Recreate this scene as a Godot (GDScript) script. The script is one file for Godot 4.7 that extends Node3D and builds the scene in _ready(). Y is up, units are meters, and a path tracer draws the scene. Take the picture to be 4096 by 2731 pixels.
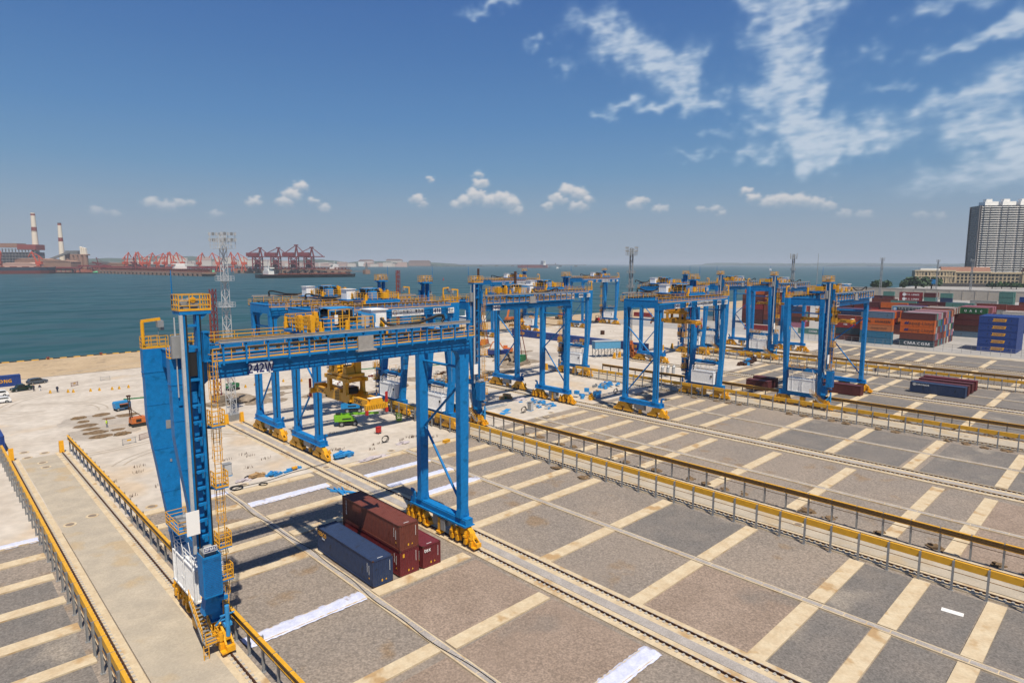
extends Node3D

var M := {}
var used := {}
var rng := RandomNumberGenerator.new()
var cargo := {}

class MB:
	var v := PackedVector3Array()
	var n := PackedVector3Array()
	var ix := PackedInt32Array()
	func quad(a: Vector3, b: Vector3, c: Vector3, d: Vector3) -> void:
		var k := v.size()
		var nn := (b - a).cross(c - a)
		if nn.length_squared() < 1e-12:
			nn = (c - a).cross(d - a)
		nn = nn.normalized()
		v.append_array(PackedVector3Array([a, b, c, d]))
		n.append_array(PackedVector3Array([nn, nn, nn, nn]))
		ix.append_array(PackedInt32Array([k, k + 2, k + 1, k, k + 3, k + 2]))
	func tri(a: Vector3, b: Vector3, c: Vector3) -> void:
		var k := v.size()
		var nn := (b - a).cross(c - a).normalized()
		v.append_array(PackedVector3Array([a, b, c]))
		n.append_array(PackedVector3Array([nn, nn, nn]))
		ix.append_array(PackedInt32Array([k, k + 2, k + 1]))
	func hexa(p: Array) -> void: # p0-3 lower ring (counter-clockwise seen from above), p4-7 upper ring
		quad(p[3], p[2], p[1], p[0])
		quad(p[4], p[5], p[6], p[7])
		for i in 4:
			var j := (i + 1) % 4
			quad(p[i], p[j], p[j + 4], p[i + 4])
	func bx(x0: float, x1: float, y0: float, y1: float, z0: float, z1: float) -> void:
		hexa([Vector3(x0, y0, z1), Vector3(x1, y0, z1), Vector3(x1, y0, z0), Vector3(x0, y0, z0), Vector3(x0, y1, z1), Vector3(x1, y1, z1), Vector3(x1, y1, z0), Vector3(x0, y1, z0)])
	func box(c: Vector3, s: Vector3, turn := 0.0) -> void:
		var b := Basis(Vector3.UP, turn)
		var p := []
		for y in [-0.5, 0.5]:
			for q in [[-0.5, 0.5], [0.5, 0.5], [0.5, -0.5], [-0.5, -0.5]]:
				p.append(c + b * Vector3(q[0] * s.x, y * s.y, q[1] * s.z))
		hexa(p)
	func taper(c: Vector3, s0: Vector2, s1: Vector2, h: float) -> void: # frustum standing at c
		var p := []
		for k in 2:
			var s: Vector2 = s0 if k == 0 else s1
			for q in [[-0.5, 0.5], [0.5, 0.5], [0.5, -0.5], [-0.5, -0.5]]:
				p.append(c + Vector3(q[0] * s.x, h * k, q[1] * s.y))
		hexa(p)
	func beam(a: Vector3, b: Vector3, w: float, h: float) -> void:
		var d := (b - a).normalized()
		var s := d.cross(Vector3.UP)
		s = Vector3.RIGHT if s.length() < 0.01 else s.normalized()
		var u := s.cross(d) * h * 0.5
		s = s * w * 0.5
		hexa([a - s - u, a + s - u, b + s - u, b - s - u, a - s + u, a + s + u, b + s + u, b - s + u])
	func tube(a: Vector3, b: Vector3, r: float, seg := 8, r2 := -1.0) -> void:
		if r2 < 0.0:
			r2 = r
		var d := (b - a).normalized()
		var s := d.cross(Vector3.UP)
		s = Vector3.RIGHT if s.length() < 0.01 else s.normalized()
		var u := s.cross(d)
		var k := v.size()
		for i in seg + 1:
			var t := TAU * i / seg
			var o := s * cos(t) + u * sin(t)
			v.append(a + o * r)
			v.append(b + o * r2)
			n.append(o)
			n.append(o)
		for i in seg:
			var q := k + i * 2
			ix.append_array(PackedInt32Array([q, q + 2, q + 1, q + 1, q + 2, q + 3]))
		for e in 2:
			var c := a if e == 0 else b
			var nn := -d if e == 0 else d
			var k2 := v.size()
			v.append(c)
			n.append(nn)
			for i in seg:
				var t := TAU * i / seg
				v.append(c + (s * cos(t) + u * sin(t)) * (r if e == 0 else r2))
				n.append(nn)
			for i in seg:
				ix.append_array(PackedInt32Array([k2, k2 + 1 + (i + 1) % seg, k2 + 1 + i]) if e == 0 else PackedInt32Array([k2, k2 + 1 + i, k2 + 1 + (i + 1) % seg]))
	func path(pts: Array, r: float, seg := 5) -> void:
		for i in pts.size() - 1:
			tube(pts[i], pts[i + 1], r, seg)
	func prism(poly: Array, z0: float, z1: float, t := Transform3D()) -> void: # polygon in x,y pushed along z
		var pp := PackedVector2Array(poly)
		if not Geometry2D.is_polygon_clockwise(pp):
			pp.reverse()
		pp.reverse()
		var k := Geometry2D.triangulate_polygon(pp)
		for i in range(0, k.size(), 3):
			var a: Vector2 = pp[k[i]]
			var b: Vector2 = pp[k[i + 1]]
			var c: Vector2 = pp[k[i + 2]]
			if (b - a).cross(c - a) < 0:
				var o := b
				b = c
				c = o
			tri(t * Vector3(a.x, a.y, z1), t * Vector3(b.x, b.y, z1), t * Vector3(c.x, c.y, z1))
			tri(t * Vector3(a.x, a.y, z0), t * Vector3(c.x, c.y, z0), t * Vector3(b.x, b.y, z0))
		for i in pp.size():
			var a: Vector2 = pp[i]
			var b: Vector2 = pp[(i + 1) % pp.size()]
			if Geometry2D.is_polygon_clockwise(pp):
				var o := a
				a = b
				b = o
			quad(t * Vector3(a.x, a.y, z1), t * Vector3(a.x, a.y, z0), t * Vector3(b.x, b.y, z0), t * Vector3(b.x, b.y, z1))
	func blob(c: Vector3, s: Vector3, seed_: int, rough := 0.25, rows := 6, cols := 10, half := false) -> void: # uneven lump
		var r := RandomNumberGenerator.new()
		r.seed = seed_
		var g := []
		for i in rows + 1:
			var line := []
			var t := (PI * 0.5 if half else PI) * i / rows
			for j in cols:
				var a := TAU * j / cols
				var k := 1.0 + r.randf_range(-rough, rough)
				if i == 0 or (i == rows and not half):
					k = 1.0
				line.append(c + Vector3(sin(t) * cos(a) * s.x * k, cos(t) * s.y * k, sin(t) * sin(a) * s.z * k))
			g.append(line)
		for i in rows:
			for j in cols:
				var j2 := (j + 1) % cols
				tri(g[i][j], g[i + 1][j2], g[i + 1][j])
				tri(g[i][j], g[i][j2], g[i + 1][j2])
	func rail(pts: Array, h := 1.1, step := 1.5, r := 0.035, kick := false) -> void: # handrail along a line of floor points
		for i in pts.size() - 1:
			var a: Vector3 = pts[i]
			var b: Vector3 = pts[i + 1]
			var m := maxi(1, roundi(a.distance_to(b) / step))
			for k in m + 1:
				if k == 0 and i > 0:
					continue
				var q := a.lerp(b, float(k) / m)
				beam(q, q + Vector3(0, h, 0), r * 2, r * 2)
			for f in [1.0, 0.66, 0.33]:
				beam(a + Vector3(0, h * f, 0), b + Vector3(0, h * f, 0), r * 1.7, r * 1.7)
			if kick:
				beam(a + Vector3(0, 0.08, 0), b + Vector3(0, 0.08, 0), 0.03, 0.16)
	func add(o: MB, t: Transform3D) -> void:
		var k := v.size()
		for q in o.v:
			v.append(t * q)
		for q in o.n:
			n.append((t.basis * q).normalized())
		for q in o.ix:
			ix.append(q + k)
	func mesh() -> ArrayMesh:
		var a := []
		a.resize(Mesh.ARRAY_MAX)
		a[Mesh.ARRAY_VERTEX] = v
		a[Mesh.ARRAY_NORMAL] = n
		a[Mesh.ARRAY_INDEX] = ix
		var m := ArrayMesh.new()
		m.add_surface_from_arrays(Mesh.PRIMITIVE_TRIANGLES, a)
		return m

func numbered(s: String) -> String:
	if not used.has(s):
		used[s] = 0
		return s
	used[s] += 1
	return "%s_%03d" % [s, used[s]]

func part(called: String, b, m: Material, parent: Node3D, at := Vector3.ZERO, turn := 0.0) -> MeshInstance3D:
	var o := MeshInstance3D.new()
	o.name = called if parent != self else numbered(called)
	o.mesh = b.mesh() if b is MB else b
	o.material_override = m
	parent.add_child(o, true)
	o.position = at
	o.rotation.y = turn
	return o

func stuff(o: Node3D) -> Node3D:
	o.set_meta("kind", "stuff")
	return o

func tag(o: Node3D, label: String, category: String, group := "") -> Node3D:
	o.set_meta("label", label)
	o.set_meta("category", category)
	if group != "":
		o.set_meta("group", group)
	return o

func thing(called: String, label: String, category: String, at := Vector3.ZERO, turn := 0.0, group := "") -> Node3D:
	var o := Node3D.new()
	o.name = numbered(called)
	add_child(o)
	o.position = at
	o.rotation.y = turn
	tag(o, label, category, group)
	return o

func setting(called: String, b, m: Material, at := Vector3.ZERO) -> MeshInstance3D:
	var o := part(called, b, m, self, at)
	o.set_meta("kind", "structure")
	return o

func copy(o: Node3D, at: Vector3, turn := 0.0, label := "", group := "") -> Node3D:
	var c: Node3D = o.duplicate()
	var base := String(o.name)
	if base.length() > 4 and base[-4] == "_" and base.right(3).is_valid_int():
		base = base.left(-4)
	c.name = numbered(base)
	add_child(c)
	c.position = at
	c.rotation.y = turn
	if label != "":
		c.set_meta("label", label)
	if group != "":
		c.set_meta("group", group)
	return c

func lettering(s: String, h: float, depth := 0.02, bold := true) -> TextMesh:
	var f := SystemFont.new()
	f.font_names = PackedStringArray(["Droid Sans"])
	if bold:
		f.font_weight = 700
	var t := TextMesh.new()
	t.text = s
	t.font = f
	t.font_size = 32
	t.pixel_size = h / 23.0
	t.depth = depth
	t.curve_step = 3.0
	return t

# ---- materials -------------------------------------------------------------
func noise_bytes(size: int, freq: float, seed_: int, octaves := 3, kind := FastNoiseLite.TYPE_SIMPLEX_SMOOTH) -> PackedByteArray:
	var f := FastNoiseLite.new()
	f.noise_type = kind
	f.seed = seed_
	f.frequency = freq
	f.fractal_octaves = octaves
	return f.get_seamless_image(size, size).get_data()

# colours from a to b along a coarse pattern, speckled by a fine one, with stains of a third tone
func mixed(size: int, coarse: PackedByteArray, fine: PackedByteArray, a: Color, b: Color, speck: float, stain: Color = Color.BLACK, stain_map := PackedByteArray(), from := 170) -> ImageTexture:
	var out := PackedByteArray()
	out.resize(size * size * 3)
	for i in size * size:
		var t := coarse[i] / 255.0
		var s := 1.0 + (fine[i] - 127) / 127.0 * speck
		var r := (a.r + (b.r - a.r) * t) * s
		var g := (a.g + (b.g - a.g) * t) * s
		var bl := (a.b + (b.b - a.b) * t) * s
		if stain_map.size() > 0 and stain_map[i] > from:
			var k := minf(1.0, (stain_map[i] - from) / 45.0)
			r += (stain.r * s - r) * k
			g += (stain.g * s - g) * k
			bl += (stain.b * s - bl) * k
		out[i * 3] = clampi(int(r * 255.0), 0, 255)
		out[i * 3 + 1] = clampi(int(g * 255.0), 0, 255)
		out[i * 3 + 2] = clampi(int(bl * 255.0), 0, 255)
	var im := Image.create_from_data(size, size, false, Image.FORMAT_RGB8, out)
	im.generate_mipmaps()
	return ImageTexture.create_from_image(im)

func relief(size: int, freq: float, seed_: int, strength: float) -> ImageTexture:
	var f := FastNoiseLite.new()
	f.seed = seed_
	f.frequency = freq
	f.fractal_octaves = 3
	var im := f.get_seamless_image(size, size)
	im.convert(Image.FORMAT_RGBA8)
	im.bump_map_to_normal_map(strength)
	return ImageTexture.create_from_image(im)

func mat(key: String, r: float, g: float, b: float, rough := 0.6, metal := 0.0, tex: Texture2D = null, metres := 4.0, world := false) -> StandardMaterial3D:
	var m := StandardMaterial3D.new()
	m.resource_name = key
	m.albedo_color = Color(r, g, b).linear_to_srgb()
	m.roughness = rough
	m.metallic = metal
	if tex:
		m.albedo_texture = tex
		m.uv1_triplanar = true
		m.uv1_world_triplanar = world
		m.uv1_scale = Vector3.ONE / metres
	M[key] = m
	return m

func make_materials() -> void:
	var n1 := noise_bytes(1024, 0.004, 3, 5)
	var n2 := noise_bytes(1024, 0.75, 5, 2, FastNoiseLite.TYPE_VALUE)
	var n3 := noise_bytes(1024, 0.012, 9, 5)
	var n4 := noise_bytes(1024, 0.05, 11, 3)
	# loose stone: pebble-sized grain over patches of pinkish, tan and slate chippings
	var gravel := mixed(1024, n1, n2, Color(0.66, 0.635, 0.615), Color(0.77, 0.72, 0.67), 0.25, Color(0.70, 0.62, 0.53), n3, 182)
	mat("gravel", 0.475, 0.455, 0.435, 0.95, 0.0, gravel, 90.0, true)
	var gravel_b := mixed(1024, n3, n2, Color(0.58, 0.575, 0.575), Color(0.68, 0.655, 0.635), 0.25, Color(0.78, 0.75, 0.71), n1, 180)
	mat("gravel_dark", 0.43, 0.415, 0.40, 0.95, 0.0, gravel_b, 74.0, true)
	var gravel_c := mixed(1024, n3, n2, Color(0.70, 0.63, 0.57), Color(0.79, 0.72, 0.66), 0.25, Color(0.64, 0.61, 0.58), n1, 175)
	mat("gravel_pink", 0.47, 0.45, 0.44, 0.95, 0.0, gravel_c, 82.0, true)
	n1 = noise_bytes(512, 0.008, 3, 5)
	n2 = noise_bytes(512, 0.75, 5, 2, FastNoiseLite.TYPE_VALUE)
	n3 = noise_bytes(512, 0.022, 9, 5)
	n4 = noise_bytes(512, 0.1, 11, 3)
	# site concrete: pale, with clay-coloured drying marks and grey wet patches
	var conc := mixed(512, n3, n4, Color(0.80, 0.765, 0.72), Color(0.90, 0.875, 0.84), 0.06, Color(0.85, 0.785, 0.70), n1, 172)
	mat("apron", 0.66, 0.645, 0.63, 0.9, 0.0, conc, 110.0, true)
	var tan_ := mixed(512, n1, n4, Color(0.80, 0.70, 0.56), Color(0.90, 0.80, 0.66), 0.07, Color(0.72, 0.64, 0.53), n3, 172)
	mat("quay_concrete", 0.58, 0.58, 0.58, 0.9, 0.0, tan_, 70.0, true)
	var strip := mixed(512, n3, n4, Color(0.86, 0.78, 0.66), Color(0.95, 0.90, 0.80), 0.05, Color(0.80, 0.68, 0.52), n1, 172)
	mat("strip", 0.63, 0.61, 0.57, 0.9, 0.0, strip, 21.0, true)
	var road := mixed(512, n3, n2, Color(0.76, 0.73, 0.68), Color(0.86, 0.82, 0.755), 0.07, Color(0.82, 0.75, 0.64), n1, 165)
	mat("road", 0.60, 0.585, 0.56, 0.9, 0.0, road, 38.0, true)
	mat("paving", 0.52, 0.51, 0.50, 0.9, 0.0, mixed(512, n3, n2, Color(0.74, 0.72, 0.71), Color(0.86, 0.84, 0.83), 0.16), 23.0, true)
	mat("yard_concrete", 0.42, 0.42, 0.42, 0.9, 0.0, mixed(512, n1, n4, Color(0.80, 0.79, 0.78), Color(0.92, 0.91, 0.90), 0.06), 120.0, true)
	mat("earth", 0.26, 0.19, 0.12, 1.0, 0.0, mixed(512, n3, n2, Color(0.6, 0.56, 0.5), Color(0.95, 0.92, 0.88), 0.25), 9.0, true)
	mat("mud", 0.40, 0.335, 0.27, 0.95, 0.0, mixed(512, n3, n2, Color(0.6, 0.58, 0.55), Color(0.95, 0.94, 0.92), 0.2), 15.0, true)
	mat("wet", 0.55, 0.525, 0.49, 0.55, 0.0, conc, 60.0, true)
	# paint gets faint blotches of dust
	var dust := mixed(512, n1, n4, Color(0.90, 0.90, 0.90), Color(1, 1, 1), 0.035, Color(0.84, 0.85, 0.86), n3, 190)
	var worn := mixed(512, n3, n4, Color(0.82, 0.82, 0.82), Color(1, 1, 1), 0.05, Color(0.74, 0.60, 0.50), n1, 196)
	mat("tyre_mark", 0.50, 0.47, 0.43, 0.9, 0.0, conc, 30.0, true)
	mat("blue", 0.008, 0.19, 0.50, 0.5, 0.0, mixed(512, n3, n4, Color(0.86, 0.87, 0.88), Color(1, 1, 1), 0.05, Color(0.80, 0.80, 0.79), n1, 176), 7.0).metallic_specular = 0.3
	mat("blue_light", 0.03, 0.27, 0.62, 0.5, 0.0, dust, 5.0)
	mat("yellow", 0.76, 0.37, 0.012, 0.42, 0.0, dust, 3.0)
	mat("ochre", 0.62, 0.29, 0.014, 0.5, 0.0, dust, 3.0)
	mat("rail_yellow", 0.72, 0.36, 0.02, 0.45, 0.0, dust, 3.0)
	mat("cover_yellow", 0.70, 0.37, 0.02, 0.5, 0.0, dust, 6.0)
	mat("white", 0.86, 0.87, 0.88, 0.45, 0.0, dust, 3.0)
	mat("galv", 0.30, 0.31, 0.32, 0.5, 0.2, dust, 3.0)
	mat("galv_pale", 0.55, 0.57, 0.59, 0.45, 0.25, dust, 3.0)
	mat("trough", 0.34, 0.325, 0.31, 0.55, 0.1, dust, 3.0)
	mat("steel_dark", 0.035, 0.035, 0.038, 0.5, 0.2)
	mat("black", 0.012, 0.012, 0.013, 0.6)
	mat("rubber", 0.02, 0.02, 0.02, 0.9)
	mat("rust", 0.085, 0.035, 0.018, 0.85, 0.0, mixed(512, n3, n2, Color(0.6, 0.55, 0.5), Color(1, 0.95, 0.9), 0.2), 4.0)
	mat("rust_red", 0.20, 0.045, 0.028, 0.8, 0.0, dust, 6.0)
	mat("busbar", 0.27, 0.15, 0.055, 0.6, 0.0, dust, 5.0)
	mat("red", 0.50, 0.02, 0.015, 0.5, 0.0, dust, 3.0)
	mat("green", 0.19, 0.46, 0.02, 0.4, 0.0, dust, 3.0)
	mat("net_green", 0.015, 0.13, 0.05, 0.9)
	mat("lift_blue", 0.02, 0.24, 0.55, 0.4, 0.0, dust, 3.0)
	mat("tarp", 0.60, 0.63, 0.78, 0.7, 0.0, mixed(512, n3, n4, Color(0.88, 0.89, 0.92), Color(1, 1, 1), 0.05, Color(0.62, 0.55, 0.48), n1, 205), 14.0, true)
	mat("fabric", 0.46, 0.42, 0.45, 0.9, 0.0, dust, 2.0)
	mat("board", 0.42, 0.27, 0.13, 0.85, 0.0, dust, 2.0)
	mat("navy_ink", 0.008, 0.02, 0.13, 0.5)
	mat("ink", 0.02, 0.02, 0.024, 0.5)
	mat("sign_white", 0.70, 0.71, 0.72, 0.5)
	mat("plate_white", 0.78, 0.78, 0.77, 0.5)
	mat("bronze", 0.33, 0.16, 0.05, 0.5)
	mat("skin", 0.42, 0.24, 0.16, 0.7)
	mat("cloth_dark", 0.03, 0.035, 0.06, 0.9)
	mat("cloth_white", 0.6, 0.6, 0.6, 0.9)
	mat("cloth_grey", 0.22, 0.23, 0.25, 0.9)
	mat("vest", 0.45, 0.62, 0.05, 0.8)
	mat("vest_orange", 0.65, 0.16, 0.04, 0.8)
	mat("car_grey", 0.09, 0.11, 0.14, 0.25, 0.4)
	mat("car_green", 0.012, 0.03, 0.022, 0.25, 0.2)
	mat("car_white", 0.75, 0.76, 0.77, 0.25)
	mat("glass_dark", 0.012, 0.017, 0.022, 0.08)
	mat("manhole", 0.20, 0.16, 0.125, 0.8)
	mat("stone", 0.40, 0.38, 0.35, 0.9)
	mat("truck_blue", 0.012, 0.03, 0.16, 0.4)
	mat("orange", 0.55, 0.15, 0.03, 0.5, 0.0, dust, 3.0)
	mat("hopper_blue", 0.10, 0.33, 0.55, 0.5, 0.0, dust, 5.0)
	mat("pipe", 0.38, 0.40, 0.42, 0.5, 0.2)
	for q in [["navy", 0.020, 0.042, 0.11], ["blue_c", 0.012, 0.05, 0.24], ["maroon", 0.10, 0.020, 0.022], ["brown", 0.155, 0.040, 0.026], ["redbox", 0.26, 0.022, 0.026], ["wine", 0.145, 0.016, 0.022], ["teal", 0.03, 0.17, 0.30], ["slate", 0.10, 0.17, 0.26], ["orange_c", 0.62, 0.13, 0.015], ["orange_pale", 0.50, 0.17, 0.06], ["grey_c", 0.36, 0.37, 0.36], ["green_c", 0.012, 0.11, 0.035], ["seagreen", 0.10, 0.24, 0.21], ["dark_teal", 0.015, 0.05, 0.075], ["magenta", 0.40, 0.04, 0.20], ["cream", 0.55, 0.52, 0.46], ["pink", 0.42, 0.17, 0.24], ["dkbrown", 0.07, 0.025, 0.02], ["rustred", 0.21, 0.045, 0.03]]:
		mat("c_" + q[0], q[1], q[2], q[3], 0.55, 0.0, worn, 7.0)
	# background
	mat("crane_red", 0.20, 0.028, 0.032, 0.6, 0.0, dust, 60.0)
	mat("crane_orange", 0.50, 0.075, 0.03, 0.6)
	mat("ore", 0.19, 0.055, 0.032, 0.95, 0.0, dust, 120.0)
	mat("hull_blue", 0.03, 0.055, 0.09, 0.5)
	mat("hull_red", 0.24, 0.045, 0.03, 0.55, 0.0, dust, 60.0)
	mat("hull_black", 0.02, 0.02, 0.024, 0.5)
	mat("ship_white", 0.75, 0.75, 0.73, 0.5)
	mat("far_concrete", 0.30, 0.18, 0.13, 0.9, 0.0, dust, 60.0)
	mat("plant_grey", 0.16, 0.17, 0.18, 0.8, 0.0, dust, 60.0)
	mat("plant_tan", 0.30, 0.18, 0.13, 0.85, 0.0, dust, 60.0)
	mat("plant_maroon", 0.22, 0.05, 0.04, 0.7)
	mat("chimney_white", 0.72, 0.66, 0.55, 0.8)
	mat("cover_green", 0.06, 0.34, 0.17, 0.9)
	mat("roof_red", 0.26, 0.13, 0.09, 0.85, 0.0, dust, 30.0)
	mat("town_pale", 0.60, 0.53, 0.46, 0.9)
	mat("town_pink", 0.50, 0.34, 0.28, 0.9)
	mat("hill", 0.035, 0.06, 0.035, 1.0)
	mat("sandstone", 0.42, 0.34, 0.22, 0.85, 0.0, dust, 30.0)
	mat("sand_trim", 0.55, 0.45, 0.30, 0.85)
	mat("base_stone", 0.055, 0.05, 0.05, 0.8)
	mat("tower_glass", 0.02, 0.027, 0.035, 0.15)
	mat("tower_white", 0.82, 0.81, 0.78, 0.7)
	mat("mast_steel", 0.27, 0.285, 0.30, 0.5, 0.2)
	mat("tower_grey", 0.15, 0.14, 0.145, 0.7)
	mat("sea_wall", 0.42, 0.38, 0.33, 0.9, 0.0, dust, 40.0)
	mat("bark", 0.08, 0.06, 0.04, 0.95)
	var lf := mat("leaf", 0.035, 0.085, 0.022, 0.8)
	lf.backlight_enabled = true
	lf.backlight = Color(0.05, 0.1, 0.02)
	mat("leaf_dark", 0.03, 0.065, 0.025, 0.8)
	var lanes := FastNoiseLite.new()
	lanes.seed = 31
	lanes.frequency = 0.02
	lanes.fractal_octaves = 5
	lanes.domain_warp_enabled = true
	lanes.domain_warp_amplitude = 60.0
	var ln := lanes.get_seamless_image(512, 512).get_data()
	# sheen of wind streaks painted into the water colour as paler and darker lanes
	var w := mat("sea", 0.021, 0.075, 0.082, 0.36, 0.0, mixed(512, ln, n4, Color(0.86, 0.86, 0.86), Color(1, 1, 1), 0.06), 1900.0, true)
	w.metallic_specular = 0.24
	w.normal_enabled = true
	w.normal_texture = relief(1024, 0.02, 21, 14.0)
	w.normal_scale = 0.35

func tyre_marks() -> void:
	var r := RandomNumberGenerator.new()
	r.seed = 8
	for q in [[20, -150, 26, 0.2, 1.6], [30, -190, 22, 2.0, 1.8], [44, -178, 30, 3.4, 1.4], [12, -170, 18, 5.0, 1.5], [60, -205, 40, 3.9, 1.0], [250, -190, 30, 4.0, 1.6], [270, -175, 24, 2.4, 1.7], [230, -200, 36, 0.6, 1.2], [26, -118, 20, 5.2, 1.2], [38, -112, 16, 3.6, 1.5]]:
		for side in [0.0, 1.7]:
			var b := MB.new()
			var k := 26
			for i in k:
				var a0: float = q[3] + q[4] * i / k
				var a1: float = q[3] + q[4] * (i + 1) / k
				var w := 0.16 + 0.05 * r.randf()
				var p := func(a: float, o: float) -> Vector3: return Vector3(cos(a) * (q[2] + side + o), 0, sin(a) * (q[2] + side + o) * 0.8)
				b.quad(p.call(a0, -w), p.call(a1, -w), p.call(a1, w), p.call(a0, w))
			setting("tyre_track", b, M.tyre_mark, Vector3(q[0], 0.0165 + side * 0.001, q[1]))

# ---- sky -------------------------------------------------------------------
var sky_ramp := [[-90.0, 0.57, 0.63, 0.69], [0.0, 0.60, 0.655, 0.715], [2.5, 0.595, 0.655, 0.72], [5.0, 0.54, 0.64, 0.735], [8.0, 0.445, 0.60, 0.745], [12.0, 0.37, 0.545, 0.735], [17.0, 0.315, 0.485, 0.70], [22.0, 0.275, 0.435, 0.67], [40.0, 0.20, 0.34, 0.58], [90.0, 0.15, 0.28, 0.50]]
# high ice cloud: azimuth, elevation, half width, half height, weight, slope
var cirrus := [
	[51.2, 19.8, 2.4, 1.2, 0.8, 0.3], [54.0, 17.8, 3.4, 1.6, 1.05, 0.35], [57.6, 16.3, 2.4, 1.5, 1.1, -0.3], [59.4, 14.6, 1.5, 1.1, 0.9, 0.0], [56.0, 13.4, 3.6, 0.55, 1.0, -0.12], [60.2, 13.0, 2.2, 0.7, 1.0, 0.1], [52.0, 12.7, 1.4, 0.35, 0.7, -0.3],
	[48.8, 16.3, 1.4, 0.7, 0.8, -0.3], [46.1, 18.5, 1.0, 0.5, 0.75, -0.3], [61.3, 10.9, 1.3, 0.6, 0.7, 0.05], [60.0, 9.2, 2.6, 0.28, 0.7, -0.08],
	[66.4, 21.5, 3.6, 2.2, 1.25, 0.05], [66.8, 18.6, 3.0, 1.5, 1.15, -0.12], [67.2, 16.2, 2.2, 1.1, 1.0, 0.0], [66.4, 14.2, 3.0, 1.5, 1.15, 0.0], [67.6, 11.8, 2.2, 1.6, 1.1, 0.0], [69.4, 9.8, 3.2, 1.4, 1.15, 0.1], [72.4, 10.0, 2.6, 1.2, 1.0, -0.2], [68.8, 7.9, 1.4, 1.6, 0.95, 0.0], [70.6, 8.6, 2.2, 1.0, 0.9, -0.3],
	[64.4, 11.2, 1.1, 0.6, 0.75, 0.0], [64.8, 8.9, 1.2, 0.6, 0.7, 0.0], [72.6, 15.6, 1.2, 0.8, 0.6, -0.4], [74.0, 13.2, 1.3, 0.35, 0.6, -0.35],
	[78.6, 15.4, 3.2, 0.6, 0.95, -0.25], [82.0, 16.3, 2.2, 0.8, 1.0, -0.25], [76.6, 18.0, 2.2, 0.8, 0.75, -0.2], [80.6, 18.4, 2.4, 0.8, 0.65, -0.2],
	[77.8, 11.8, 2.4, 0.8, 0.85, -0.25], [81.4, 12.5, 3.2, 1.2, 1.05, -0.2], [79.8, 9.8, 3.2, 1.3, 1.0, -0.1], [82.6, 8.4, 2.6, 1.6, 0.95, 0.0], [78.5, 6.2, 4.4, 1.0, 0.8, -0.12], [84.0, 6.6, 4.0, 1.6, 0.9, -0.1],
	[41.2, 20.9, 1.6, 0.5, 0.95, -0.3], [43.4, 21.6, 1.3, 0.6, 0.9, 0.0]]
# heaped cloud far out over the sea: azimuth, elevation, radius
var heaps := [
	[25.0, 5.6, 0.75], [25.7, 6.3, 0.6], [24.4, 5.0, 0.7], [26.8, 5.2, 0.45], [27.6, 4.6, 0.45], [14.6, 4.5, 0.6], [15.6, 4.3, 0.6], [16.6, 4.6, 0.45], [17.2, 4.7, 0.35], [11.0, 3.7, 0.5], [12.0, 3.6, 0.4],
	[35.6, 5.5, 0.6], [36.0, 5.1, 0.45], [36.8, 7.3, 0.35], [22.0, 4.9, 0.55], [19.0, 3.8, 0.5],
	[39.0, 5.1, 0.5], [39.8, 5.4, 0.7], [40.8, 5.8, 0.95], [41.2, 6.9, 0.7], [41.0, 7.7, 0.45], [42.0, 5.4, 0.8], [43.0, 5.6, 0.9], [43.9, 5.2, 0.85], [44.4, 4.6, 0.6],
	[48.2, 5.6, 0.8], [49.0, 6.3, 0.8], [49.9, 6.0, 0.85], [50.7, 5.6, 0.6], [47.2, 5.0, 0.5], [50.0, 5.0, 0.8],
	[55.0, 5.1, 0.7], [55.6, 5.4, 0.5], [56.8, 4.7, 0.45], [57.4, 4.7, 0.35], [60.6, 4.6, 0.4], [61.8, 4.6, 0.45], [62.2, 4.2, 0.4],
	[64.2, 6.0, 0.5], [64.8, 5.4, 0.6], [66.0, 5.0, 0.7], [67.2, 5.1, 0.8], [68.4, 5.0, 0.75], [69.4, 4.8, 0.7], [70.4, 4.6, 0.55], [71.6, 3.9, 0.5], [73.0, 3.8, 0.5], [76.8, 3.6, 0.5], [78.0, 3.5, 0.4]]

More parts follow.
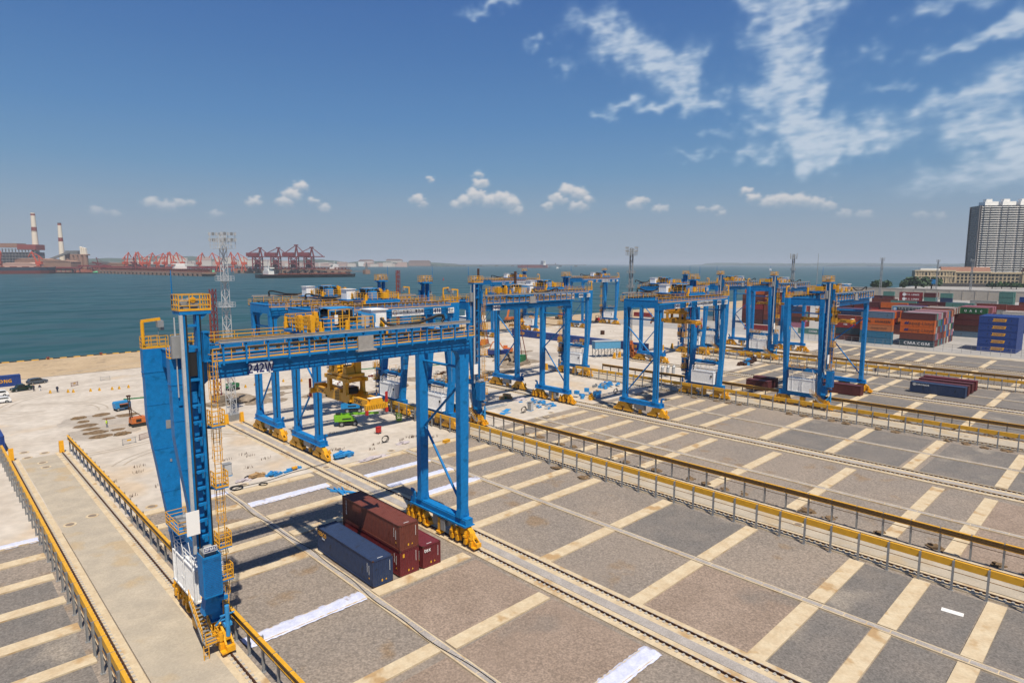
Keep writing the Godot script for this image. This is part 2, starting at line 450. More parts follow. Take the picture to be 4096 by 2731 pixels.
func sky_at(az: float, el: float, n1: FastNoiseLite, n2: FastNoiseLite) -> Color:
	var c := Color(0.54, 0.6, 0.66)
	for i in sky_ramp.size() - 1:
		var a: Array = sky_ramp[i]
		var b: Array = sky_ramp[i + 1]
		if el <= b[0]:
			var t: float = clampf((el - a[0]) / (b[0] - a[0]), 0.0, 1.0)
			c = Color(a[1], a[2], a[3]).lerp(Color(b[1], b[2], b[3]), t)
			break
	if el < 0.3:
		return c
	# ice cloud: soft masses torn into fine level streaks
	var wx := az + n1.get_noise_2d(az * 6.0, el * 6.0 + 300.0) * 2.6
	var wy := el + n1.get_noise_2d(az * 6.0 + 500.0, el * 6.0) * 1.1
	var d := 0.0
	for q in cirrus:
		var dx: float = (wx - q[0]) / q[2]
		dx /= 1.04
		if absf(dx) < 2.6:
			var dy: float = (wy - q[1] - (wx - q[0]) * -q[5] * 0.5) / (q[3] * 1.0)
			d += q[4] * exp(-(dx * dx + dy * dy) * 1.1)
	if az < -2.0 or az > 90.0 or el > 23.0: # the same weather round the rest of the sky
		var far := clampf(maxf(maxf(-2.0 - az, az - 90.0), el - 23.0) / 6.0, 0.0, 1.0)
		d += far * smoothstep(0.02, 0.4, n1.get_noise_2d(az * 0.8 + 90.0, el * 1.6)) * smoothstep(4.0, 12.0, el) * 1.1
	if d > 0.04:
		var streak := n2.get_noise_2d(az * 7.0 + el * 5.0, el * 26.0 - az * 3.4) * 0.5 + 0.5
		var fine := n2.get_noise_2d(az * 24.0, el * 90.0 - az * 9.0) * 0.5 + 0.5
		var puff := n1.get_noise_2d(az * 9.0, el * 16.0) * 0.5 + 0.5
		var v := minf(d, 1.1) * (0.62 + 0.5 * streak + 0.25 * puff) + (fine - 0.5) * 0.34 + (streak - 0.5) * 0.35 - 0.2
		var k := smoothstep(-0.1, 1.25, v) * smoothstep(0.03, 0.7, d) * (0.5 + 0.3 * streak + 0.35 * puff + 0.15 * fine)
		k += 0.12 * smoothstep(0.03, 0.5, d)
		c = c.lerp(Color(0.82, 0.855, 0.90), minf(k, 1.0) * 0.84 * smoothstep(2.0, 8.0, el))
	# heaped cloud
	var best := -1.0
	var ex := az + n2.get_noise_2d(az * 34.0, el * 34.0) * 0.34
	var ey := el + n2.get_noise_2d(az * 34.0 + 70.0, el * 34.0 + 70.0) * 0.30
	var high := 0.0
	for q in heaps:
		var dx: float = (ex - q[0]) / (q[2] * 1.3)
		if absf(dx) < 1.2:
			var dy: float = (ey - q[1]) / (q[2] * 1.05)
			var s := 1.0 - sqrt(dx * dx + dy * dy)
			if s > best:
				best = s
				high = dy
	if best > 0.0:
		var k := smoothstep(0.0, 0.34, best) * smoothstep(-0.9, 0.5, high) * smoothstep(2.0, 6.2, el)
		c = c.lerp(Color(0.72, 0.735, 0.765).lerp(Color(0.90, 0.875, 0.865), smoothstep(-0.5, 0.6, high)), k * 0.86)
	return c

func make_sky() -> Sky:
	var n1 := FastNoiseLite.new()
	n1.seed = 4
	n1.frequency = 0.06
	n1.fractal_octaves = 4
	var n2 := FastNoiseLite.new()
	n2.seed = 17
	n2.frequency = 0.05
	n2.fractal_octaves = 4
	var w := 2048
	var h := 2048
	var im := Image.create(w, h, false, Image.FORMAT_RGB8)
	for y in range(0, h, 8): # all round, coarse
		var el := 90.0 - 180.0 * (y + 4) / h
		for x in range(0, w, 8):
			var az := 360.0 * (x + 4) / w
			im.fill_rect(Rect2i(x, y, 8, 8), sky_at(az - 360.0 if az > 225.0 else az, el, n1, n2))
	for y in range(int((90.0 - 26.0) / 180.0 * h), int((90.0 + 2.0) / 180.0 * h)):
		var el := 90.0 - 180.0 * (y + 0.5) / h
		for x in range(0, int(90.0 / 360.0 * w)):
			im.set_pixel(x, y, sky_at(360.0 * (x + 0.5) / w, el, n1, n2))
	var pm := PanoramaSkyMaterial.new()
	pm.panorama = ImageTexture.create_from_image(im)
	pm.energy_multiplier = 0.84
	var s := Sky.new()
	s.sky_material = pm
	return s

# ---- ground ----------------------------------------------------------------
const RAILS := [10.55, 17.6, 46.05, 49.2, 77.4, 83.9, 113.0, 116.05, 144.5, 151.3, 180.2, 183.3, 211.5, 218.3, 247.2, 250.3]

func slab(x0: float, x1: float, z0: float, z1: float, top: float, deep: float) -> MB:
	var b := MB.new()
	b.bx(x0, x1, top - deep, top, z0, z1)
	return b

func ground() -> void:
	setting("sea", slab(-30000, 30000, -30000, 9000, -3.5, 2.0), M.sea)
	setting("quay_apron", slab(-700, 286, -268, -93, 0.0, 9.0), M.apron)
	setting("quay_edge_road", slab(-700, 1000, -267.6, -226, 0.012, 0.05), M.quay_concrete)
	setting("container_terminal_ground", slab(286.0, 1500, -268, 500, -0.004, 9.0), M.yard_concrete)
	setting("distant_land_ground", slab(1500, 4200, -330, 700, -0.5, 9.0), M.hill)
	var yard := setting("gravel_yard", slab(-700, 286, -93, 500, -0.15, 6.0), M.gravel)
	# beds of other chippings between the strips
	var beds := [[50.2, 62.2, -20.6, -16, "gravel_dark"], [50.2, 62.2, -14.2, 6, "gravel_dark"], [63.3, 75.8, -14.2, -9.4, "gravel_dark"], [63.3, 75.8, -20.6, -15.8, "gravel_dark"], [63.3, 75.8, -7.7, 10, "gravel_dark"], [63.3, 75.8, -45.4, -34.6, "gravel_dark"], [86, 97, -13.4, 20, "gravel_pink"], [98, 110.5, -13.4, 20, "gravel_pink"], [50.2, 62.2, -33.0, -22.2, "gravel_pink"], [116.5, 128.6, -50, -40, "gravel_dark"], [116.5, 128.6, -38, -28, "gravel_dark"], [116.5, 140.8, -25, 20, "gravel_dark"], [129.8, 140.8, -50, -28, "gravel_dark"], [153, 178, -60, 40, "gravel_dark"], [184, 209, -90, 60, "gravel_dark"], [220, 245, -92, 80, "gravel_dark"], [252, 285, -92, 80, "gravel_dark"], [32.2, 44.6, -52.0, -42.0, "gravel_pink"], [32.2, 44.6, -40.0, -29.2, "gravel_pink"], [-60, 8.6, -79.5, -30, "gravel_dark"], [19.6, 31.0, -40, 0, "gravel_pink"]]
	for q in beds:
		var o := part("gravel_bed", slab(q[0], q[1], q[2], q[3], -0.142, 0.05), M[q[4]], yard)
		o.set_meta("kind", "structure")
	# concrete strips the boxes stand on
	var z1 := [-91.9, -86.0, -79.8, -73.0, -66.0, -53.3, -41.1, -28.2, -15.6, -3.2]
	var z2 := [-91.9, -84.7, -78.2, -71.7, -65.2, -58.8, -46.2, -33.8, -21.4, -15.0, -8.4, 3.9]
	var z3 := [-89.6, -83.8, -77.1, -70.6, -63.9, -57.6, -45.3, -33.0, -20.7, -14.2, -1.9]
	var z4 := [-90.0, -83.3, -76.9, -70.8, -64.1, -51.2, -39.0, -26.6, -14.2, -1.8, 10.6]
	var z5 := [-90.0, -83.6, -77.0, -70.4, -63.8, -57.2, -51.0, -38.7, -25.9, -13.5, -1.1, 11.3]
	var halves := [[-40.0, 8.98, [-93.0, -87.0, -80.4, -73.9, -67.3, -60.8, -54.2]], [19.5, 31.0, z1.map(func(v): return v - 0.6)], [32.15, 44.4, z1], [50.0, 62.15, z2], [63.35, 75.8, z2], [85.4, 96.85, z3], [98.05, 110.5, z3], [117.4, 128.6, z4], [129.85, 140.9, z4], [152.6, 163.6, z5], [165.0, 177.4, z5], [184.6, 195.6, z5], [197.0, 208.2, z5], [219.8, 231.0, z5], [232.3, 244.0, z5], [252.0, 263.0, z5], [264.4, 276.0, z5]]
	for h in halves:
		for z in h[2]:
			var j := rng.randf_range(-0.06, 0.06)
			part("concrete_strip", slab(h[0] + j, h[1] + rng.randf_range(-0.1, 0.1), z - 0.79 + j, z + 0.79 + j, rng.randf_range(-0.006, 0.012), 0.4), M.strip, yard)
	# drain channels down the middle of each block
	for x in [31.52, 62.75, 97.4, 129.2, 164.3, 196.3, 231.7, 263.7]:
		var b := MB.new()
		b.bx(x - 0.45, x + 0.45, -0.4, 0.012, -93, 60)
		var ch := part("drain_channel", b, M.strip, yard)
		var g := MB.new()
		var z := -92.4
		while z < 30.0:
			g.bx(x - 0.28, x + 0.28, -0.1, 0.03, z, z + 1.9)
			z += 2.0
		part("grate_cover", g, M.paving, ch)
	# service roads between the crane blocks
	for q in [[11.6, 16.7], [78.5, 82.9], [145.6, 150.3], [212.6, 217.3]]:
		setting("service_road", slab(q[0], q[1], -133, 120, 0.006, 0.3), M.road)
	for q in [[47.05, 48.25], [114.0, 115.05], [181.2, 182.3], [248.2, 249.3]]:
		setting("track_paving", slab(q[0], q[1], -133, 120, 0.005, 0.3), M.paving)
	# patches of wet and stained concrete, spoil and mud on the building site
	for q in [[25.6, -156, 5.0, 6.0, "wet"], [27.6, -147, 6.0, 7.0, "wet"], [23.4, -144, 3.5, 5.0, "wet"], [31.0, -152.2, 4.0, 5.0, "wet"], [168, -157, 9.0, 12.0, "wet"], [160.4, -150, 7.0, 6.0, "wet"]]:
		var b := MB.new()
		blot(b, Vector3(q[0], 0.006 + absf(q[1]) * 0.00003, q[1]), q[2], q[3], int(q[0]))
		setting("wet_ground", b, M[q[4]])
	for q in [[61, -150, 5, 4], [66, -156, 6, 3.5], [73, -148, 6, 4], [80, -152, 5, 4], [77, -143, 6, 3], [88, -140, 7, 3.5], [94, -146, 5, 4], [57, -160, 4, 5], [70, -163, 6, 2.6], [150, -150, 8, 6], [157, -161, 7, 4], [164, -168.4, 10, 3], [130, -140, 8, 4], [139, -146, 6, 4], [104, -150, 6, 4], [112, -143, 6, 3], [121, -152, 7, 3.5]]:
		var b := MB.new()
		blot(b, Vector3(q[0], 0.012 + q[0] * 0.00003, q[1]), q[2], q[3], int(q[0] * 3))
		setting("mud_patch", b, M.mud)

func blot(b: MB, c: Vector3, rx: float, rz: float, seed_: int) -> void: # flat patch with a ragged edge
	var r := RandomNumberGenerator.new()
	r.seed = seed_
	var k := 30
	var ring := []
	var q := 1.0
	for i in k:
		q = clampf(q + r.randf_range(-0.22, 0.22), 0.55, 1.1)
		ring.append(c + Vector3(cos(TAU * i / k) * rx * q, 0, sin(TAU * i / k) * rz * q))
	for i in k:
		b.tri(c, ring[(i + 1) % k], ring[i])

func tracks() -> void:
	var names := ["beside the service road, away from crane 242W", "under the wide legs of crane 242W", "under the slender legs of crane 242W", "paired with the rail of crane 242W, carrying the next block's cranes", "along the yellow busbar fence past the green boom lift", "under the cable tower of crane 244W", "under the slender legs of crane 244W", "under the slender legs of crane 245L", "under the white electrical house of crane 245L", "under the crane beside the two short dark red containers", "beside the lone maroon container", "beside the blue container with the globe emblem", "along the far side of the globe-emblem container row", "where the walking person is", "under the far crane by the red container wall", "nearest the perimeter fence"]
	var clip := MB.new()
	clip.bx(-0.34, -0.12, 0.0, 0.07, -0.14, 0.14)
	clip.bx(0.12, 0.34, 0.0, 0.07, -0.14, 0.14)
	clip.bx(-0.2, -0.1, 0.07, 0.12, -0.07, 0.07)
	clip.bx(0.1, 0.2, 0.07, 0.12, -0.07, 0.07)
	var cm := clip.mesh()
	for i in RAILS.size():
		var x: float = RAILS[i]
		var t := thing("crane_rail", "rusty steel crane rail " + names[i], "rail", Vector3(x, 0, 0), 0.0, "")
		var b := MB.new()
		b.bx(-0.95, 0.95, -0.5, 0.003, -134.0, 120.0)
		part("foundation_beam", b, M.strip, t)
		b = MB.new()
		b.bx(-0.09, 0.09, 0.003, 0.035, -133.2, 120.0)
		b.bx(-0.03, 0.03, 0.03, 0.14, -133.2, 120.0)
		b.bx(-0.05, 0.05, 0.14, 0.19, -133.2, 120.0)
		part("rail", b, M.rust, t)
		var mm := MultiMesh.new()
		mm.transform_format = MultiMesh.TRANSFORM_3D
		mm.mesh = cm
		var k := 250
		mm.instance_count = k
		for j in k:
			mm.set_instance_transform(j, Transform3D(Basis(), Vector3(0, 0.004, -132.8 + j * 0.66)))
		var o := MultiMeshInstance3D.new()
		o.name = "rail_clips"
		o.multimesh = mm
		o.material_override = M.stone
		o.set_meta("kind", "stuff")
		t.add_child(o)
		var e := MB.new() # buffer stop
		e.prism([Vector2(-0.6, 0.0), Vector2(0.5, 0.0), Vector2(0.25, 2.1), Vector2(-0.15, 2.1)], -0.34, 0.34, Transform3D(Basis(Vector3.UP, -PI / 2), Vector3(0, 0.01, -133.6)))
		part("buffer_stop", e, M.yellow, t)

func busbar_fences() -> void:
	var says := ["yellow busbar fence along the far side of the service road from crane 242W", "yellow busbar fence passing behind the stairs of crane 242W", "yellow busbar fence passing behind the slender legs of crane 242W", "busbar fence showing brown conductor bars below the cable tower of crane 244W", "yellow busbar fence under the white electrical house of crane 245L", "busbar fence showing brown bars beside the two short dark red containers", "far yellow busbar fence behind the container with the globe emblem", "far busbar fence beyond the walking person"]
	var post := MB.new()
	post.bx(-0.09, 0.08, -0.2, 3.2, -0.025, 0.025)
	post.bx(-0.11, -0.085, -0.2, 3.2, -0.1, 0.1)
	post.bx(0.06, 0.085, -0.2, 3.2, -0.1, 0.1)
	post.bx(-0.18, 0.18, -0.2, 0.0, -0.18, 0.18)
	post.beam(Vector3(0, 2.35, 0), Vector3(0.32, 2.35, 0), 0.06, 0.1)
	post.beam(Vector3(0, 3.12, 0), Vector3(0.36, 3.12, 0), 0.06, 0.1)
	var pm := post.mesh()
	var cover := MB.new()
	cover.bx(0.09, 0.12, 2.50, 3.16, 0.06, 2.94)
	cover.bx(0.09, 0.40, 3.16, 3.20, 0.06, 2.94)
	cover.bx(0.09, 0.30, 2.46, 2.50, 0.06, 2.94)
	var vm := cover.mesh()
	var bars := MB.new()
	for y in [2.54, 2.76, 2.98]:
		bars.bx(0.125, 0.26, y, y + 0.13, 0.0, 3.0)
	bars.bx(0.02, 0.08, 1.98, 2.04, 0.0, 3.0)
	var rows := [[9.1, -1, -133, 30], [18.75, 1, -133, 30], [76.05, -1, -121, 40], [85.15, 1, -103, 40], [143.0, -1, -121, 60], [152.5, 1, -118, 60], [210.2, -1, -118, 70], [219.4, 1, -118, 70]]
	for i in rows.size():
		var r: Array = rows[i]
		var t := thing("busbar_fence", says[i], "fence", Vector3(r[0], 0, 0), 0.0, "")
		var side: float = -r[1] # the conductors look at the road
		var z: float = r[2] + (0.62 if r[0] > 70 else 0.0)
		var strip := MB.new()
		var turn := 0.0 if side > 0 else PI
		while z < r[3]:
			part("post", pm, M.galv, t, Vector3(0, -0.1, z), turn)
			part("busbar_cover", vm, M.cover_yellow, t, Vector3(0, -0.1, z if side > 0 else z + 3.0), turn)
			strip.add(bars, Transform3D(Basis(Vector3.UP, turn), Vector3(0, -0.1, z if side > 0 else z + 3.0)))
			z += 3.0
		part("post", pm, M.galv, t, Vector3(0, -0.1, z), turn)
		stuff(part("conductor_bars", strip, M.busbar, t))

# ---- rail mounted gantry crane, x from the rail under the cable tower, z along the rails ---------
func rail_part(pts: Array, parent: Node3D, called := "handrail", m: Material = null, step := 1.5, kick := true) -> void:
	var b := MB.new()
	b.rail(pts, 1.1, step, 0.029, kick)
	part(called, b, m if m else M.rail_yellow, parent)

func make_bogie(parent: Node3D, x: float, z: float, out: float) -> void:
	var b := MB.new() # equaliser beam
	b.prism([Vector2(-1.7, 1.25), Vector2(1.7, 1.25), Vector2(1.5, 1.75), Vector2(0.5, 2.5), Vector2(-0.5, 2.5), Vector2(-1.5, 1.75)], -0.32, 0.32, Transform3D(Basis(Vector3.UP, PI / 2), Vector3.ZERO))
	for s in [-1.0, 1.0]:
		b.prism([Vector2(-1.0, 0.35), Vector2(1.0, 0.35), Vector2(1.05, 0.9), Vector2(0.35, 1.4), Vector2(-0.35, 1.4), Vector2(-1.05, 0.9)], -0.36, -0.22, Transform3D(Basis(Vector3.UP, PI / 2), Vector3(0, 0, s * 1.25)))
		b.prism([Vector2(-1.0, 0.35), Vector2(1.0, 0.35), Vector2(1.05, 0.9), Vector2(0.35, 1.4), Vector2(-0.35, 1.4), Vector2(-1.05, 0.9)], 0.22, 0.36, Transform3D(Basis(Vector3.UP, PI / 2), Vector3(0, 0, s * 1.25)))
		b.box(Vector3(0, 1.15, s * 1.25), Vector3(0.44, 0.25, 1.2))
	b.box(Vector3(0, 0.55, 2.45), Vector3(0.7, 0.5, 0.35))
	b.box(Vector3(0, 0.55, -2.45), Vector3(0.7, 0.5, 0.35))
	b.box(Vector3(out * 0.5, 0.32, 2.3), Vector3(0.5, 0.14, 0.6))
	b.tube(Vector3(0, 2.5, 0), Vector3(0, 2.95, 0), 0.34, 10)
	var g := part("bogie", b, M.yellow, parent, Vector3(x, 0.1, z))
	var w := MB.new()
	for zz in [-1.85, -0.65, 0.65, 1.85]:
		w.tube(Vector3(-0.2, 0.44, zz), Vector3(0.2, 0.44, zz), 0.36, 14)
	part("wheel", w, M.steel_dark, g)
	for zz in [-1.75, -0.75, 0.75, 1.75]:
		var d := MB.new() # drive: gearbox with an upright motor
		var ox := out * 0.52
		d.box(Vector3(ox, 0.62, zz), Vector3(0.34, 0.62, 0.42))
		d.tube(Vector3(ox, 0.9, zz), Vector3(ox, 1.15, zz), 0.16, 8)
		d.tube(Vector3(ox, 1.15, zz), Vector3(ox, 1.75, zz), 0.22, 10)
		d.tube(Vector3(ox, 1.75, zz), Vector3(ox, 1.92, zz), 0.17, 10)
		d.box(Vector3(ox + out * 0.22, 1.35, zz), Vector3(0.22, 0.24, 0.28))
		part("drive_motor", d, M.yellow, g)

func ladder_run(b: MB, x: float, y0: float, y1: float, z: float, w := 0.5, cage := true) -> void:
	for s in [-1.0, 1.0]:
		b.beam(Vector3(x + s * w / 2, y0, z), Vector3(x + s * w / 2, y1, z), 0.07, 0.05)
	var y := y0 + 0.3
	while y < y1:
		b.beam(Vector3(x - w / 2, y, z), Vector3(x + w / 2, y, z), 0.035, 0.035)
		y += 0.38
	if cage:
		y = y0 + 2.2
		while y < y1 + 1.2:
			var p := []
			for k in 7:
				var a := PI * k / 6
				p.append(Vector3(x + cos(a) * 0.38, y, z + sin(a) * 0.72))
			for k in 6:
				b.beam(p[k], p[k + 1], 0.05, 0.03)
			y += 0.95
		for k in [0, 2, 4, 6]:
			var a = PI * k / 6
			b.beam(Vector3(x + cos(a) * 0.38, y0 + 2.2, z + sin(a) * 0.72), Vector3(x + cos(a) * 0.38, y1 + 1.0, z + sin(a) * 0.72), 0.035, 0.035)

func corrugated(b: MB, along: int, a: float, c: float, y0: float, y1: float, at: float, out: float, pitch := 0.28, deep := 0.036) -> void:
	# upright ribs from a to c; along 0: runs on x at z=at, along 2: runs on z at x=at
	var k := maxi(2, roundi((c - a) / pitch))
	var st := (c - a) / k
	for i in k:
		var s := a + i * st
		var q := [s, s + st * 0.3, s + st * 0.5, s + st * 0.8, s + st]
		var d := [0.0, 0.0, -deep, -deep, 0.0]
		for j in 4:
			var p0 := Vector3(q[j], y0, at + d[j] * out) if along == 0 else Vector3(at + d[j] * out, y0, q[j])
			var p1 := Vector3(q[j + 1], y0, at + d[j + 1] * out) if along == 0 else Vector3(at + d[j + 1] * out, y0, q[j + 1])
			var up := Vector3(0, y1 - y0, 0)
			if (along == 0) == (out > 0):
				b.quad(p0, p1, p1 + up, p0 + up)
			else:
				b.quad(p1, p0, p0 + up, p1 + up)

func make_crane(label: String) -> Node3D:
	var t := thing("gantry_crane", label, "gantry crane", Vector3.ZERO, 0.0, "blue rail mounted gantry cranes")
	var L := 28.43
	var b: MB
	# girders
	for s in [1.0, -1.0]:
		b = MB.new()
		var z0 = s * 4.0 - 0.45
		b.bx(-0.4, L + 0.72, 23.82, 25.75, z0, z0 + 0.9)
		b.bx(-0.4, L + 0.76, 23.75, 23.82, z0 - 0.06, z0 + 0.96)
		b.bx(-0.4, L + 0.76, 25.75, 25.82, z0 - 0.06, z0 + 0.96)
		b.bx(-2.66, -0.4, 23.2, 25.8, z0, z0 + 0.9)
		b.bx(-2.70, -0.36, 23.62, 23.70, z0 - 0.03, z0 + 0.93)
		var g := part("main_girder", b, M.blue, t)
		for sx in [3.4, 10.5, 17.6, 24.7]: # bolted splices
			b = MB.new()
			for sz in [z0 - 0.014, z0 + 0.9]:
				b.bx(sx - 0.32, sx + 0.32, 23.95, 25.6, sz, sz + 0.014)
				for r in 5:
					for c in [-0.22, -0.08, 0.08, 0.22]:
						b.bx(sx + c - 0.025, sx + c + 0.025, 24.1 + r * 0.34, 24.15 + r * 0.34, sz - 0.02, sz + 0.034)
			part("splice_plate", b, M.blue, g)
		b = MB.new()
		var x := 0.5
		while x < L:
			b.bx(x, x + 0.22, 25.82, 26.06, s * 4.0 - 0.2, s * 4.0 + 0.2)
			x += 1.0
		b.bx(-0.2, L + 0.4, 26.06, 26.11, s * 4.0 - 0.12, s * 4.0 + 0.12)
		b.bx(-0.2, L + 0.4, 26.11, 26.22, s * 4.0 - 0.04, s * 4.0 + 0.04)
		part("trolley_rail", b, M.steel_dark, g)
		b = MB.new()
		var w0 = s * 4.45
		var w1 = s * 5.4
		for gq in 4: # open grating
			var gz = lerpf(w0 + s * 0.06, w1 - s * 0.06, gq / 3.0)
			b.bx(0.4, L + 0.7, 25.29, 25.34, gz - 0.016, gz + 0.016)
		b.bx(0.4, L + 0.7, 25.14, 25.36, minf(w1, w1 + s * 0.05), maxf(w1, w1 + s * 0.05))
		x = 1.0
		while x < L:
			b.beam(Vector3(x, 25.2, w0), Vector3(x, 25.2, w1), 0.08, 0.14)
			x += 1.9
		part("walkway", b, M.blue, g)
		rail_part([Vector3(0.4, 25.34, w1), Vector3(L + 0.68, 25.34, w1), Vector3(L + 0.68, 25.34, w0)], g, "handrail", null, 1.55)
		rail_part([Vector3(-0.3, 25.85, s * 3.58), Vector3(L + 0.3, 25.85, s * 3.58)], g, "handrail", null, 1.9, false)
	# cable trough with its brackets
	b = MB.new()
	var xx := 1.2
	while xx < L:
		b.bx(xx - 0.07, xx + 0.07, 25.0, 26.9, 5.47, 5.6)
		b.prism([Vector2(5.5, 26.5), Vector2(5.5, 26.88), Vector2(5.0, 26.88)], -0.03, 0.03, Transform3D(Basis(Vector3.UP, -PI / 2), Vector3(xx, 0, 0)))
		xx += 1.92
	b.bx(0.9, L - 0.2, 26.82, 26.9, 5.47, 5.7)
	var tr := part("trough_bracket", b, M.blue, t)
	for i in 10:
		b = MB.new()
		var x0 := 0.9 + i * 2.74
		b.bx(x0, x0 + 2.7, 26.9, 27.19, 5.66, 5.7)
		b.bx(x0, x0 + 2.7, 26.9, 27.19, 5.42, 5.45)
		b.bx(x0, x0 + 2.7, 26.91, 26.95, 5.45, 5.66)
		b.bx(x0, x0 + 2.7, 27.16, 27.2, 5.6, 5.74)
		part("cable_trough", b, M.trough, tr)
	b = MB.new() # feed-in box hung on the trough
	b.bx(13.9, 15.6, 25.1, 26.5, 5.62, 5.74)
	b.bx(13.7, 15.8, 25.0, 25.15, 5.5, 6.0)
	part("feed_box", b, M.trough, tr)
	# end beams
	for x in [-0.62, L + 0.2]:
		b = MB.new()
		b.bx(x - 0.5, x + 0.5, 24.1, 25.7, -3.55, 3.55)
		b.bx(x - 0.56, x + 0.56, 25.7, 25.78, -3.55, 3.55)
		part("end_beam", b, M.blue, t)
	# wide legs with a swept outer edge and a rounded knee under the girder
	for s in [1.0, -1.0]:
		b = MB.new()
		b.prism([Vector2(-2.62, 23.3), Vector2(-2.62, 19.3), Vector2(-2.4, 17.2), Vector2(-2.05, 14.5), Vector2(-1.4, 9.0), Vector2(-0.95, 4.2), Vector2(-0.95, 3.3), Vector2(0.45, 3.3), Vector2(0.4, 4.2), Vector2(-0.24, 10.0), Vector2(-0.26, 23.0), Vector2(-0.1, 23.4), Vector2(0.2, 23.68), Vector2(0.5, 23.78), Vector2(0.9, 23.8), Vector2(0.9, 23.83), Vector2(-0.4, 23.83)], s * 4.0 - 0.44, s * 4.0 + 0.44)
		var lg := part("wide_leg", b, M.blue, t)
		b = MB.new()
		b.bx(-2.2, -1.9, 21.9, 22.3, s * 4.44, s * 4.54)
		b.bx(-1.75, -1.4, 22.5, 22.9, s * 4.44, s * 4.5)
		part("lifting_lug", b, M.blue, lg)
		b = MB.new()
		for q in [[20.6, -2.63, -0.27], [16.4, -2.32, -0.27], [12.2, -1.8, -0.27], [8.0, -1.34, 0.0]]:
			b.bx(q[1], q[2], q[0] - 0.04, q[0] + 0.04, s * 4.0 - 0.465, s * 4.0 + 0.465)
		part("weld_seam", b, M.blue, lg)
		b = MB.new()
		b.bx(-1.15, -0.75, 18.2, 19.0, s * 4.0 + 0.44, s * 4.0 + 0.47)
		b.bx(-1.0, -0.85, 15.0, 15.25, s * 4.0 + 0.44, s * 4.0 + 0.5)
		b.tube(Vector3(-0.5, 9.8, s * 4.5), Vector3(-0.5, 23.0, s * 4.5), 0.035, 6)
		part("access_hatch", b, M.galv, lg)
	b = MB.new() # sill, cross beam and platform on the cable side
	b.bx(-0.75, 0.55, 2.6, 3.5, -5.4, 5.0)
	b.bx(-0.9, 0.7, 2.5, 2.6, -5.6, 5.2)
	part("sill_beam", b, M.blue, t)
	b = MB.new()
	b.bx(-1.3, 0.1, 8.6, 9.3, -3.56, 3.56)
	b.bx(-1.9, 0.3, 9.3, 9.36, -3.0, 0.8)
	var cb := part("cross_beam", b, M.blue, t)
	rail_part([Vector3(-0.1, 9.36, -2.95), Vector3(-1.85, 9.36, -2.95), Vector3(-1.85, 9.36, 0.75), Vector3(-0.1, 9.36, 0.75)], cb, "handrail", null, 1.2)
	for q in [-2.4, -1.2, 0.0]:
		b = MB.new()
		b.box(Vector3(-0.9, 9.65, q), Vector3(0.6, 0.5, 0.6))
		b.tube(Vector3(-0.6, 9.7, q), Vector3(-0.1, 9.7, q), 0.3, 10)
		part("cooling_unit", b, M.galv, cb)
	b = MB.new()
	b.path([Vector3(0.5, 8.9, -3.2), Vector3(0.6, 8.5, -2.9), Vector3(0.6, 8.4, 2.2), Vector3(0.6, 7.9, 2.7), Vector3(0.6, 4.0, 2.8)], 0.13, 6)
	part("cable_bundle", b, M.black, cb)
	# electrical house
	b = MB.new()
	corrugated(b, 2, -3.0, 3.05, 3.75, 6.6, -1.4, -1.0, 0.24, 0.045)
	corrugated(b, 2, -3.0, 3.05, 3.75, 6.6, 1.0, 1.0, 0.24, 0.045)
	corrugated(b, 0, -1.4, 1.0, 3.75, 6.6, -3.0, -1.0, 0.24, 0.045)
	corrugated(b, 0, -1.4, 1.0, 3.75, 6.6, 3.05, 1.0, 0.24, 0.045)
	b.bx(-1.46, 1.06, 6.6, 6.74, -3.06, 3.11)
	b.bx(-1.46, 1.06, 3.6, 3.75, -3.06, 3.11)
	for q in [[-1.4, -3.0], [-1.4, 3.05], [1.0, -3.0], [1.0, 3.05]]:
		b.box(Vector3(q[0], 5.2, q[1]), Vector3(0.16, 2.9, 0.16))
	var eh := part("electrical_house", b, M.white, t)
	rail_part([Vector3(-1.35, 6.74, -2.95), Vector3(-1.35, 6.74, 3.0), Vector3(0.95, 6.74, 3.0), Vector3(0.95, 6.74, -2.95), Vector3(-1.35, 6.74, -2.95)], eh, "handrail", M.white, 1.2, false)
	b = MB.new()
	for q in [-0.25, 0.15]:
		b.beam(Vector3(-1.47, 4.0, q), Vector3(-1.47, 6.4, q), 0.05, 0.05)
		b.box(Vector3(-1.5, 5.0, q), Vector3(0.06, 0.16, 0.2))
	for q in [-2.4, 0.0, 2.4]:
		b.path([Vector3(-1.48, 3.9, q + 0.4), Vector3(-1.5, 7.7, q + 0.4), Vector3(-1.6, 9.2, q + 0.1)], 0.04, 5)
	part("door_bar", b, M.white, eh)
	b = MB.new()
	b.box(Vector3(0.4, 5.3, 3.14), Vector3(0.4, 0.6, 0.1))
	b.box(Vector3(1.07, 5.6, -2.4), Vector3(0.1, 0.5, 0.36))
	part("air_vent", b, M.black, eh)
	b = MB.new()
	for q in [-2.7, -0.9, 0.9, 2.7]:
		b.bx(-0.8, 0.6, 3.45, 3.6, q - 0.2, q + 0.2)
	part("house_bearer", b, M.blue, t)
